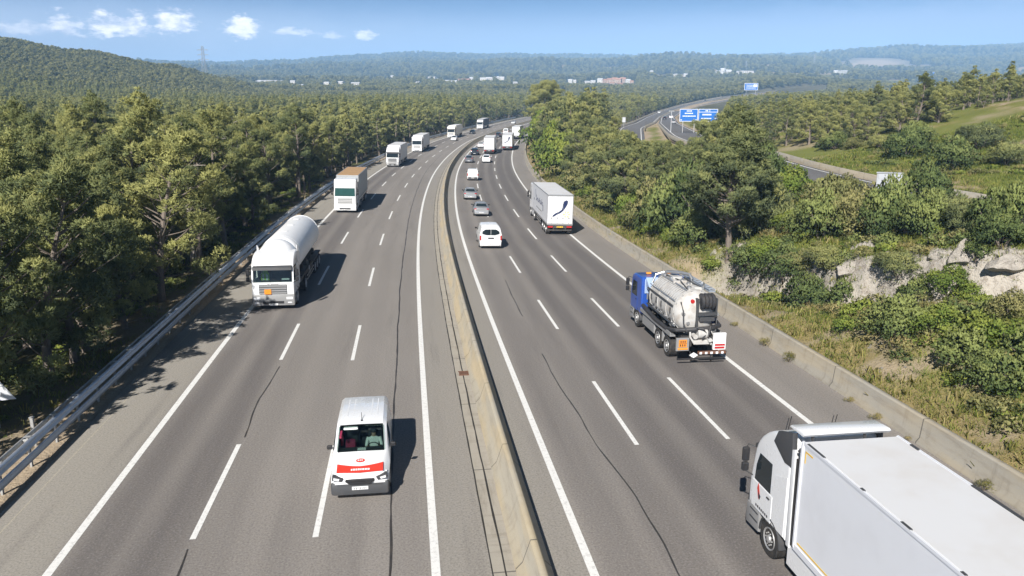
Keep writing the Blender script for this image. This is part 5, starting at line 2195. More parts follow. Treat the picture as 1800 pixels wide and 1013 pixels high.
def near_lorry():
    L = 16.4
    r = semi('white articulated lorry seen from above at the bottom right corner', 19.2, 10.78, False, L=L, paint='white', hi='high', grille='dark', seed=15, rail='white_dirty')
    cab, tl = child(r, 'cab'), child(r, 'trailer')
    # raised roof spoiler on struts, dark side of the roof fairing, tall white side deflectors
    b = MB()
    pts = []
    b.prism([(-1.85, 4.02), (-1.95, 4.10), (-2.55, 4.14), (-2.62, 4.10), (-2.55, 4.02)], -1.17, 1.17, .03)
    b.build('roof_spoiler', M['white'], cab)
    b = MB()
    for x in (-.85, .55):
        b.bx(x - .025, x + .025, -2.5, -2.44, 3.6, 4.04)
    b.bx(-1.2, 1.2, -2.5, -2.44, 3.58, 3.63)
    b.build('spoiler_strut', M['dark'], cab)
    for sx in (-1, 1):
        b = MB()
        b.prism([(-1.25, 3.35), (-1.45, 3.72), (-2.2, 3.98), (-2.28, 3.05), (-1.9, 3.02)], sx * 1.10, sx * 1.245, .03)
        b.build('roof_fairing', M['dark'], cab)
        b = MB()
        b.prism([(-2.30, .9), (-2.24, 3.55), (-2.40, 3.62), (-2.48, .9)], sx * 1.19, sx * 1.245, .02)
        b.build('side_deflector', M['white'], cab)
        b = MB()
        b.bx(sx * 1.20 - .02, sx * 1.20 + .02, -2.78, -2.45, 1.0, 3.4)
        b.build('gap_seal', M['black'], cab)
    b = MB()
    # air lines and the dark back wall behind the cab
    b.bx(-1.0, 1.0, -2.40, -2.28, 1.0, 3.0)
    for z in (1.4, 1.7, 2.0):
        b.tube([(-.8, -2.4, z), (-.4, -2.6, z - .25), (.3, -2.75, z)], .03, 6)
    b.build('back_panel', M['dark'], cab)
    # emblem and lettering on the door
    b = MB()
    x = -1.23 - .016
    b.prism([(-.55, 1.62), (-.62, 1.80), (-.72, 1.50), (-.66, 1.32)], x - .004, x)
    b.build('emblem', M['red'], cab)
    b = MB()
    b.prism([(-.64, 1.55), (-.78, 1.45), (-.72, 1.32), (-.66, 1.38)], x - .006, x)
    for q in range(7):
        b.bx(x - .004, x, -.52 - q * .11 - .07, -.52 - q * .11, 1.06, 1.13)
    b.build('lettering', M['ink'], cab)
    # the second, bunk-side pressing
    b = MB()
    opan(b, [(-1.23, -1.46, 1.0), (-1.23, -2.12, 1.0), (-1.23, -2.12, 2.7), (-1.23, -1.46, 2.45)], (-1, 0, 0), .010)
    b.build('side_panel', M['white'], cab)
    # yellow corner markings on the trailer's side
    b = MB()
    x = -1.26
    for (ya, yb, za, zb) in ((-2.9, -3.25, 3.78, 3.82), (-2.9, -2.94, 3.50, 3.82), (-2.9, -4.4, 1.28, 1.32)):
        b.bx(x - .006, x, yb, ya, za, zb)
    b.build('corner_marking', M['yellow'], tl)
    for x, y, ln in ((-1.24, -2.95, .75), (-1.24, -5.2, .12), (-1.24, -6.6, .3), (-1.24, -8.3, .12), (-1.24, -10.2, .3), (1.24, -3.3, .3), (1.24, -5.4, 1.5), (1.24, -9.0, 1.5)):
        b = MB()
        b.bx(x - .03, x + .03, y - ln, y, 3.985, 4.034)
        b.build('roof_clip', M['dark'], tl)
    b = MB()
    for x, y in ((-.75, -.9), (-.62, -.8), (.55, -.9), (.68, -.85)):
        b.tube([(x, y, 3.40), (x + .05, y - .05, 3.85)], .012, 5)
    b.build('antenna', M['black'], cab)
    return r


near_lorry()


def vacuum_lorry():
    r = empty('vacuum_tanker_lorry', 'blue-cabbed vacuum tanker lorry with a white tank and black hose reel', 'lorry')
    cab = make_cab(r, 'blue', 'low', 'dark', W=2.42, visor='dark')
    b = MB()
    b.bx(-1.05, 1.05, -2.2, -2.14, 2.1, 2.9, .02)
    b.build('cab_back', M['blue_light'], cab)
    b = MB()
    b.prism([(-2.3, 2.45), (-2.12, 2.9), (-2.16, 3.0), (-2.9, 2.55), (-2.9, 2.4)], -1.0, 1.0, .03)
    b.build('rear_shield', M['blue_light'], r)
    L = 8.1
    b = MB()
    for sx in (-.42, .42):
        b.bx(sx - .05, sx + .05, -L + .3, -2.1, .78, 1.06)
    for y in (-3, -4.5, -6, -7.4):
        b.bx(-.8, .8, y - .07, y + .07, .85, 1.2)
    b.bx(-.9, .9, -2.75, -2.35, .8, 2.1)
    b.build('chassis', M['chassis'], r)
    ring = lambda y, q, cz=2.28, rr=1.1: [(rr * q * math.cos(a), y, cz + rr * q * math.sin(a)) for a in (2 * math.pi * k / 36 for k in range(36))]
    b = MB()
    b.loft([ring(-2.75, .45), ring(-2.85, .78), ring(-3.1, .97), ring(-3.3, 1), ring(-7.0, 1), ring(-7.12, .98), ring(-7.35, .86), ring(-7.5, .62), ring(-7.58, .3)])
    tk = b.build('tank', M['tank_dirty'], r)
    b = MB()
    for y in (-3.3, -4.6, -5.9, -7.0):
        b.loft([ring(y + .05, 1.005), ring(y + .05, 1.03), ring(y - .05, 1.03), ring(y - .05, 1.005)], cap=False)
    b.build('tank_band', M['tank_dirty'], tk)
    # rear dome clamps, hatch and sight glass
    b = MB()
    for q in range(14):
        a = 2 * math.pi * q / 14
        b.box((1.08 * math.cos(a), -7.05, 2.28 + 1.08 * math.sin(a)), (.07, .14, .07), .01)
    b.build('dome_clamp', M['alu'], tk)
    b = MB()
    b.cyl((-.32, -7.48, 2.95), .10, .1, 'y', 14)
    b.build('red_valve', M['red_lens'], tk)
    # top gear: hatch, pipe bend, box channel
    b = MB()
    b.cyl((0, -4.3, 3.42), .28, .16, 'z', 20, .03).cyl((.25, -5.6, 3.40), .2, .14, 'z', 18, .02)
    b.bx(-.5, .35, -5.2, -5.06, 3.30, 3.46)
    b.bx(.1, .5, -6.6, -5.9, 3.2, 3.42, .03)
    b.build('hatch', M['tank_dirty'], tk)
    b = MB()
    b.tube([(-.55, -2.9, 2.6), (-.5, -3.0, 3.2), (-.2, -3.3, 3.55), (.3, -3.9, 3.62), (.62, -4.4, 3.6), (.7, -4.6, 3.4), (.7, -4.65, 3.1)], .085, 10)
    b.tube([(-.9, -3.05, 2.9), (-.75, -3.0, 3.35), (-.3, -3.1, 3.5)], .06, 8)
    b.tube([(.45, -6.8, 3.3), (.45, -6.8, 3.7), (.3, -7.0, 3.75)], .05, 8)
    b.build('suction_pipe', M['alu'], tk)
    # folded railing lying along the upper left of the tank, ladder-like
    b = MB()
    for z, x in ((3.38, -.42), (2.85, -1.0)):
        b.tube([(x, -3.0, z), (x, -6.9, z)], .035, 6)
    for y in np.arange(-3.4, -6.9, -.26):
        b.tube([(-.42, y, 3.38), (-1.0, y, 2.85)], .014, 5)
    b.build('railing', M['alu'], tk)
    b = MB()
    b.tube([(-1.10, -2.9, 2.62), (-1.12, -6.95, 2.62)], .045, 6)
    for y in (-3.6, -4.4, -5.2, -6.6):
        b.box((-1.11, y, 2.3), (.05, .10, .30), .01)
    b.build('clamp_rail', M['dark'], tk)
    b = MB()
    for x in (.75, 1.02):
        b.tube([(x, -2.9, 3.35), (x, -6.9, 3.35)], .03, 6)
    for y in np.arange(-3, -6.9, -.4):
        b.tube([(.75, y, 3.35), (1.02, y, 3.35)], .015, 5)
    b.bx(.72, 1.05, -6.9, -2.9, 3.24, 3.28)
    b.build('walkway', M['galv'], tk)
    # hose reel on the rear
    b = MB()
    for q in range(4):
        x = .02 + q * .175
        b.cyl((x + .09, -7.55, 2.95), .40, .165, 'x', 24, .05)
    b.build('hose_reel', M['hose'], r)
    b = MB()
    b.bx(-.16, -.06, -7.7, -7.4, 1.7, 3.1).bx(.80, .88, -7.7, -7.4, 2.2, 3.1).bx(-.1, .85, -7.75, -7.3, 2.28, 2.42)
    b.bx(.0, .75, -7.72, -7.5, 2.0, 2.2)
    b.build('reel_frame', M['dark'], r)
    # long hose tray and side hose running low round tank and rear
    b = MB()
    b.tube([(-1.24, -2.6, 1.55), (-1.26, -4.8, 1.38), (-1.22, -6.6, 1.36), (-1.0, -7.4, 1.5), (-.4, -7.75, 1.62), (.5, -7.8, 1.66), (1.1, -7.5, 1.7), (1.2, -6.8, 1.72)], .11, 10)
    b.build('suction_hose', M['hose'], r)
    b = MB()
    b.prism([(-1.30, 1.16), (-1.02, 1.16), (-1.02, 1.22), (-1.25, 1.22), (-1.25, 1.36), (-1.30, 1.36)], -7.3, -2.3, axis='y')
    b.prism([(1.30, 1.16), (1.02, 1.16), (1.02, 1.22), (1.25, 1.22), (1.25, 1.36), (1.30, 1.36)], -7.3, -2.3, axis='y')
    b.build('hose_tray', M['grey'], r)
    b = MB()
    for sx in (-1, 1):
        b.bx(sx * 1.08 - .14, sx * 1.08 + .14, -4.6, -2.5, .5, 1.05, .04)
    b.build('tool_box', M['grey'], r)
    for sx in (-1, 1):
        b = MB()
        b.bx(sx * 1.08 - .17, sx * 1.08 + .17, -6.05, -5.95, .55, 1.1)
        b.build('mudguard', M['grey'], r)
        wheel(r, sx * 1.03, -1.35, .52, .34)
        wheel(r, sx * .97, -5.3, .52, .56)
        wheel(r, sx * .97, -6.7, .52, .56)
    # rear: two light boards, pump body, bumper, underrun bar
    for sx in (-1, 1):
        b = MB()
        b.bx(sx * .92 - .32, sx * .92 + .32, -L - .02, -L + .12, .66, 1.30 if sx < 0 else 1.5, .02)
        lb = b.build('light_board', M['grey'] if sx < 0 else M['tank_white'], r)
        b = MB()
        b.box((sx * .92, -L - .03, .78), (.5, .03, .10), .01)
        b.build('tail_light', M['red_lens'] if sx > 0 else M['amber'], lb)
    b = MB()
    b.box((-.93, -L - .035, 1.05), (.40, .02, .36), .004)
    hp = b.build('hazard_plate', M['orange'], r)
    b = MB()
    b.box((-.93, -L - .048, 1.05), (.38, .008, .015))
    for q in range(3):
        b.box((-1.03 + q * .1, -L - .048, 1.14), (.05, .008, .10)).box((-1.05 + q * .11, -L - .048, .96), (.05, .008, .10))
    b.build('character', M['ink'], hp)
    b = MB()
    b.box((.93, -L - .03, .92), (.5, .02, .09))
    b.build('marker_plate', M['red_lens'], r)
    # valves, couplings, tool brackets and pipe runs crowding the tank
    rv = np.random.default_rng(9)
    b = MB()
    for q in range(9):
        y = -3.0 - q * .5
        b.cyl((-1.02 + rv.uniform(-.03, .06), y, 1.62 + rv.uniform(-.1, .2)), rv.uniform(.05, .09), .22, 'y', 10)
        b.box((-1.08, y + .2, 1.9 + rv.uniform(-.2, .3)), (.06, rv.uniform(.05, .12), rv.uniform(.1, .35)), .01)
    for x in (-.75, -.5, .95):
        b.cyl((x, -7.45, 2.0 + rv.uniform(-.3, .5)), .085, .2, 'y', 12)
    for q in range(1):
        b.tube([(-1.06, -2.9, 1.66), (-1.06, -7.2, 1.66)], .03, 6)
    b.build('coupling_row', M['alu'], r)
    b = MB()
    b.tube([(-.85, -7.35, 2.9), (-.8, -7.62, 2.5), (-.78, -7.66, 1.9), (-.6, -7.72, 1.5)], .035, 8)
    b.tube([(.92, -7.3, 2.9), (.95, -7.5, 2.3), (.9, -7.6, 1.8)], .03, 8)
    b.tube([(-1.12, -2.9, 1.75), (-1.16, -5.0, 1.78), (-1.08, -6.9, 1.72)], .04, 8)
    b.tube([(-.3, -3.2, 3.4), (-.1, -5.0, 3.44), (-.3, -6.7, 3.36)], .035, 8)
    b.tube([(.35, -4.4, 3.45), (.2, -5.4, 3.5), (.45, -6.5, 3.4)], .05, 8)
    b.build('pipe_run', M['dark'], r)
    b = MB()
    for q in range(5):
        b.cyl((rv.uniform(-.45, .45), -3.5 - q * .75, 3.40), rv.uniform(.07, .13), .16, 'z', 12)
    b.build('fitting', M['alu'], r)
    b = MB()
    b.cyl((.15, -L + .35, 1.42), .26, .5, 'x', 18, .05).cyl((-.25, -L + .3, 1.30), .12, .35, 'y', 14).cyl((.45, -L + .2, 1.15), .10, .4, 'y', 14)
    b.tube([(-.4, -L + .5, 1.6), (-.5, -L + .2, 1.3), (-.3, -L + .1, .95)], .05, 8).tube([(.6, -L + .4, 1.6), (.7, -L + .15, 1.2), (.5, -L + .1, .9)], .05, 8)
    b.box((.1, -L + .35, 1.0), (.8, .4, .22), .03)
    b.build('pump', M['tank_dirty'], r)
    b = MB()
    b.tube([(-.2, -L + .2, 1.75), (.1, -L + .05, 1.7), (.3, -L + .15, 1.45), (.05, -L + .05, 1.2)], .045, 8)
    b.tube([(.5, -L + .2, 1.8), (.35, -L + .05, 1.3), (.6, -L + .05, 1.0)], .04, 8)
    b.build('pump_hose', M['hose'], r)
    b = MB()
    b.bx(-.15, 1.22, -L - .12, -L + .05, .50, .62, .01)
    bu = b.build('rear_bumper', M['rust'], r)
    b = MB()
    for q in range(5):
        b.bx(-.1 + q * .27, .02 + q * .27, -L - .126, -L - .12, .505, .615)
    b.build('warning_stripe', M['sign_white'], bu)
    b = MB()
    b.bx(-1.2, 1.15, -L - .10, -L - .02, .24, .32, .01)
    for x in (-.5, .5):
        b.tube([(x, -L - .05, .28), (x, -L + .1, .6)], .035, 6)
    b.build('underrun_bar', M['black'], r)
    b = MB()
    b.prism([(-.62, .48), (-.40, .62), (-.18, .48), (-.40, .34)], -L - .15, -L - .12, axis='y')
    b.build('placard', M['plate'], r)
    b = MB()
    for (x, z, h) in ((.78, 2.25, .18), (.86, 2.05, .12), (.80, 1.85, .12)):
        b.box((x, -7.42 + .0, z), (.16, .03, h))
    b.build('lettering', M['logo_blue'], tk)
    b = MB()
    b.box((.32, -7.70, 2.1), (.4, .02, .12))
    b.build('label_plate', M['plate'], r)
    b = MB()
    b.box((-.55, -1.2, 3.03), (.3, .2, .12), .04).box((.6, -1.2, 3.03), (.3, .2, .12), .04)
    b.build('beacon', M['amber'], cab)
    place(r, 33.85 + L, 13.8, False)


vacuum_lorry()


# ------------------------------------------------------------------ cars and vans
def shell_rings(st):
    out = []
    for (y, wl, wm, wt, z0, zm, zt) in st:
        e = min(.09, (zt - zm) * .4)
        out.append([(-wl, y, z0), (-wm, y, (z0 + zm) * .5), (-wm, y, zm), (-wt - (wm - wt) * .12, y, zt - e), (-wt + .10, y, zt), (0, y, zt + .012),
                    (wt - .10, y, zt), (wt + (wm - wt) * .12, y, zt - e), (wm, y, zm), (wm, y, (z0 + zm) * .5), (wl, y, z0)])
    return out


CARS = {
    'sedan': dict(st=[(0, .62, .72, .56, .36, .52, .60), (-.14, .76, .84, .70, .22, .58, .73), (-.9, .82, .88, .74, .2, .66, .88), (-1.3, .83, .89, .74, .2, .86, .96), (-2.05, .83, .89, .60, .2, .90, 1.40), (-3.0, .83, .89, .60, .2, .92, 1.43),
                         (-3.35, .83, .89, .62, .2, .93, 1.36), (-3.85, .82, .88, .72, .2, .93, 1.03), (-4.4, .78, .85, .70, .26, .86, .98), (-4.52, .66, .76, .60, .40, .70, .86)], c=3, rf=4, rr=6, rb=7, L=4.52, wb=(-.9, -3.6)),
    'hatch': dict(st=[(0, .60, .70, .54, .36, .54, .62), (-.14, .74, .82, .68, .22, .60, .76), (-.75, .80, .86, .72, .2, .70, .92), (-1.1, .82, .87, .72, .2, .88, 1.0), (-1.85, .82, .87, .60, .2, .94, 1.46), (-2.8, .82, .87, .60, .2, .97, 1.50),
                         (-3.5, .82, .87, .60, .2, 1.0, 1.44), (-3.92, .80, .85, .66, .22, .98, 1.06), (-4.05, .72, .80, .62, .34, .80, .92)], c=3, rf=4, rr=6, rb=7, L=4.05, wb=(-.8, -3.3)),
    'suv': dict(st=[(0, .66, .76, .62, .42, .62, .74), (-.14, .80, .88, .76, .28, .70, .94), (-.9, .86, .92, .80, .26, .86, 1.08), (-1.2, .86, .92, .78, .26, 1.02, 1.13), (-1.85, .86, .92, .66, .26, 1.08, 1.62), (-3.0, .86, .92, .66, .26, 1.1, 1.66),
                       (-4.0, .86, .92, .66, .26, 1.12, 1.58), (-4.38, .84, .90, .72, .28, 1.1, 1.16), (-4.5, .74, .84, .66, .42, .9, 1.0)], c=3, rf=4, rr=6, rb=7, L=4.5, wb=(-.9, -3.6)),
    'van': dict(st=[(0, .66, .78, .66, .30, .56, .70), (-.16, .82, .90, .78, .20, .66, .90), (-.85, .86, .92, .80, .2, .84, 1.10), (-1.05, .87, .92, .85, .2, 1.04, 1.16), (-1.85, .87, .92, .80, .2, 1.10, 1.76), (-2.2, .87, .92, .80, .2, 1.10, 1.82),
                       (-4.2, .87, .92, .80, .2, 1.12, 1.82), (-4.34, .86, .91, .80, .22, 1.10, 1.74), (-4.42, .80, .88, .70, .30, 1.0, 1.30)], c=3, rf=4, rr=6, rb=8, L=4.42, wb=(-.86, -3.6)),
    'bigvan': dict(st=[(0, .70, .84, .70, .32, .60, .80), (-.16, .88, .96, .84, .22, .74, 1.02), (-.8, .92, .98, .86, .22, .94, 1.22), (-1.0, .93, .98, .86, .22, 1.16, 1.28), (-1.75, .93, .98, .76, .22, 1.22, 1.90), (-2.2, .93, .98, .76, .22, 1.24, 1.98),
                          (-4.75, .93, .98, .78, .22, 1.26, 1.98), (-4.92, .92, .97, .80, .24, 1.22, 1.88), (-4.98, .86, .93, .76, .32, 1.1, 1.40)], c=3, rf=4, rr=6, rb=8, L=4.98, wb=(-.92, -3.95)),
}
CARS = {k: v for k, v in CARS.items()}


def car(kind, paint, label, s, u, oncoming, group=None, name=None, path=None, front=False, seed=0):
    sp = CARS[kind]
    st = sp['st']
    L = sp['L']
    isvan = kind in ('van', 'bigvan')
    r = empty(name or ('delivery_van' if isvan else 'passenger_car'), label, 'van' if isvan else 'car', group)
    b = MB()
    b.loft(shell_rings(st))
    if front:
        # open the windscreen: remove the sloped faces between bonnet and roof
        b.bm.faces.ensure_lookup_table()
        ya, yb = st[sp['c']][0], st[sp['rf']][0]
        dead = [f for f in b.bm.faces if all(yb - .01 <= v.co.y <= ya + .01 for v in f.verts) and all(abs(v.co.x) < .80 and v.co.z > 1.12 for v in f.verts) and f.normal.z > .2]
        bmesh.ops.delete(b.bm, geom=dead, context='FACES_ONLY')
    body = b.build('body', M[paint], r, angle=32)
    c, rf, rr, rb = (st[sp[k]] for k in ('c', 'rf', 'rr', 'rb'))
    gm = M['clear'] if front else M['glass']
    b = MB()
    opan(b, [(-c[3] + .07, c[0] - .03, c[6] + .02), (c[3] - .07, c[0] - .03, c[6] + .02), (rf[3] - .07, rf[0] + .05, rf[6] - .035), (-rf[3] + .07, rf[0] + .05, rf[6] - .035)], (0, 1, 1), .03 if not front else .004)
    b.build('windscreen', gm, r)
    if isvan:
        yb = st[-2][0]
        z0, z1 = 1.12 if kind == 'van' else 1.22, 1.62 if kind == 'van' else 1.72
        w = st[-2][3] - .03
        if kind == 'bigvan':
            for sx in (-1, 1):
                b = MB()
                x0, x1 = sx * .015, sx * (w - .02)
                pts = [(x0, yb - .072, z0 + .02), (x0 + sx * .35, yb - .072, z0 + .01), (x1, yb - .070, z0 + .12), (x1, yb - .052, z1 - .18), (x0 + sx * .45, yb - .032, z1), (x0, yb - .03, z1 + .01)]
                opan(b, pts, (0, -1, 0), .025)
                b.build('rear_window', M['glass'], r)
        else:
            for sx in (-1, 1):
                b = MB()
                opan(b, [(sx * .03, yb - .075, z0 - .55), (sx * (w + .02), yb - .07, z0 - .55), (sx * (w - .04), yb - .0, z1), (sx * .03, yb - .0, z1)], (0, -1, 0), .02)
                b.build('rear_door', M[paint], r)
    else:
        b = MB()
        opan(b, [(-rr[3] + .10, rr[0] - .04, rr[6] - .03), (rr[3] - .10, rr[0] - .04, rr[6] - .03), (rb[3] - .08, rb[0] + .04, rb[6] + .02), (-rb[3] + .08, rb[0] + .04, rb[6] + .02)], (0, -1, 1), .035)
        b.build('rear_window', M['glass'], r)
    for sx in (-1, 1):
        zb = rf[5] + .015
        xb, xt = sx * (rf[2] - .012), sx * (rf[3] + (rf[2] - rf[3]) * .16)
        ends = [(c[0] - .25, rf[0] - .02, (rf[0] + rr[0]) / 2 + .05, (rf[0] + rr[0]) / 2 + .05)] if not isvan else [(c[0] - .3, rf[0] - .05, -2.35, -2.35)]
        if not isvan:
            ends.append(((rf[0] + rr[0]) / 2 - .05, (rf[0] + rr[0]) / 2 - .05, rr[0] + .08, (rb[0] + rr[0]) / 2 + .12))
        elif kind == 'bigvan':
            ends.append((-2.5, -2.5, -4.3, -4.3))
        for (ya, yta, ytb, yb2) in ends:
            b = MB()
            opan(b, [(xb, ya, zb), (xt, yta, rf[6] - .12), (xt, ytb, rf[6] - .12), (xb, yb2, zb)], (sx, 0, .2), .014)
            b.build('side_window', M['glass'], r)
        b = MB()
        b.box((sx * (c[2] + .10), c[0] - .32, c[6] + .06), (.18, .10, .15), .03)
        b.tube([(sx * (c[2] - .05), c[0] - .3, c[6] + .02), (sx * (c[2] + .06), c[0] - .32, c[6] + .04)], .025, 6)
        b.build('wing_mirror', M['black' if isvan or seed % 2 else paint], r)
        b = MB()
        a1 = st[1]
        opan(b, [(sx * (a1[2] - .34), a1[0] + .09, a1[5] + .04), (sx * (a1[2] - .05), a1[0] + .01, a1[5] + .02), (sx * (a1[2] - .08), a1[0] - .12, a1[6] - .05), (sx * (a1[2] - .32), a1[0] + .03, a1[6] - .05)], (0, 1, .3), .02)
        b.build('headlight', M['lamp'], r)
        b = MB()
        e1 = st[-2]
        if isvan:
            b.box((sx * (e1[2] - .07), e1[0] - .045, .98), (.14, .10, .42), .03)
        else:
            b.box((sx * (e1[2] - .16), e1[0] - .05, e1[5] + .0), (.28, .12, .13), .03)
        b.build('tail_light', M['red_lens'], r)
        for y in sp['wb']:
            wheel(r, sx * (st[3][2] - .10), y, .32 if kind != 'suv' else .35, .21, False)
            b = MB()
            rr_ = .40
            b.prism([(y + rr_ * math.cos(a), .33 + rr_ * math.sin(a)) for a in (math.pi * q / 10 for q in range(11))], sx * (st[3][2] - .02), sx * (st[3][2] + .006))
            b.build('wheel_arch', M['black'], r)
    b = MB()
    b.prism([(st[0][0] + .03, .26), (st[0][0] + .05, .42), (st[0][0] + .02, .56), (st[1][0] - .1, .56), (st[1][0] - .1, .22)], -.74, .74, .05)
    bf = b.build('front_bumper', M['dark' if isvan else paint], r)
    b = MB()
    e = st[-1]
    b.prism([(e[0] - .04, .30), (e[0] - .06, .44), (e[0] - .03, .60), (e[0] + .2, .60), (e[0] + .2, .28)], -.78, .78, .05)
    br = b.build('rear_bumper', M['dark' if (isvan and kind == 'van') else paint], r)
    b = MB()
    b.box((0, st[0][0] + .012, .62 if not isvan else .68), (.9, .05, .11), .02)
    b.build('grille', M['black'], r)
    number_plate(bf, st[0][0] + .058, .44, .5, True, seed=seed)
    number_plate(br, e[0] - .066, .46, .5, False, seed=seed + 1)
    if path is not None:
        place_path(r, path[0], path[1], path[2], oncoming)
    else:
        place(r, s, u, oncoming)
    return r


def person_driver(label, parent_matrix, loc):
    """seated driver, one continuous skin, hands on the wheel"""
    me = bpy.data.meshes.new('person')
    bm = bmesh.new()
    J = dict(pel=(0, 0, 0), spine=(0, -.02, .25), chest=(0, -.02, .45), neck=(0, 0, .60), head=(0, .03, .74), crown=(0, .03, .84), shl=(-.2, 0, .52), ell=(-.26, .16, .30), hal=(-.17, .40, .40), shr=(.2, 0, .52), elr=(.26, .16, .30),
             har=(.17, .40, .40), hil=(-.11, .05, 0), knl=(-.13, .42, .06), hir=(.11, .05, 0), knr=(.13, .42, .06))
    rad = dict(pel=.15, spine=.14, chest=.16, neck=.06, head=.095, crown=.07, shl=.075, ell=.048, hal=.04, shr=.075, elr=.048, har=.04, hil=.09, knl=.065, hir=.09, knr=.065)
    vs = {k: bm.verts.new(v) for k, v in J.items()}
    for a, b in (('pel', 'spine'), ('spine', 'chest'), ('chest', 'neck'), ('neck', 'head'), ('head', 'crown'), ('chest', 'shl'), ('shl', 'ell'), ('ell', 'hal'), ('chest', 'shr'), ('shr', 'elr'), ('elr', 'har'),
                 ('pel', 'hil'), ('hil', 'knl'), ('pel', 'hir'), ('hir', 'knr')):
        bm.edges.new((vs[a], vs[b]))
    bm.to_mesh(me)
    bm.free()
    o = bpy.data.objects.new('person', me)
    COL.objects.link(o)
    o.modifiers.new('skin', 'SKIN')
    sv = me.skin_vertices[0].data
    for i, k in enumerate(J):
        sv[i].radius = (rad[k], rad[k])
        sv[i].use_root = k == 'pel'
    ss = o.modifiers.new('subsurf', 'SUBSURF')
    ss.levels = ss.render_levels = 2
    bpy.context.view_layer.update()
    me2 = bpy.data.meshes.new_from_object(o.evaluated_get(bpy.context.evaluated_depsgraph_get()))
    o.modifiers.clear()
    o.data = me2
    me2.materials.clear()
    me2.materials.append(M['paper'])
    me2.materials.append(M['skin'])
    for p in me2.polygons:
        c = p.center
        p.material_index = 1 if (c.z > .60 or c.y > .33) else 0
        p.use_smooth = True
    tag(o, label, 'person')
    o.matrix_world = parent_matrix @ Matrix.Translation(loc)
    h = MB()
    h.ball((0, .015, .80), .115, 1, 1.05, .75)
    h.build('hair', M['ink'], o)
    return o


v = car('van', 'white', 'white van with an orange-red bonnet band and red round emblem, coming towards the camera', 22.45, -1.72, True, front=True, seed=20)
# cabin seen through the windscreen
b = MB()
b.bx(-.80, .80, -1.45, -1.08, .85, 1.16, .04)
b.bx(-.80, .80, -2.45, -2.40, .4, 1.72)
b.bx(-.80, .80, -2.4, -1.1, .35, .42)
for sx in (-.82, .82):
    b.bx(sx - .01, sx + .01, -2.4, -1.2, .4, 1.08)
b.build('dashboard', M['lining_dark'], v)
for sx, mt in ((.36, 'lining_dark'), (-.42, 'lining_dark')):
    b = MB()
    b.bx(sx - .24, sx + .24, -2.35, -2.18, .6, 1.45, .06).bx(sx - .24, sx + .24, -2.25, -1.75, .52, .70, .05)
    b.build('seat', M[mt], v)
b = MB()
b.bx(-.55, -.20, -1.95, -1.65, .75, 1.26, .12, 2)
b.build('seat_bag', M['cloth_red'], v)
b = MB()
b.bx(-.68, -.60, -1.72, -1.66, 1.1, 1.62, .02).bx(-.68, -.62, -1.70, -1.2, 1.58, 1.64)
b.build('lanyard', M['cloth_red'], v)
b = MB()
b.bx(-.58, -.12, -1.86, -1.70, 1.64, 1.70, .015)
b.build('visor_paper', M['paper'], v)
b = MB()
b.bx(-.15, .12, -1.28, -1.12, 1.165, 1.19)
b.build('dash_paper', M['paper'], v)
b = MB()
for q in range(16):
    a0 = 2 * math.pi * q / 16
    a1 = 2 * math.pi * (q + 1) / 16
    b.tube([(-.42 * 0 + .38 + .18 * math.cos(a0), -1.50 + .06 * math.sin(a0), 1.12 + .16 * math.sin(a0)), (.38 + .18 * math.cos(a1), -1.50 + .06 * math.sin(a1), 1.12 + .16 * math.sin(a1))], .016, 6, cap=False)
sw = b.build('steering_wheel', M['black'], v)
# LHD: the driver's side is the vehicle's left (-x); in this frame +x is the vehicle's right
for o in list(v.children):
    if o.name.split('.')[0] in ('seat_bag', 'lanyard', 'visor_paper', 'steering_wheel'):
        o.scale.x = -1
bpy.context.view_layer.update()
person_driver('driver in a white shirt behind the windscreen of the white van', v.matrix_world.copy(), (-.38, -2.02, .66))
# band, emblem, lettering on the bonnet; roof ribs; dark front bumper
st_ = CARS['van']['st']


def bonnet(x, q, dz=.012):
    """point on the bonnet: q = 0 front edge, 1 cowl"""
    a, c_ = st_[1], st_[2]
    y = a[0] + (c_[0] - a[0]) * q
    z = a[6] + (c_[6] - a[6]) * q + .012 * (1 - abs(x) / .8)
    return (x, y, z + dz)


b = MB()
for i in range(8):
    x0, x1 = -.72 + i * .18, -.72 + (i + 1) * .18
    f = lambda x: .10 + .22 * (abs(x) / .72) ** 1.5
    lo = lambda x: -.12 + .10 * abs(x)
    opan(b, [bonnet(x0, lo(x0)), bonnet(x1, lo(x1)), bonnet(x1, f(x1) + .18), bonnet(x0, f(x0) + .18)], (0, .4, 1), .004)
b.build('bonnet_band', M['red'], v)
b = MB()
rngv = np.random.default_rng(4)
x = -.30
while x < .28:
    w = rngv.uniform(.04, .07)
    opan(b, [bonnet(x, .02, .017), bonnet(x + w, .02, .017), bonnet(x + w, .13, .017), bonnet(x, .13, .017)], (0, .4, 1), .003)
    x += w + .018
b.build('lettering', M['plate'], v)
b = MB()
c0 = Vector(bonnet(0, .66, .01))
tn = (Vector(bonnet(0, 1)) - Vector(bonnet(0, 0))).normalized()
opan(b, [c0 + Vector((.14 * math.cos(a), 0, 0)) + tn * .085 * math.sin(a) for a in (2 * math.pi * q / 20 for q in range(20))], (0, .4, 1), .004)
em = b.build('emblem', M['red'], v)
b = MB()
for q in (-.07, -.01, .05):
    c1 = c0 + Vector((q, 0, 0)) + Vector((0, 0, .006))
    opan(b, [c1 + tn * -.025, c1 + Vector((.035, 0, 0)) + tn * -.025, c1 + Vector((.035, 0, 0)) + tn * .03, c1 + tn * .03], (0, .4, 1), .003)
b.build('emblem_mark', M['plate'], v)
b = MB()
for x in np.linspace(-.5, .5, 6):
    b.bx(x - .02, x + .02, -4.0, -2.4, 1.815, 1.829, .006)
b.build('roof_rib', M['white'], v)
b = MB()
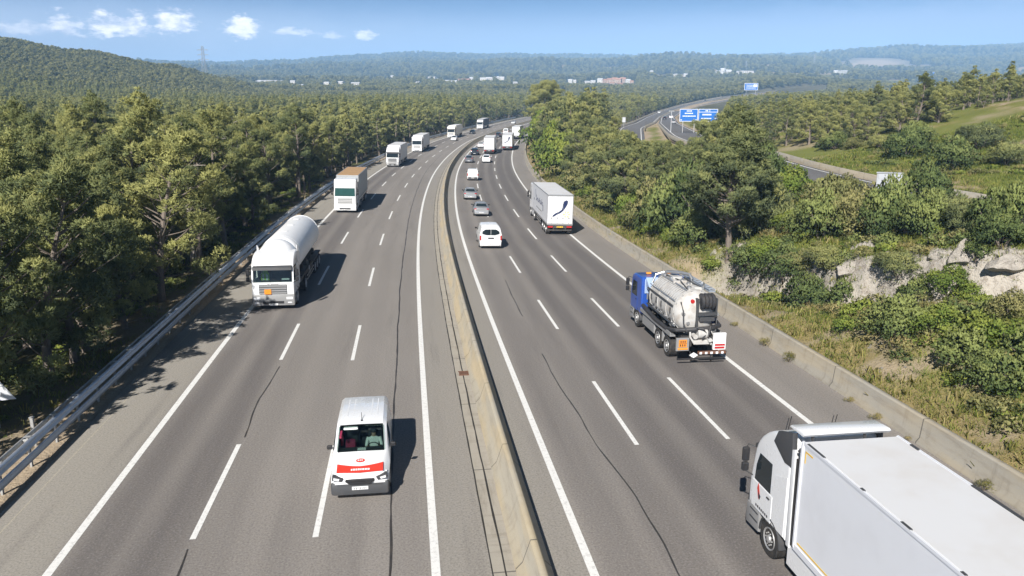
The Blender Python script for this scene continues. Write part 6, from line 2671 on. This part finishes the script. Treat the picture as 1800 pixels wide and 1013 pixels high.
b.tube([(0, -2.05, 1.80), (.02, -2.3, 2.0)], .01, 5)
b.cyl((0, -2.05, 1.82), .035, .03, 'z', 10)
b.build('antenna', M['black'], v)
for sx in (-1, 1):
    b = MB()
    b.prism([(sx * .50, .76), (sx * .84, .86), (sx * .86, .72), (sx * .56, .66)], -.16, .03, axis='y', bev=.012)
    hl = b.build('headlight', M['dark'], v)
    b = MB()
    b.prism([(sx * .62, .765), (sx * .80, .815), (sx * .81, .74), (sx * .65, .70)], .02, .042, axis='y')
    b.build('lens', M['lamp'], hl)
b = MB()
b.prism([(.04, .22), (.055, .46), (-.02, .60), (-.30, .60), (-.30, .20)], -.90, .90, .10, 3)
b.build('lower_bumper', M['dark'], v)
b = MB()
b.prism([(-.42, .645), (.42, .645), (.30, .56), (-.30, .56)], -.02, .062, axis='y')
b.build('air_intake', M['black'], v)

car('hatch', 'white', 'small white car in front of the cream oncoming lorry', 240.5, -4.4, True, seed=21)
car('hatch', 'dark_car', 'dark oncoming car beside the farthest oncoming lorry', 285.7, -5.2, True, seed=22)
car('sedan', 'white', 'tiny pale oncoming car close to the median where the road bends away', 377, -2.0, True, seed=23)
wv = car('bigvan', 'white', 'white passenger van with dark double rear windows, outbound in the fast lane', 66.2 + 4.98, 6.8, False, seed=24, name='passenger_van')
b = MB()
b.box((0, -5.06, .98), (.52, .03, .09), .01)
b.build('rear_trim', M['dark'], wv)
car('sedan', 'silver', 'silver saloon car just ahead of the white passenger van', 86.9 + 4.5, 7.35, False, seed=25)
car('sedan', 'silver', 'silver car with dark rear window following the small white van', 102.3 + 4.5, 6.6, False, seed=27)
car('van', 'white', 'small plain white van with no rear windows in the fast lane', 128.8 + 4.4, 7.4, False, seed=28)
car('hatch', 'grey_car', 'grey hatchback hugging the median barrier ahead of the small white van', 165.8 + 4, 6.15, False, seed=29)
car('suv', 'dark_car', 'black car just beyond the grey hatchback near the median', 186 + 4.5, 6.5, False, seed=30)
car('suv', 'white', 'white car close behind the plain white box lorry', 166.6 + 4.5, 9.85, False, seed=32)
car('sedan', 'white', 'white saloon car to the left of the plain white box lorry', 211.6 + 4.5, 6.5, False, seed=33)
car('suv', 'dark_car', 'dark car farther up the fast lane, left of the two far outbound lorries', 262 + 4.5, 7.3, False, seed=34)
car('bigvan', 'white', 'far white van beside the farthest outbound lorry', 286 + 5, 7.3, False, seed=36)
car('sedan', 'silver', 'pale silver car alone on the side road bend', 0, 0, False, path=(RP1, 300, 1.6), seed=40)
car('hatch', 'dark_car', 'dark car farther along the side road bend', 0, 0, False, path=(RP1, 372, -1.6), seed=41)
car('suv', 'white', 'white car next to the blue sign on the side road', 0, 0, False, path=(RP1, 405, 1.6), seed=42)
car('hatch', 'white', 'white car on the outer lane of the side road below the woods', 0, 0, True, path=(RP2, 520, -1.6), seed=43)
car('suv', 'dark_car', 'small dark car high on the climbing side road', 0, 0, True, path=(RP2, 800, 1.6), seed=44)

# ---------------------------------------------------------------- shrubs, rocks, grass
SHRUB_LAB = {'dark': 'dark green rounded mastic shrub on the right-hand embankment', 'green': 'bright green leafy shrub on the right-hand embankment',
             'olive': 'olive grey-green scrubby bush on the right-hand embankment', 'dry': 'dry brown bush among the rocks of the embankment'}
for k, x, y, r, hf in SHRUBS_AT:
    r = r * 1.18
    h = r * (1.25 if k == 'dark' else 1.0) * hf
    if x > 39 and y > 70:
        shrub(k, x, y, r, h, 'dark round bush on the grassy right-hand hillside' if k == 'dark' else 'pale scrubby bush on the grassy right-hand hillside',
              'bushes on the hillside, ' + k)
    elif y > 110:
        shrub(k, x, y, r * 1.1, r * 1.5, 'vivid green tall bush beside the inner verge of the bend', 'vivid green bushes at the bend')
    elif hf > 1.2:
        shrub(k, x, y, r, h, 'tall ' + {'dark': 'dark green', 'green': 'bright green', 'olive': 'olive grey'}[k] + ' bush crowning the right-hand rock cut', 'tall ' + k + ' bushes above the rock cut')
    else:
        shrub(k, x, y, r, h, SHRUB_LAB[k], k + ' shrubs of the embankment')
rs = np.random.default_rng(19)
added = 0
while added < 120:
    s_, u_ = rs.uniform(16, 150), rs.uniform(19.8, 33)
    p = road_pt(s_, u_)
    if abs(float(cliff_dist(p[:1], p[1:2])[0][0])) < .7 or fbm(np.array([p[0] / 9]), np.array([p[1] / 9]), 2, 12)[0] < -.12 or (u_ < 22 and rs.random() < .75):
        continue
    r_ = rs.uniform(.35, 1.0) * (1 if u_ > 22.5 else .6) * (1 + max(0, s_ - 50) / 130)
    if sightline_cap(p[:1], p[1:2])[0] < r_ * 1.1:
        continue
    k = rs.choice(['olive', 'olive', 'green', 'dark', 'dry'])
    shrub(k, p[0], p[1], r_, r_ * rs.uniform(.7, 1.1), SHRUB_LAB[k], k + ' shrubs of the embankment')
    added += 1
# taller scrub along the foot of the pine belt
added = 0
while added < 70:
    s_ = rs.uniform(58, 260)
    u_ = rs.uniform(20.6, 25.5) + max(0, s_ - 200) * .02
    p = road_pt(s_, u_)
    r_ = rs.uniform(.9, 1.9) * (.7 if u_ < 22 else 1.0)
    if sightline_cap(p[:1], p[1:2])[0] < r_ * 1.5:
        continue
    k = rs.choice(['olive', 'green', 'dark', 'dark', 'olive'])
    shrub(k, p[0], p[1], r_, r_ * rs.uniform(.9, 1.5), {'olive': 'tall olive scrub bush at the foot of the pine belt', 'green': 'tall bright green bush at the foot of the pine belt', 'dark': 'tall dark green bush at the foot of the pine belt'}[k],
          'tall ' + k + ' bushes before the pine belt')
    added += 1
added = 0
while added < 46:                       # scrub under the pines on the left
    s_, u_ = rs.uniform(14, 120), -rs.uniform(17, 25)
    p = road_pt(s_, u_)
    k = rs.choice(['dark', 'green', 'dark'])
    shrub(k, p[0], p[1], rs.uniform(.5, 1.2), rs.uniform(.4, .9), 'low dark undergrowth bush beneath the left-hand pines', 'undergrowth beneath the left-hand pines')
    added += 1
added = 0
while added < 24:                       # scrub on the far hillside
    x, y = rs.uniform(44, 66), rs.uniform(60, 100)
    if float(path_near(RP1, np.array([x]), np.array([y]))[0][0]) < 7:
        continue
    k = rs.choice(['olive', 'olive', 'dark'])
    shrub(k, x, y, rs.uniform(.5, 1.4), rs.uniform(.5, 1.0), 'dark round bush on the grassy right-hand hillside' if k == 'dark' else 'pale scrubby bush on the grassy right-hand hillside',
          'bushes on the hillside, ' + k)
    added += 1
# weeds in the gutter at the foot of the right wall
for s_, r_, lab in ((33.5, .45, 'long dry weed clump at the wall foot level with the rear of the vacuum tanker'), (36.2, .38, 'dry weed clump at the wall foot beside the tank of the vacuum tanker'),
                    (28.2, .26, 'weed tuft at the wall foot a little nearer than the vacuum tanker'), (26.3, .30, 'thin upright weed against the right wall'),
                    (24.3, .16, 'tiny weed tuft at the wall foot ahead of the white truck'), (20.4, .34, 'grey dry weed bush at the wall beside the trailer roof'), (40.0, .3, 'low weed clump at the wall foot beside the cab of the vacuum tanker')):
    p = road_pt(s_, 18.2)
    o = shrub('dry', p[0], p[1], r_, r_ * 1.2, lab, None, 'weed')
    o.location = (p[0], p[1], p[2] - .02)


def rock_mesh(seed, w, h):
    rng = np.random.default_rng(seed)
    bm = bmesh.new()
    bmesh.ops.create_icosphere(bm, subdivisions=4, radius=1.0)
    cuts = rng.normal(0, 1, (34, 3))
    cuts /= np.linalg.norm(cuts, axis=1)[:, None]
    offs = rng.uniform(.36, .84, 34)
    V = np.array([v.co for v in bm.verts])
    for c, o in zip(cuts, offs):            # broken planar faces
        d = V @ c - o
        V = V - np.where(d > 0, d, 0)[:, None] * c * .97
    V += (fbm(V[:, 0] * 3 + seed, V[:, 1] * 3 + V[:, 2] * 2.3, 4, seed) * .16)[:, None] * V
    V += (fbm(V[:, 0] * 9 + seed, V[:, 2] * 9 + V[:, 1] * 5, 3, seed + 5) * .035)[:, None] * V
    V *= np.array([w, w * .8, h])
    for v, c in zip(bm.verts, V):
        v.co = c
    me = bpy.data.meshes.new('rock_outcrop')
    bm.to_mesh(me)
    bm.free()
    me.polygons.foreach_set('use_smooth', np.ones(len(me.polygons), bool))
    me.set_sharp_from_angle(angle=R(28))
    me.materials.append(M['rock'])
    return me


for i, (x, y, w, h) in enumerate(ROCKS_AT):
    o = bpy.data.objects.new('rock_outcrop', rock_mesh(100 + i, w * 1.2, h * .95))
    COL.objects.link(o)
    o.location = (x + .35, y + .3, float(gz(x + .35, y + .3)[0]) - h * .38)
    o.rotation_euler = (R(-8), R(-20), R(25) + random.uniform(-.3, .3))
    big = w > 1.0
    tag(o, 'large pale limestone slab bared in the right-hand rock cut' if big else 'small pale limestone rock poking from the embankment scrub', 'rock',
        'large limestone slabs of the rock cut' if big else 'small rocks of the embankment')


def grass_source(seed, mtl, n=26, h=.13, spread=.2):
    rng = np.random.default_rng(seed)
    c = np.c_[rng.normal(0, spread, (n, 2)), np.zeros(n)]
    nn = np.c_[rng.normal(0, .35, (n, 2)), np.ones(n)]
    V, F, T, NN = tufts(c, nn, h, 1, .16, rng, rng.uniform(.1, .9, n), .45)
    me = np_mesh('grass_source', V, F, attrs={'tone': ('POINT', 'FLOAT', T), 'nrm': ('POINT', 'FLOAT_VECTOR', NN)})
    me.materials.append(M[mtl])
    return me


GS = [grass_source(1, 'dry'), grass_source(2, 'dry', 14, .24, .13), grass_source(3, 'grass', 28, .11, .22), grass_source(4, 'grass', 18, .16, .18)]
gs, gu = rs.uniform(4, 135, 26000), rs.uniform(18.95, 34, 26000)
gp = road_pt(gs, gu)
g2 = np.c_[rs.uniform(36, 72, 15000), rs.uniform(40, 105, 15000)]
gl = road_pt(rs.uniform(4, 120, 5000), -13.9 - np.abs(rs.normal(0, 2.2, 5000)))
GX = np.r_[gp[:, 0], g2[:, 0], gl[:, 0]]
GY = np.r_[gp[:, 1], g2[:, 1], gl[:, 1]]
GZ, GC = land(GX, GY)
keep = (GC[:, 2] + .25 * RNG.normal(0, 1, len(GX)) < .55) & (RNG.uniform(0, 1, len(GX)) < np.clip(GC[:, 0] + GC[:, 1] + .1, 0, 1)) & (path_near(RP1, GX, GY)[0] > 5.2)
GX, GY, GZ, GC = GX[keep], GY[keep], GZ[keep], GC[keep]
isdry = RNG.uniform(0, 1, len(GX)) < (GC[:, 0] * .7 + .03) / (GC[:, 0] + GC[:, 1] * 1.5 + .06)
gi = np.where(isdry, RNG.integers(0, 2, len(GX)), RNG.integers(2, 4, len(GX)))
scatter_object('grass', GS, np.stack([GX, GY, GZ - .03], 1), RNG.uniform(.6, 1.5, len(GX)) * (1 + np.maximum(GY - 45, 0) / 120), RNG.uniform(0, 6.28, len(GX)), gi)

# loose stones at the foot of the bank
SS = [rock_mesh(200 + k, 1, .7) for k in range(3)]
ss_, su_ = rs.uniform(8, 110, 700), 19.0 + np.abs(rs.normal(0, 2.6, 700))
sp_ = road_pt(ss_, su_)
sz_, sc_ = land(sp_[:, 0], sp_[:, 1])
sk_ = sc_[:, 2] > .25
scatter_object('stones', SS, np.stack([sp_[sk_, 0], sp_[sk_, 1], sz_[sk_] + .0], 1), rs.uniform(.04, .17, sk_.sum()), rs.uniform(0, 6.28, sk_.sum()), rs.integers(0, 3, sk_.sum()))

# low creeping ground cover between the shrubs
CS = [shrub_mesh(81, 'bush_olive', 1, .5, 7, leaf=.13, dens=150), shrub_mesh(82, 'bush_green', 1, .45, 7, leaf=.13, dens=150), shrub_mesh(83, 'dry', 1, .5, 7, leaf=.2, dens=90, nper=3, width=.14), shrub_mesh(84, 'bush_dark', 1, .6, 7, leaf=.13, dens=150)]
cs_, cu_ = rs.uniform(6, 130, 4600), rs.uniform(20.2, 34, 4600)
cp = road_pt(cs_, cu_)
c2 = np.c_[rs.uniform(38, 70, 500), rs.uniform(50, 102, 500)]
cl = road_pt(rs.uniform(8, 130, 700), -rs.uniform(16.5, 30, 700))
KX, KY = np.r_[cp[:, 0], c2[:, 0], cl[:, 0]], np.r_[cp[:, 1], c2[:, 1], cl[:, 1]]
kk = (np.r_[cu_, np.full(len(KX) - len(cu_), 30.)] + RNG.normal(0, .7, len(KX)) > 21.8) & (fbm(KX / 3.5, KY / 3.5, 3, 55) > -.12) & ((land(KX, KY)[1][:, 3] < .3) | (RNG.uniform(0, 1, len(KX)) < .12)) & (path_near(RP1, KX, KY)[0] > 5.6)
KX, KY = KX[kk], KY[kk]
tone_ = fbm(KX / 7, KY / 7, 2, 57) + RNG.normal(0, .35, len(KX))
ki = np.where(KX < -10, np.where(tone_ > 0, 3, 1), np.where(tone_ > .35, 1, np.where(tone_ > -.05, 0, np.where(tone_ > -.4, 3, 2))))
scatter_object('ground_cover', CS, np.stack([KX, KY, gz(KX, KY) - .05], 1), RNG.uniform(.25, .95, len(KX)), RNG.uniform(0, 6.28, len(KX)), ki)

# ---------------------------------------------------------------- far houses
HLAB = {'w': ('small white house among the trees of the far valley', 'white houses of the far valley'), 'p': ('pinkish house in the hillside village beyond the woods', 'pink houses of the hillside village')}
HSRC = {}
for (x, y, w, h, k) in HOUSES_AT:
    big = w > 18
    key = (k, big)
    if key not in HSRC:
        b = MB()
        b.prism([(-.5, -.4), (.5, -.4), (.5, .72), (0, 1.0 if not big else .80), (-.5, .72)], -.5, .5)
        wm = b.mesh('wall')
        wm.materials.append(M['plaster'] if k == 'w' else M['plaster_pink'])
        b = MB()
        rz = 1.0 if not big else .80
        b.loft([[(-.54, -.56, .69), (.54, -.56, .69), (.54, -.56, .73), (-.54, -.56, .73)], [(-.54, 0, rz), (.54, 0, rz), (.54, 0, rz + .05), (-.54, 0, rz + .05)],
                [(-.54, .56, .69), (.54, .56, .69), (.54, .56, .73), (-.54, .56, .73)]])
        rm = b.mesh('roof')
        rm.materials.append(M['roof_pale'] if (big or k == 'w') else M['tiles'])
        b = MB()
        for q in range(5 if big else 3):
            xx = (q - (2 if big else 1)) * (.19 if big else .3)
            b.box((xx, -.503, .35), (.1, .012, .22))
            b.box((xx, -.503, .02), (.1, .012, .18))
        nm = b.mesh('window')
        nm.materials.append(M['glass'])
        HSRC[key] = (wm, rm, nm)
    lab, g = HLAB[k]
    if big:
        lab, g = 'long pale warehouse roofs in the far valley', 'far warehouses'
    r = empty('house', lab, 'house', g)
    r.location = (x, y, float(gz(x, y)[0]) + 1.0)
    r.rotation_euler.z = random.choice([0, 0, .3, -.35, .15])
    r.scale = (w, min(w, 12), h)
    for nm, me in zip(('wall', 'roof', 'window'), HSRC[key]):
        o = bpy.data.objects.new(nm, me)
        COL.objects.link(o)
        o.parent = r


def pylon(x, y, H, label):
    b = MB()
    w = H * .09
    for sx in (-1, 1):
        for sy in (-1, 1):
            b.tube([(sx * w, sy * w, -1), (sx * w * .35, sy * w * .35, H * .6), (sx * w * .2, sy * w * .2, H)], H * .0045, 4)
    nlev = 9
    for i in range(nlev):
        za, zb = H * i / nlev, H * (i + 1) / nlev
        wa, wb = (w * (1 - .65 * min(1, z / (H * .6))) if z < H * .6 else w * (.35 - .15 * (z / H - .6) / .4) for z in (za, zb))
        for s in (-1, 1):
            b.tube([(-wa, s * wa, za), (wb, s * wb, zb)], H * .0022, 3)
            b.tube([(s * wa, -wa, za), (s * wb, wb, zb)], H * .0022, 3)
    r = empty('electricity_pylon', label, 'pylon')
    b.build('tower', M['lattice'], r)
    for q in (.66, .78, .90):
        a = MB()
        a.tube([(-H * .15, 0, H * q), (0, 0, H * (q + .03)), (H * .15, 0, H * q)], H * .004, 4)
        a.tube([(-H * .15, 0, H * q), (H * .15, 0, H * q)], H * .004, 4)
        a.build('cross_arm', M['lattice'], r)
    r.location = (x, y, float(gz(x, y)[0]))


pylon(-494, 1280, 62, 'tall thin lattice pylon rising beyond the end of the left hill')
pylon(559, 2089, 32, 'lattice mast above the white buildings left of the middle of the right half')
pylon(610, 2080, 30, 'lattice mast just right of another above the far white buildings')
pylon(912, 2411, 40, 'lattice mast on the pale far ridge left of the quarry scar')

# ---------------------------------------------------------------- signs


def lettering(s, size, mtl, parent, loc, rot=(R(90), 0, 0), name='lettering', sx=1.0):
    me = text_mesh(s, size)
    o = link(name, me, M[mtl], parent)
    o.location, o.rotation_euler = loc, rot
    o.scale.x = sx
    return o


M['cabinet'] = mat('cabinet_paint', (.44, .46, .49), .5, dirt=.25)


def big_sign():
    r = empty('direction_sign', 'blue two-panel direction sign standing above the pine crowns beside the side road', 'road sign', None, (44.9, 189.5, 6.0), (0, 0, -.15))
    for i, (x, w) in enumerate(((-2.3, 4.3), (2.25, 4.5))):
        b = MB()
        b.box((x, 0, 4.2), (w, .08, 2.9), .02)
        p = b.build('panel', M['sign_blue'], r)
        e = MB()
        for (cx_, cz_, sx, sz) in ((x, 5.62, w, .10), (x, 2.78, w, .10), (x - w / 2 + .05, 4.2, .10, 2.74), (x + w / 2 - .05, 4.2, .10, 2.74)):
            e.box((cx_, -.05, cz_), (sx, .02, sz))
        if i:
            e.box((x, -.05, 4.95), (w - .2, .02, .10)).box((x + .35, -.05, 5.28), (.10, .02, .55))
        e.build('border', M['sign_white'], p)
        k = MB()
        # lettering too small to read in the photograph: pale word-shaped bars
        rng = np.random.default_rng(i)
        rows = ((5.2, 1.0), (4.65, 1.9), (4.0, 2.9)) if i == 0 else ((5.25, .6), (4.35, 2.0), (3.45, 2.4))
        for zz, ln in rows:
            xx = x - ln / 2 - (.35 if i else 0)
            while xx < x + ln / 2 - (.35 if i else 0):
                l_ = rng.uniform(.12, .3)
                k.box((xx + l_ / 2, -.05, zz), (l_, .018, .34 if (i and zz == 4.35) else .24))
                xx += l_ + .07
        k.build('lettering', M['sign_white'], p)
        a = MB()
        if i == 0:
            for sx in (-1.75, 1.75):
                a.prism([(x + sx - .2, 3.2), (x + sx + .2, 3.2), (x + sx, 2.9)], -.06, -.04, axis='y')
        else:
            a.prism([(x + 1.5, 3.5), (x + 2.0, 3.9), (x + 1.9, 3.3)], -.06, -.04, axis='y')
        a.build('arrow', M['sign_white'], p)
    for x in (-3.6, -.9, 1.0, 3.7):
        b = MB()
        b.box((x, .16, 2.1), (.16, .2, 7.2), .02)
        b.build('post', M['galv_dull'], r)


big_sign()


def small_sign(x, y, w, h, clear, mtl, label, cat='road sign', posts=2, rotz=0.0, name='road_sign', dz=0, th=.06):
    r = empty(name, label, cat, None, (x, y, float(gz(x, y)[0]) + dz), (0, 0, rotz))
    b = MB()
    b.box((0, 0, clear + h / 2), (w, th, h), .015)
    p = b.build('panel', M[mtl], r)
    e = MB()
    t_ = max(.05, h * .05)
    for cx_, cz_, sx, sz in ((0, clear + h - t_ / 2, w, t_), (0, clear + t_ / 2, w, t_), (-w / 2 + t_ / 2, clear + h / 2, t_, h - 2.1 * t_), (w / 2 - t_ / 2, clear + h / 2, t_, h - 2.1 * t_)):
        e.box((cx_, -th / 2 - .012, cz_), (sx, .02, sz))
    e.build('border', M['sign_white' if mtl == 'sign_blue' else 'galv_dull'], p)
    for q in range(posts):
        xx = 0 if posts == 1 else (-w * .35 + q * w * .7 / (posts - 1))
        c = MB()
        c.box((xx, th / 2 + .06, (clear + h) / 2 - .3), (max(.08, w * .02), max(.08, w * .02), clear + h + .6))
        c.build('post', M['galv_dull'], r)
    return r, p


r, p = small_sign(299, 992, 17, 8.5, 5.0, 'sign_blue', 'far blue direction sign over the climbing side road', posts=2)
k = MB()
for zz in (7.5, 9.2, 11):
    for xx in range(-5, 5):
        k.box((xx * 1.1 + .5, -.05, zz), (.8, .02, .8))
k.build('lettering', M['sign_white'], p)
k = MB()
k.box((5.2, -.05, 10.4), (4.5, .022, 3.2))
k.build('white_field', M['sign_white'], p)
r, p = small_sign(217.6, 879.6, 6.5, 3.4, 2.5, 'sign_back', 'pale back of a road sign beside the bend of the side road')
r, p = small_sign(962, 1818, 15, 7.5, 6.5, 'sign_blue', 'distant blue and white panel among the woods on the right')
k = MB()
k.box((4.6, -.06, 10.2), (5.0, .03, 6.6))
k.build('white_field', M['sign_white'], p)
r, p = small_sign(37.3, 262, 1.1, 1.7, 1.6, 'sign_back', 'small pale panel on a post at the start of the side road bend', posts=1)
# grey cabinet-like sign backs by the side road
r = empty('utility_cabinet', 'pale grey metal cabinet beside the wall of the side road', 'cabinet', None, (34.3, 70.2, float(gz(34.3, 70.2)[0]) - .05), (0, 0, -.5))
b = MB()
b.box((0, 0, .95), (2.1, .8, 1.7), .04)
b.box((0, 0, 1.83), (2.2, .92, .07), .02)
c = b.build('case', M['cabinet'], r)
b = MB()
for xx in (-.47, .47):
    b.box((xx, -.41, .95), (.88, .03, 1.45), .01)
b.build('door', M['cabinet'], r)
b = MB()
b.box((-.08, -.44, 1.0), (.03, .03, .16)).box((.08, -.44, 1.0), (.03, .03, .16))
b.build('handle', M['black'], r)
b = MB()
b.box((0, 0, .02), (2.0, .9, .22))
b.build('plinth', M['grey'], r)
# thin white mast in the strip between the two lanes of the side road
r = empty('camera_mast', 'thin white mast in the gravel strip of the side road bend', 'mast', None, (38.9, 192, 5.9))
b = MB()
b.tube([(0, 0, -.4), (0, 0, 5.2)], [.09, .06], 8)
b.build('pole', M['sign_back'], r)
b = MB()
b.box((0, 0, 5.3), (1.1, .08, .06)).box((-.5, -.1, 5.25), (.22, .4, .2), .03).box((.5, -.1, 5.25), (.22, .4, .2), .03)
b.build('camera_head', M['sign_back'], r)
# marker post on the grass
r = empty('marker_post', 'thin pale marker post standing on the grassy crest at the right', 'post', None, (35.4, 56.7, float(gz(35.4, 56.7)[0])))
b = MB()
b.box((0, 0, .55), (.09, .09, 1.3), .01)
b.build('stake', M['sign_white'], r)
b = MB()
b.box((0, -.05, 1.0), (.092, .012, .18))
b.build('reflector', M['red_lens'], r)
# triangular warning sign at the left edge, seen almost from behind the rail
r = empty('warning_sign', 'white triangular warning sign cut by the left edge beyond the guardrail', 'road sign', None, (-20.15, 28.3, float(gz(-20.15, 28.3)[0]) - .1), (0, 0, .35))
b = MB()
b.prism([(-.85, 1.25), (.62, 1.25), (-.12, 2.5)], -.015, .015, axis='y', bev=.01)
pn = b.build('panel', M['sign_white'], r)
b = MB()
b.box((-.12, .08, 1.0), (.08, .08, 3.0))
b.build('post', M['galv_dull'], r)
b = MB()
b.box((-.12, .035, 1.5), (.9, .04, .05)).box((-.12, .035, 2.0), (.4, .04, .05))
b.build('bracket', M['galv_dull'], r)
r = empty('marker_post', 'short grey post beyond the guardrail below the triangular sign', 'post', None, (-17.6, 26.3, float(gz(-17.6, 26.3)[0])))
b = MB()
b.box((0, 0, .5), (.12, .1, 1.2), .01)
b.build('stake', M['galv_dull'], r)
b = MB()
b.box((0, 0, 1.11), (.15, .13, .03))
b.build('cap', M['galv_dull'], r)


# ---------------------------------------------------------------- the air between here and the far hills
def make_haze():
    b = MB()
    b.box((0, 3500, 145), (16000, 9400, 430))
    m = bpy.data.materials.new('haze_air')
    m.use_nodes = True
    t = NT(m.node_tree)
    v = t.n('ShaderNodeVolumePrincipled')
    v.inputs['Color'].default_value = (.35, .61, .98, 1)
    v.inputs['Density'].default_value = HAZE
    v.inputs['Anisotropy'].default_value = -.35
    o = t.n('ShaderNodeOutputMaterial')
    t.t.links.new(v.outputs[0], o.inputs['Volume'])
    o_ = b.build('haze', m)
    o_['kind'] = 'stuff'


HAZE = 1.9e-4
make_haze()
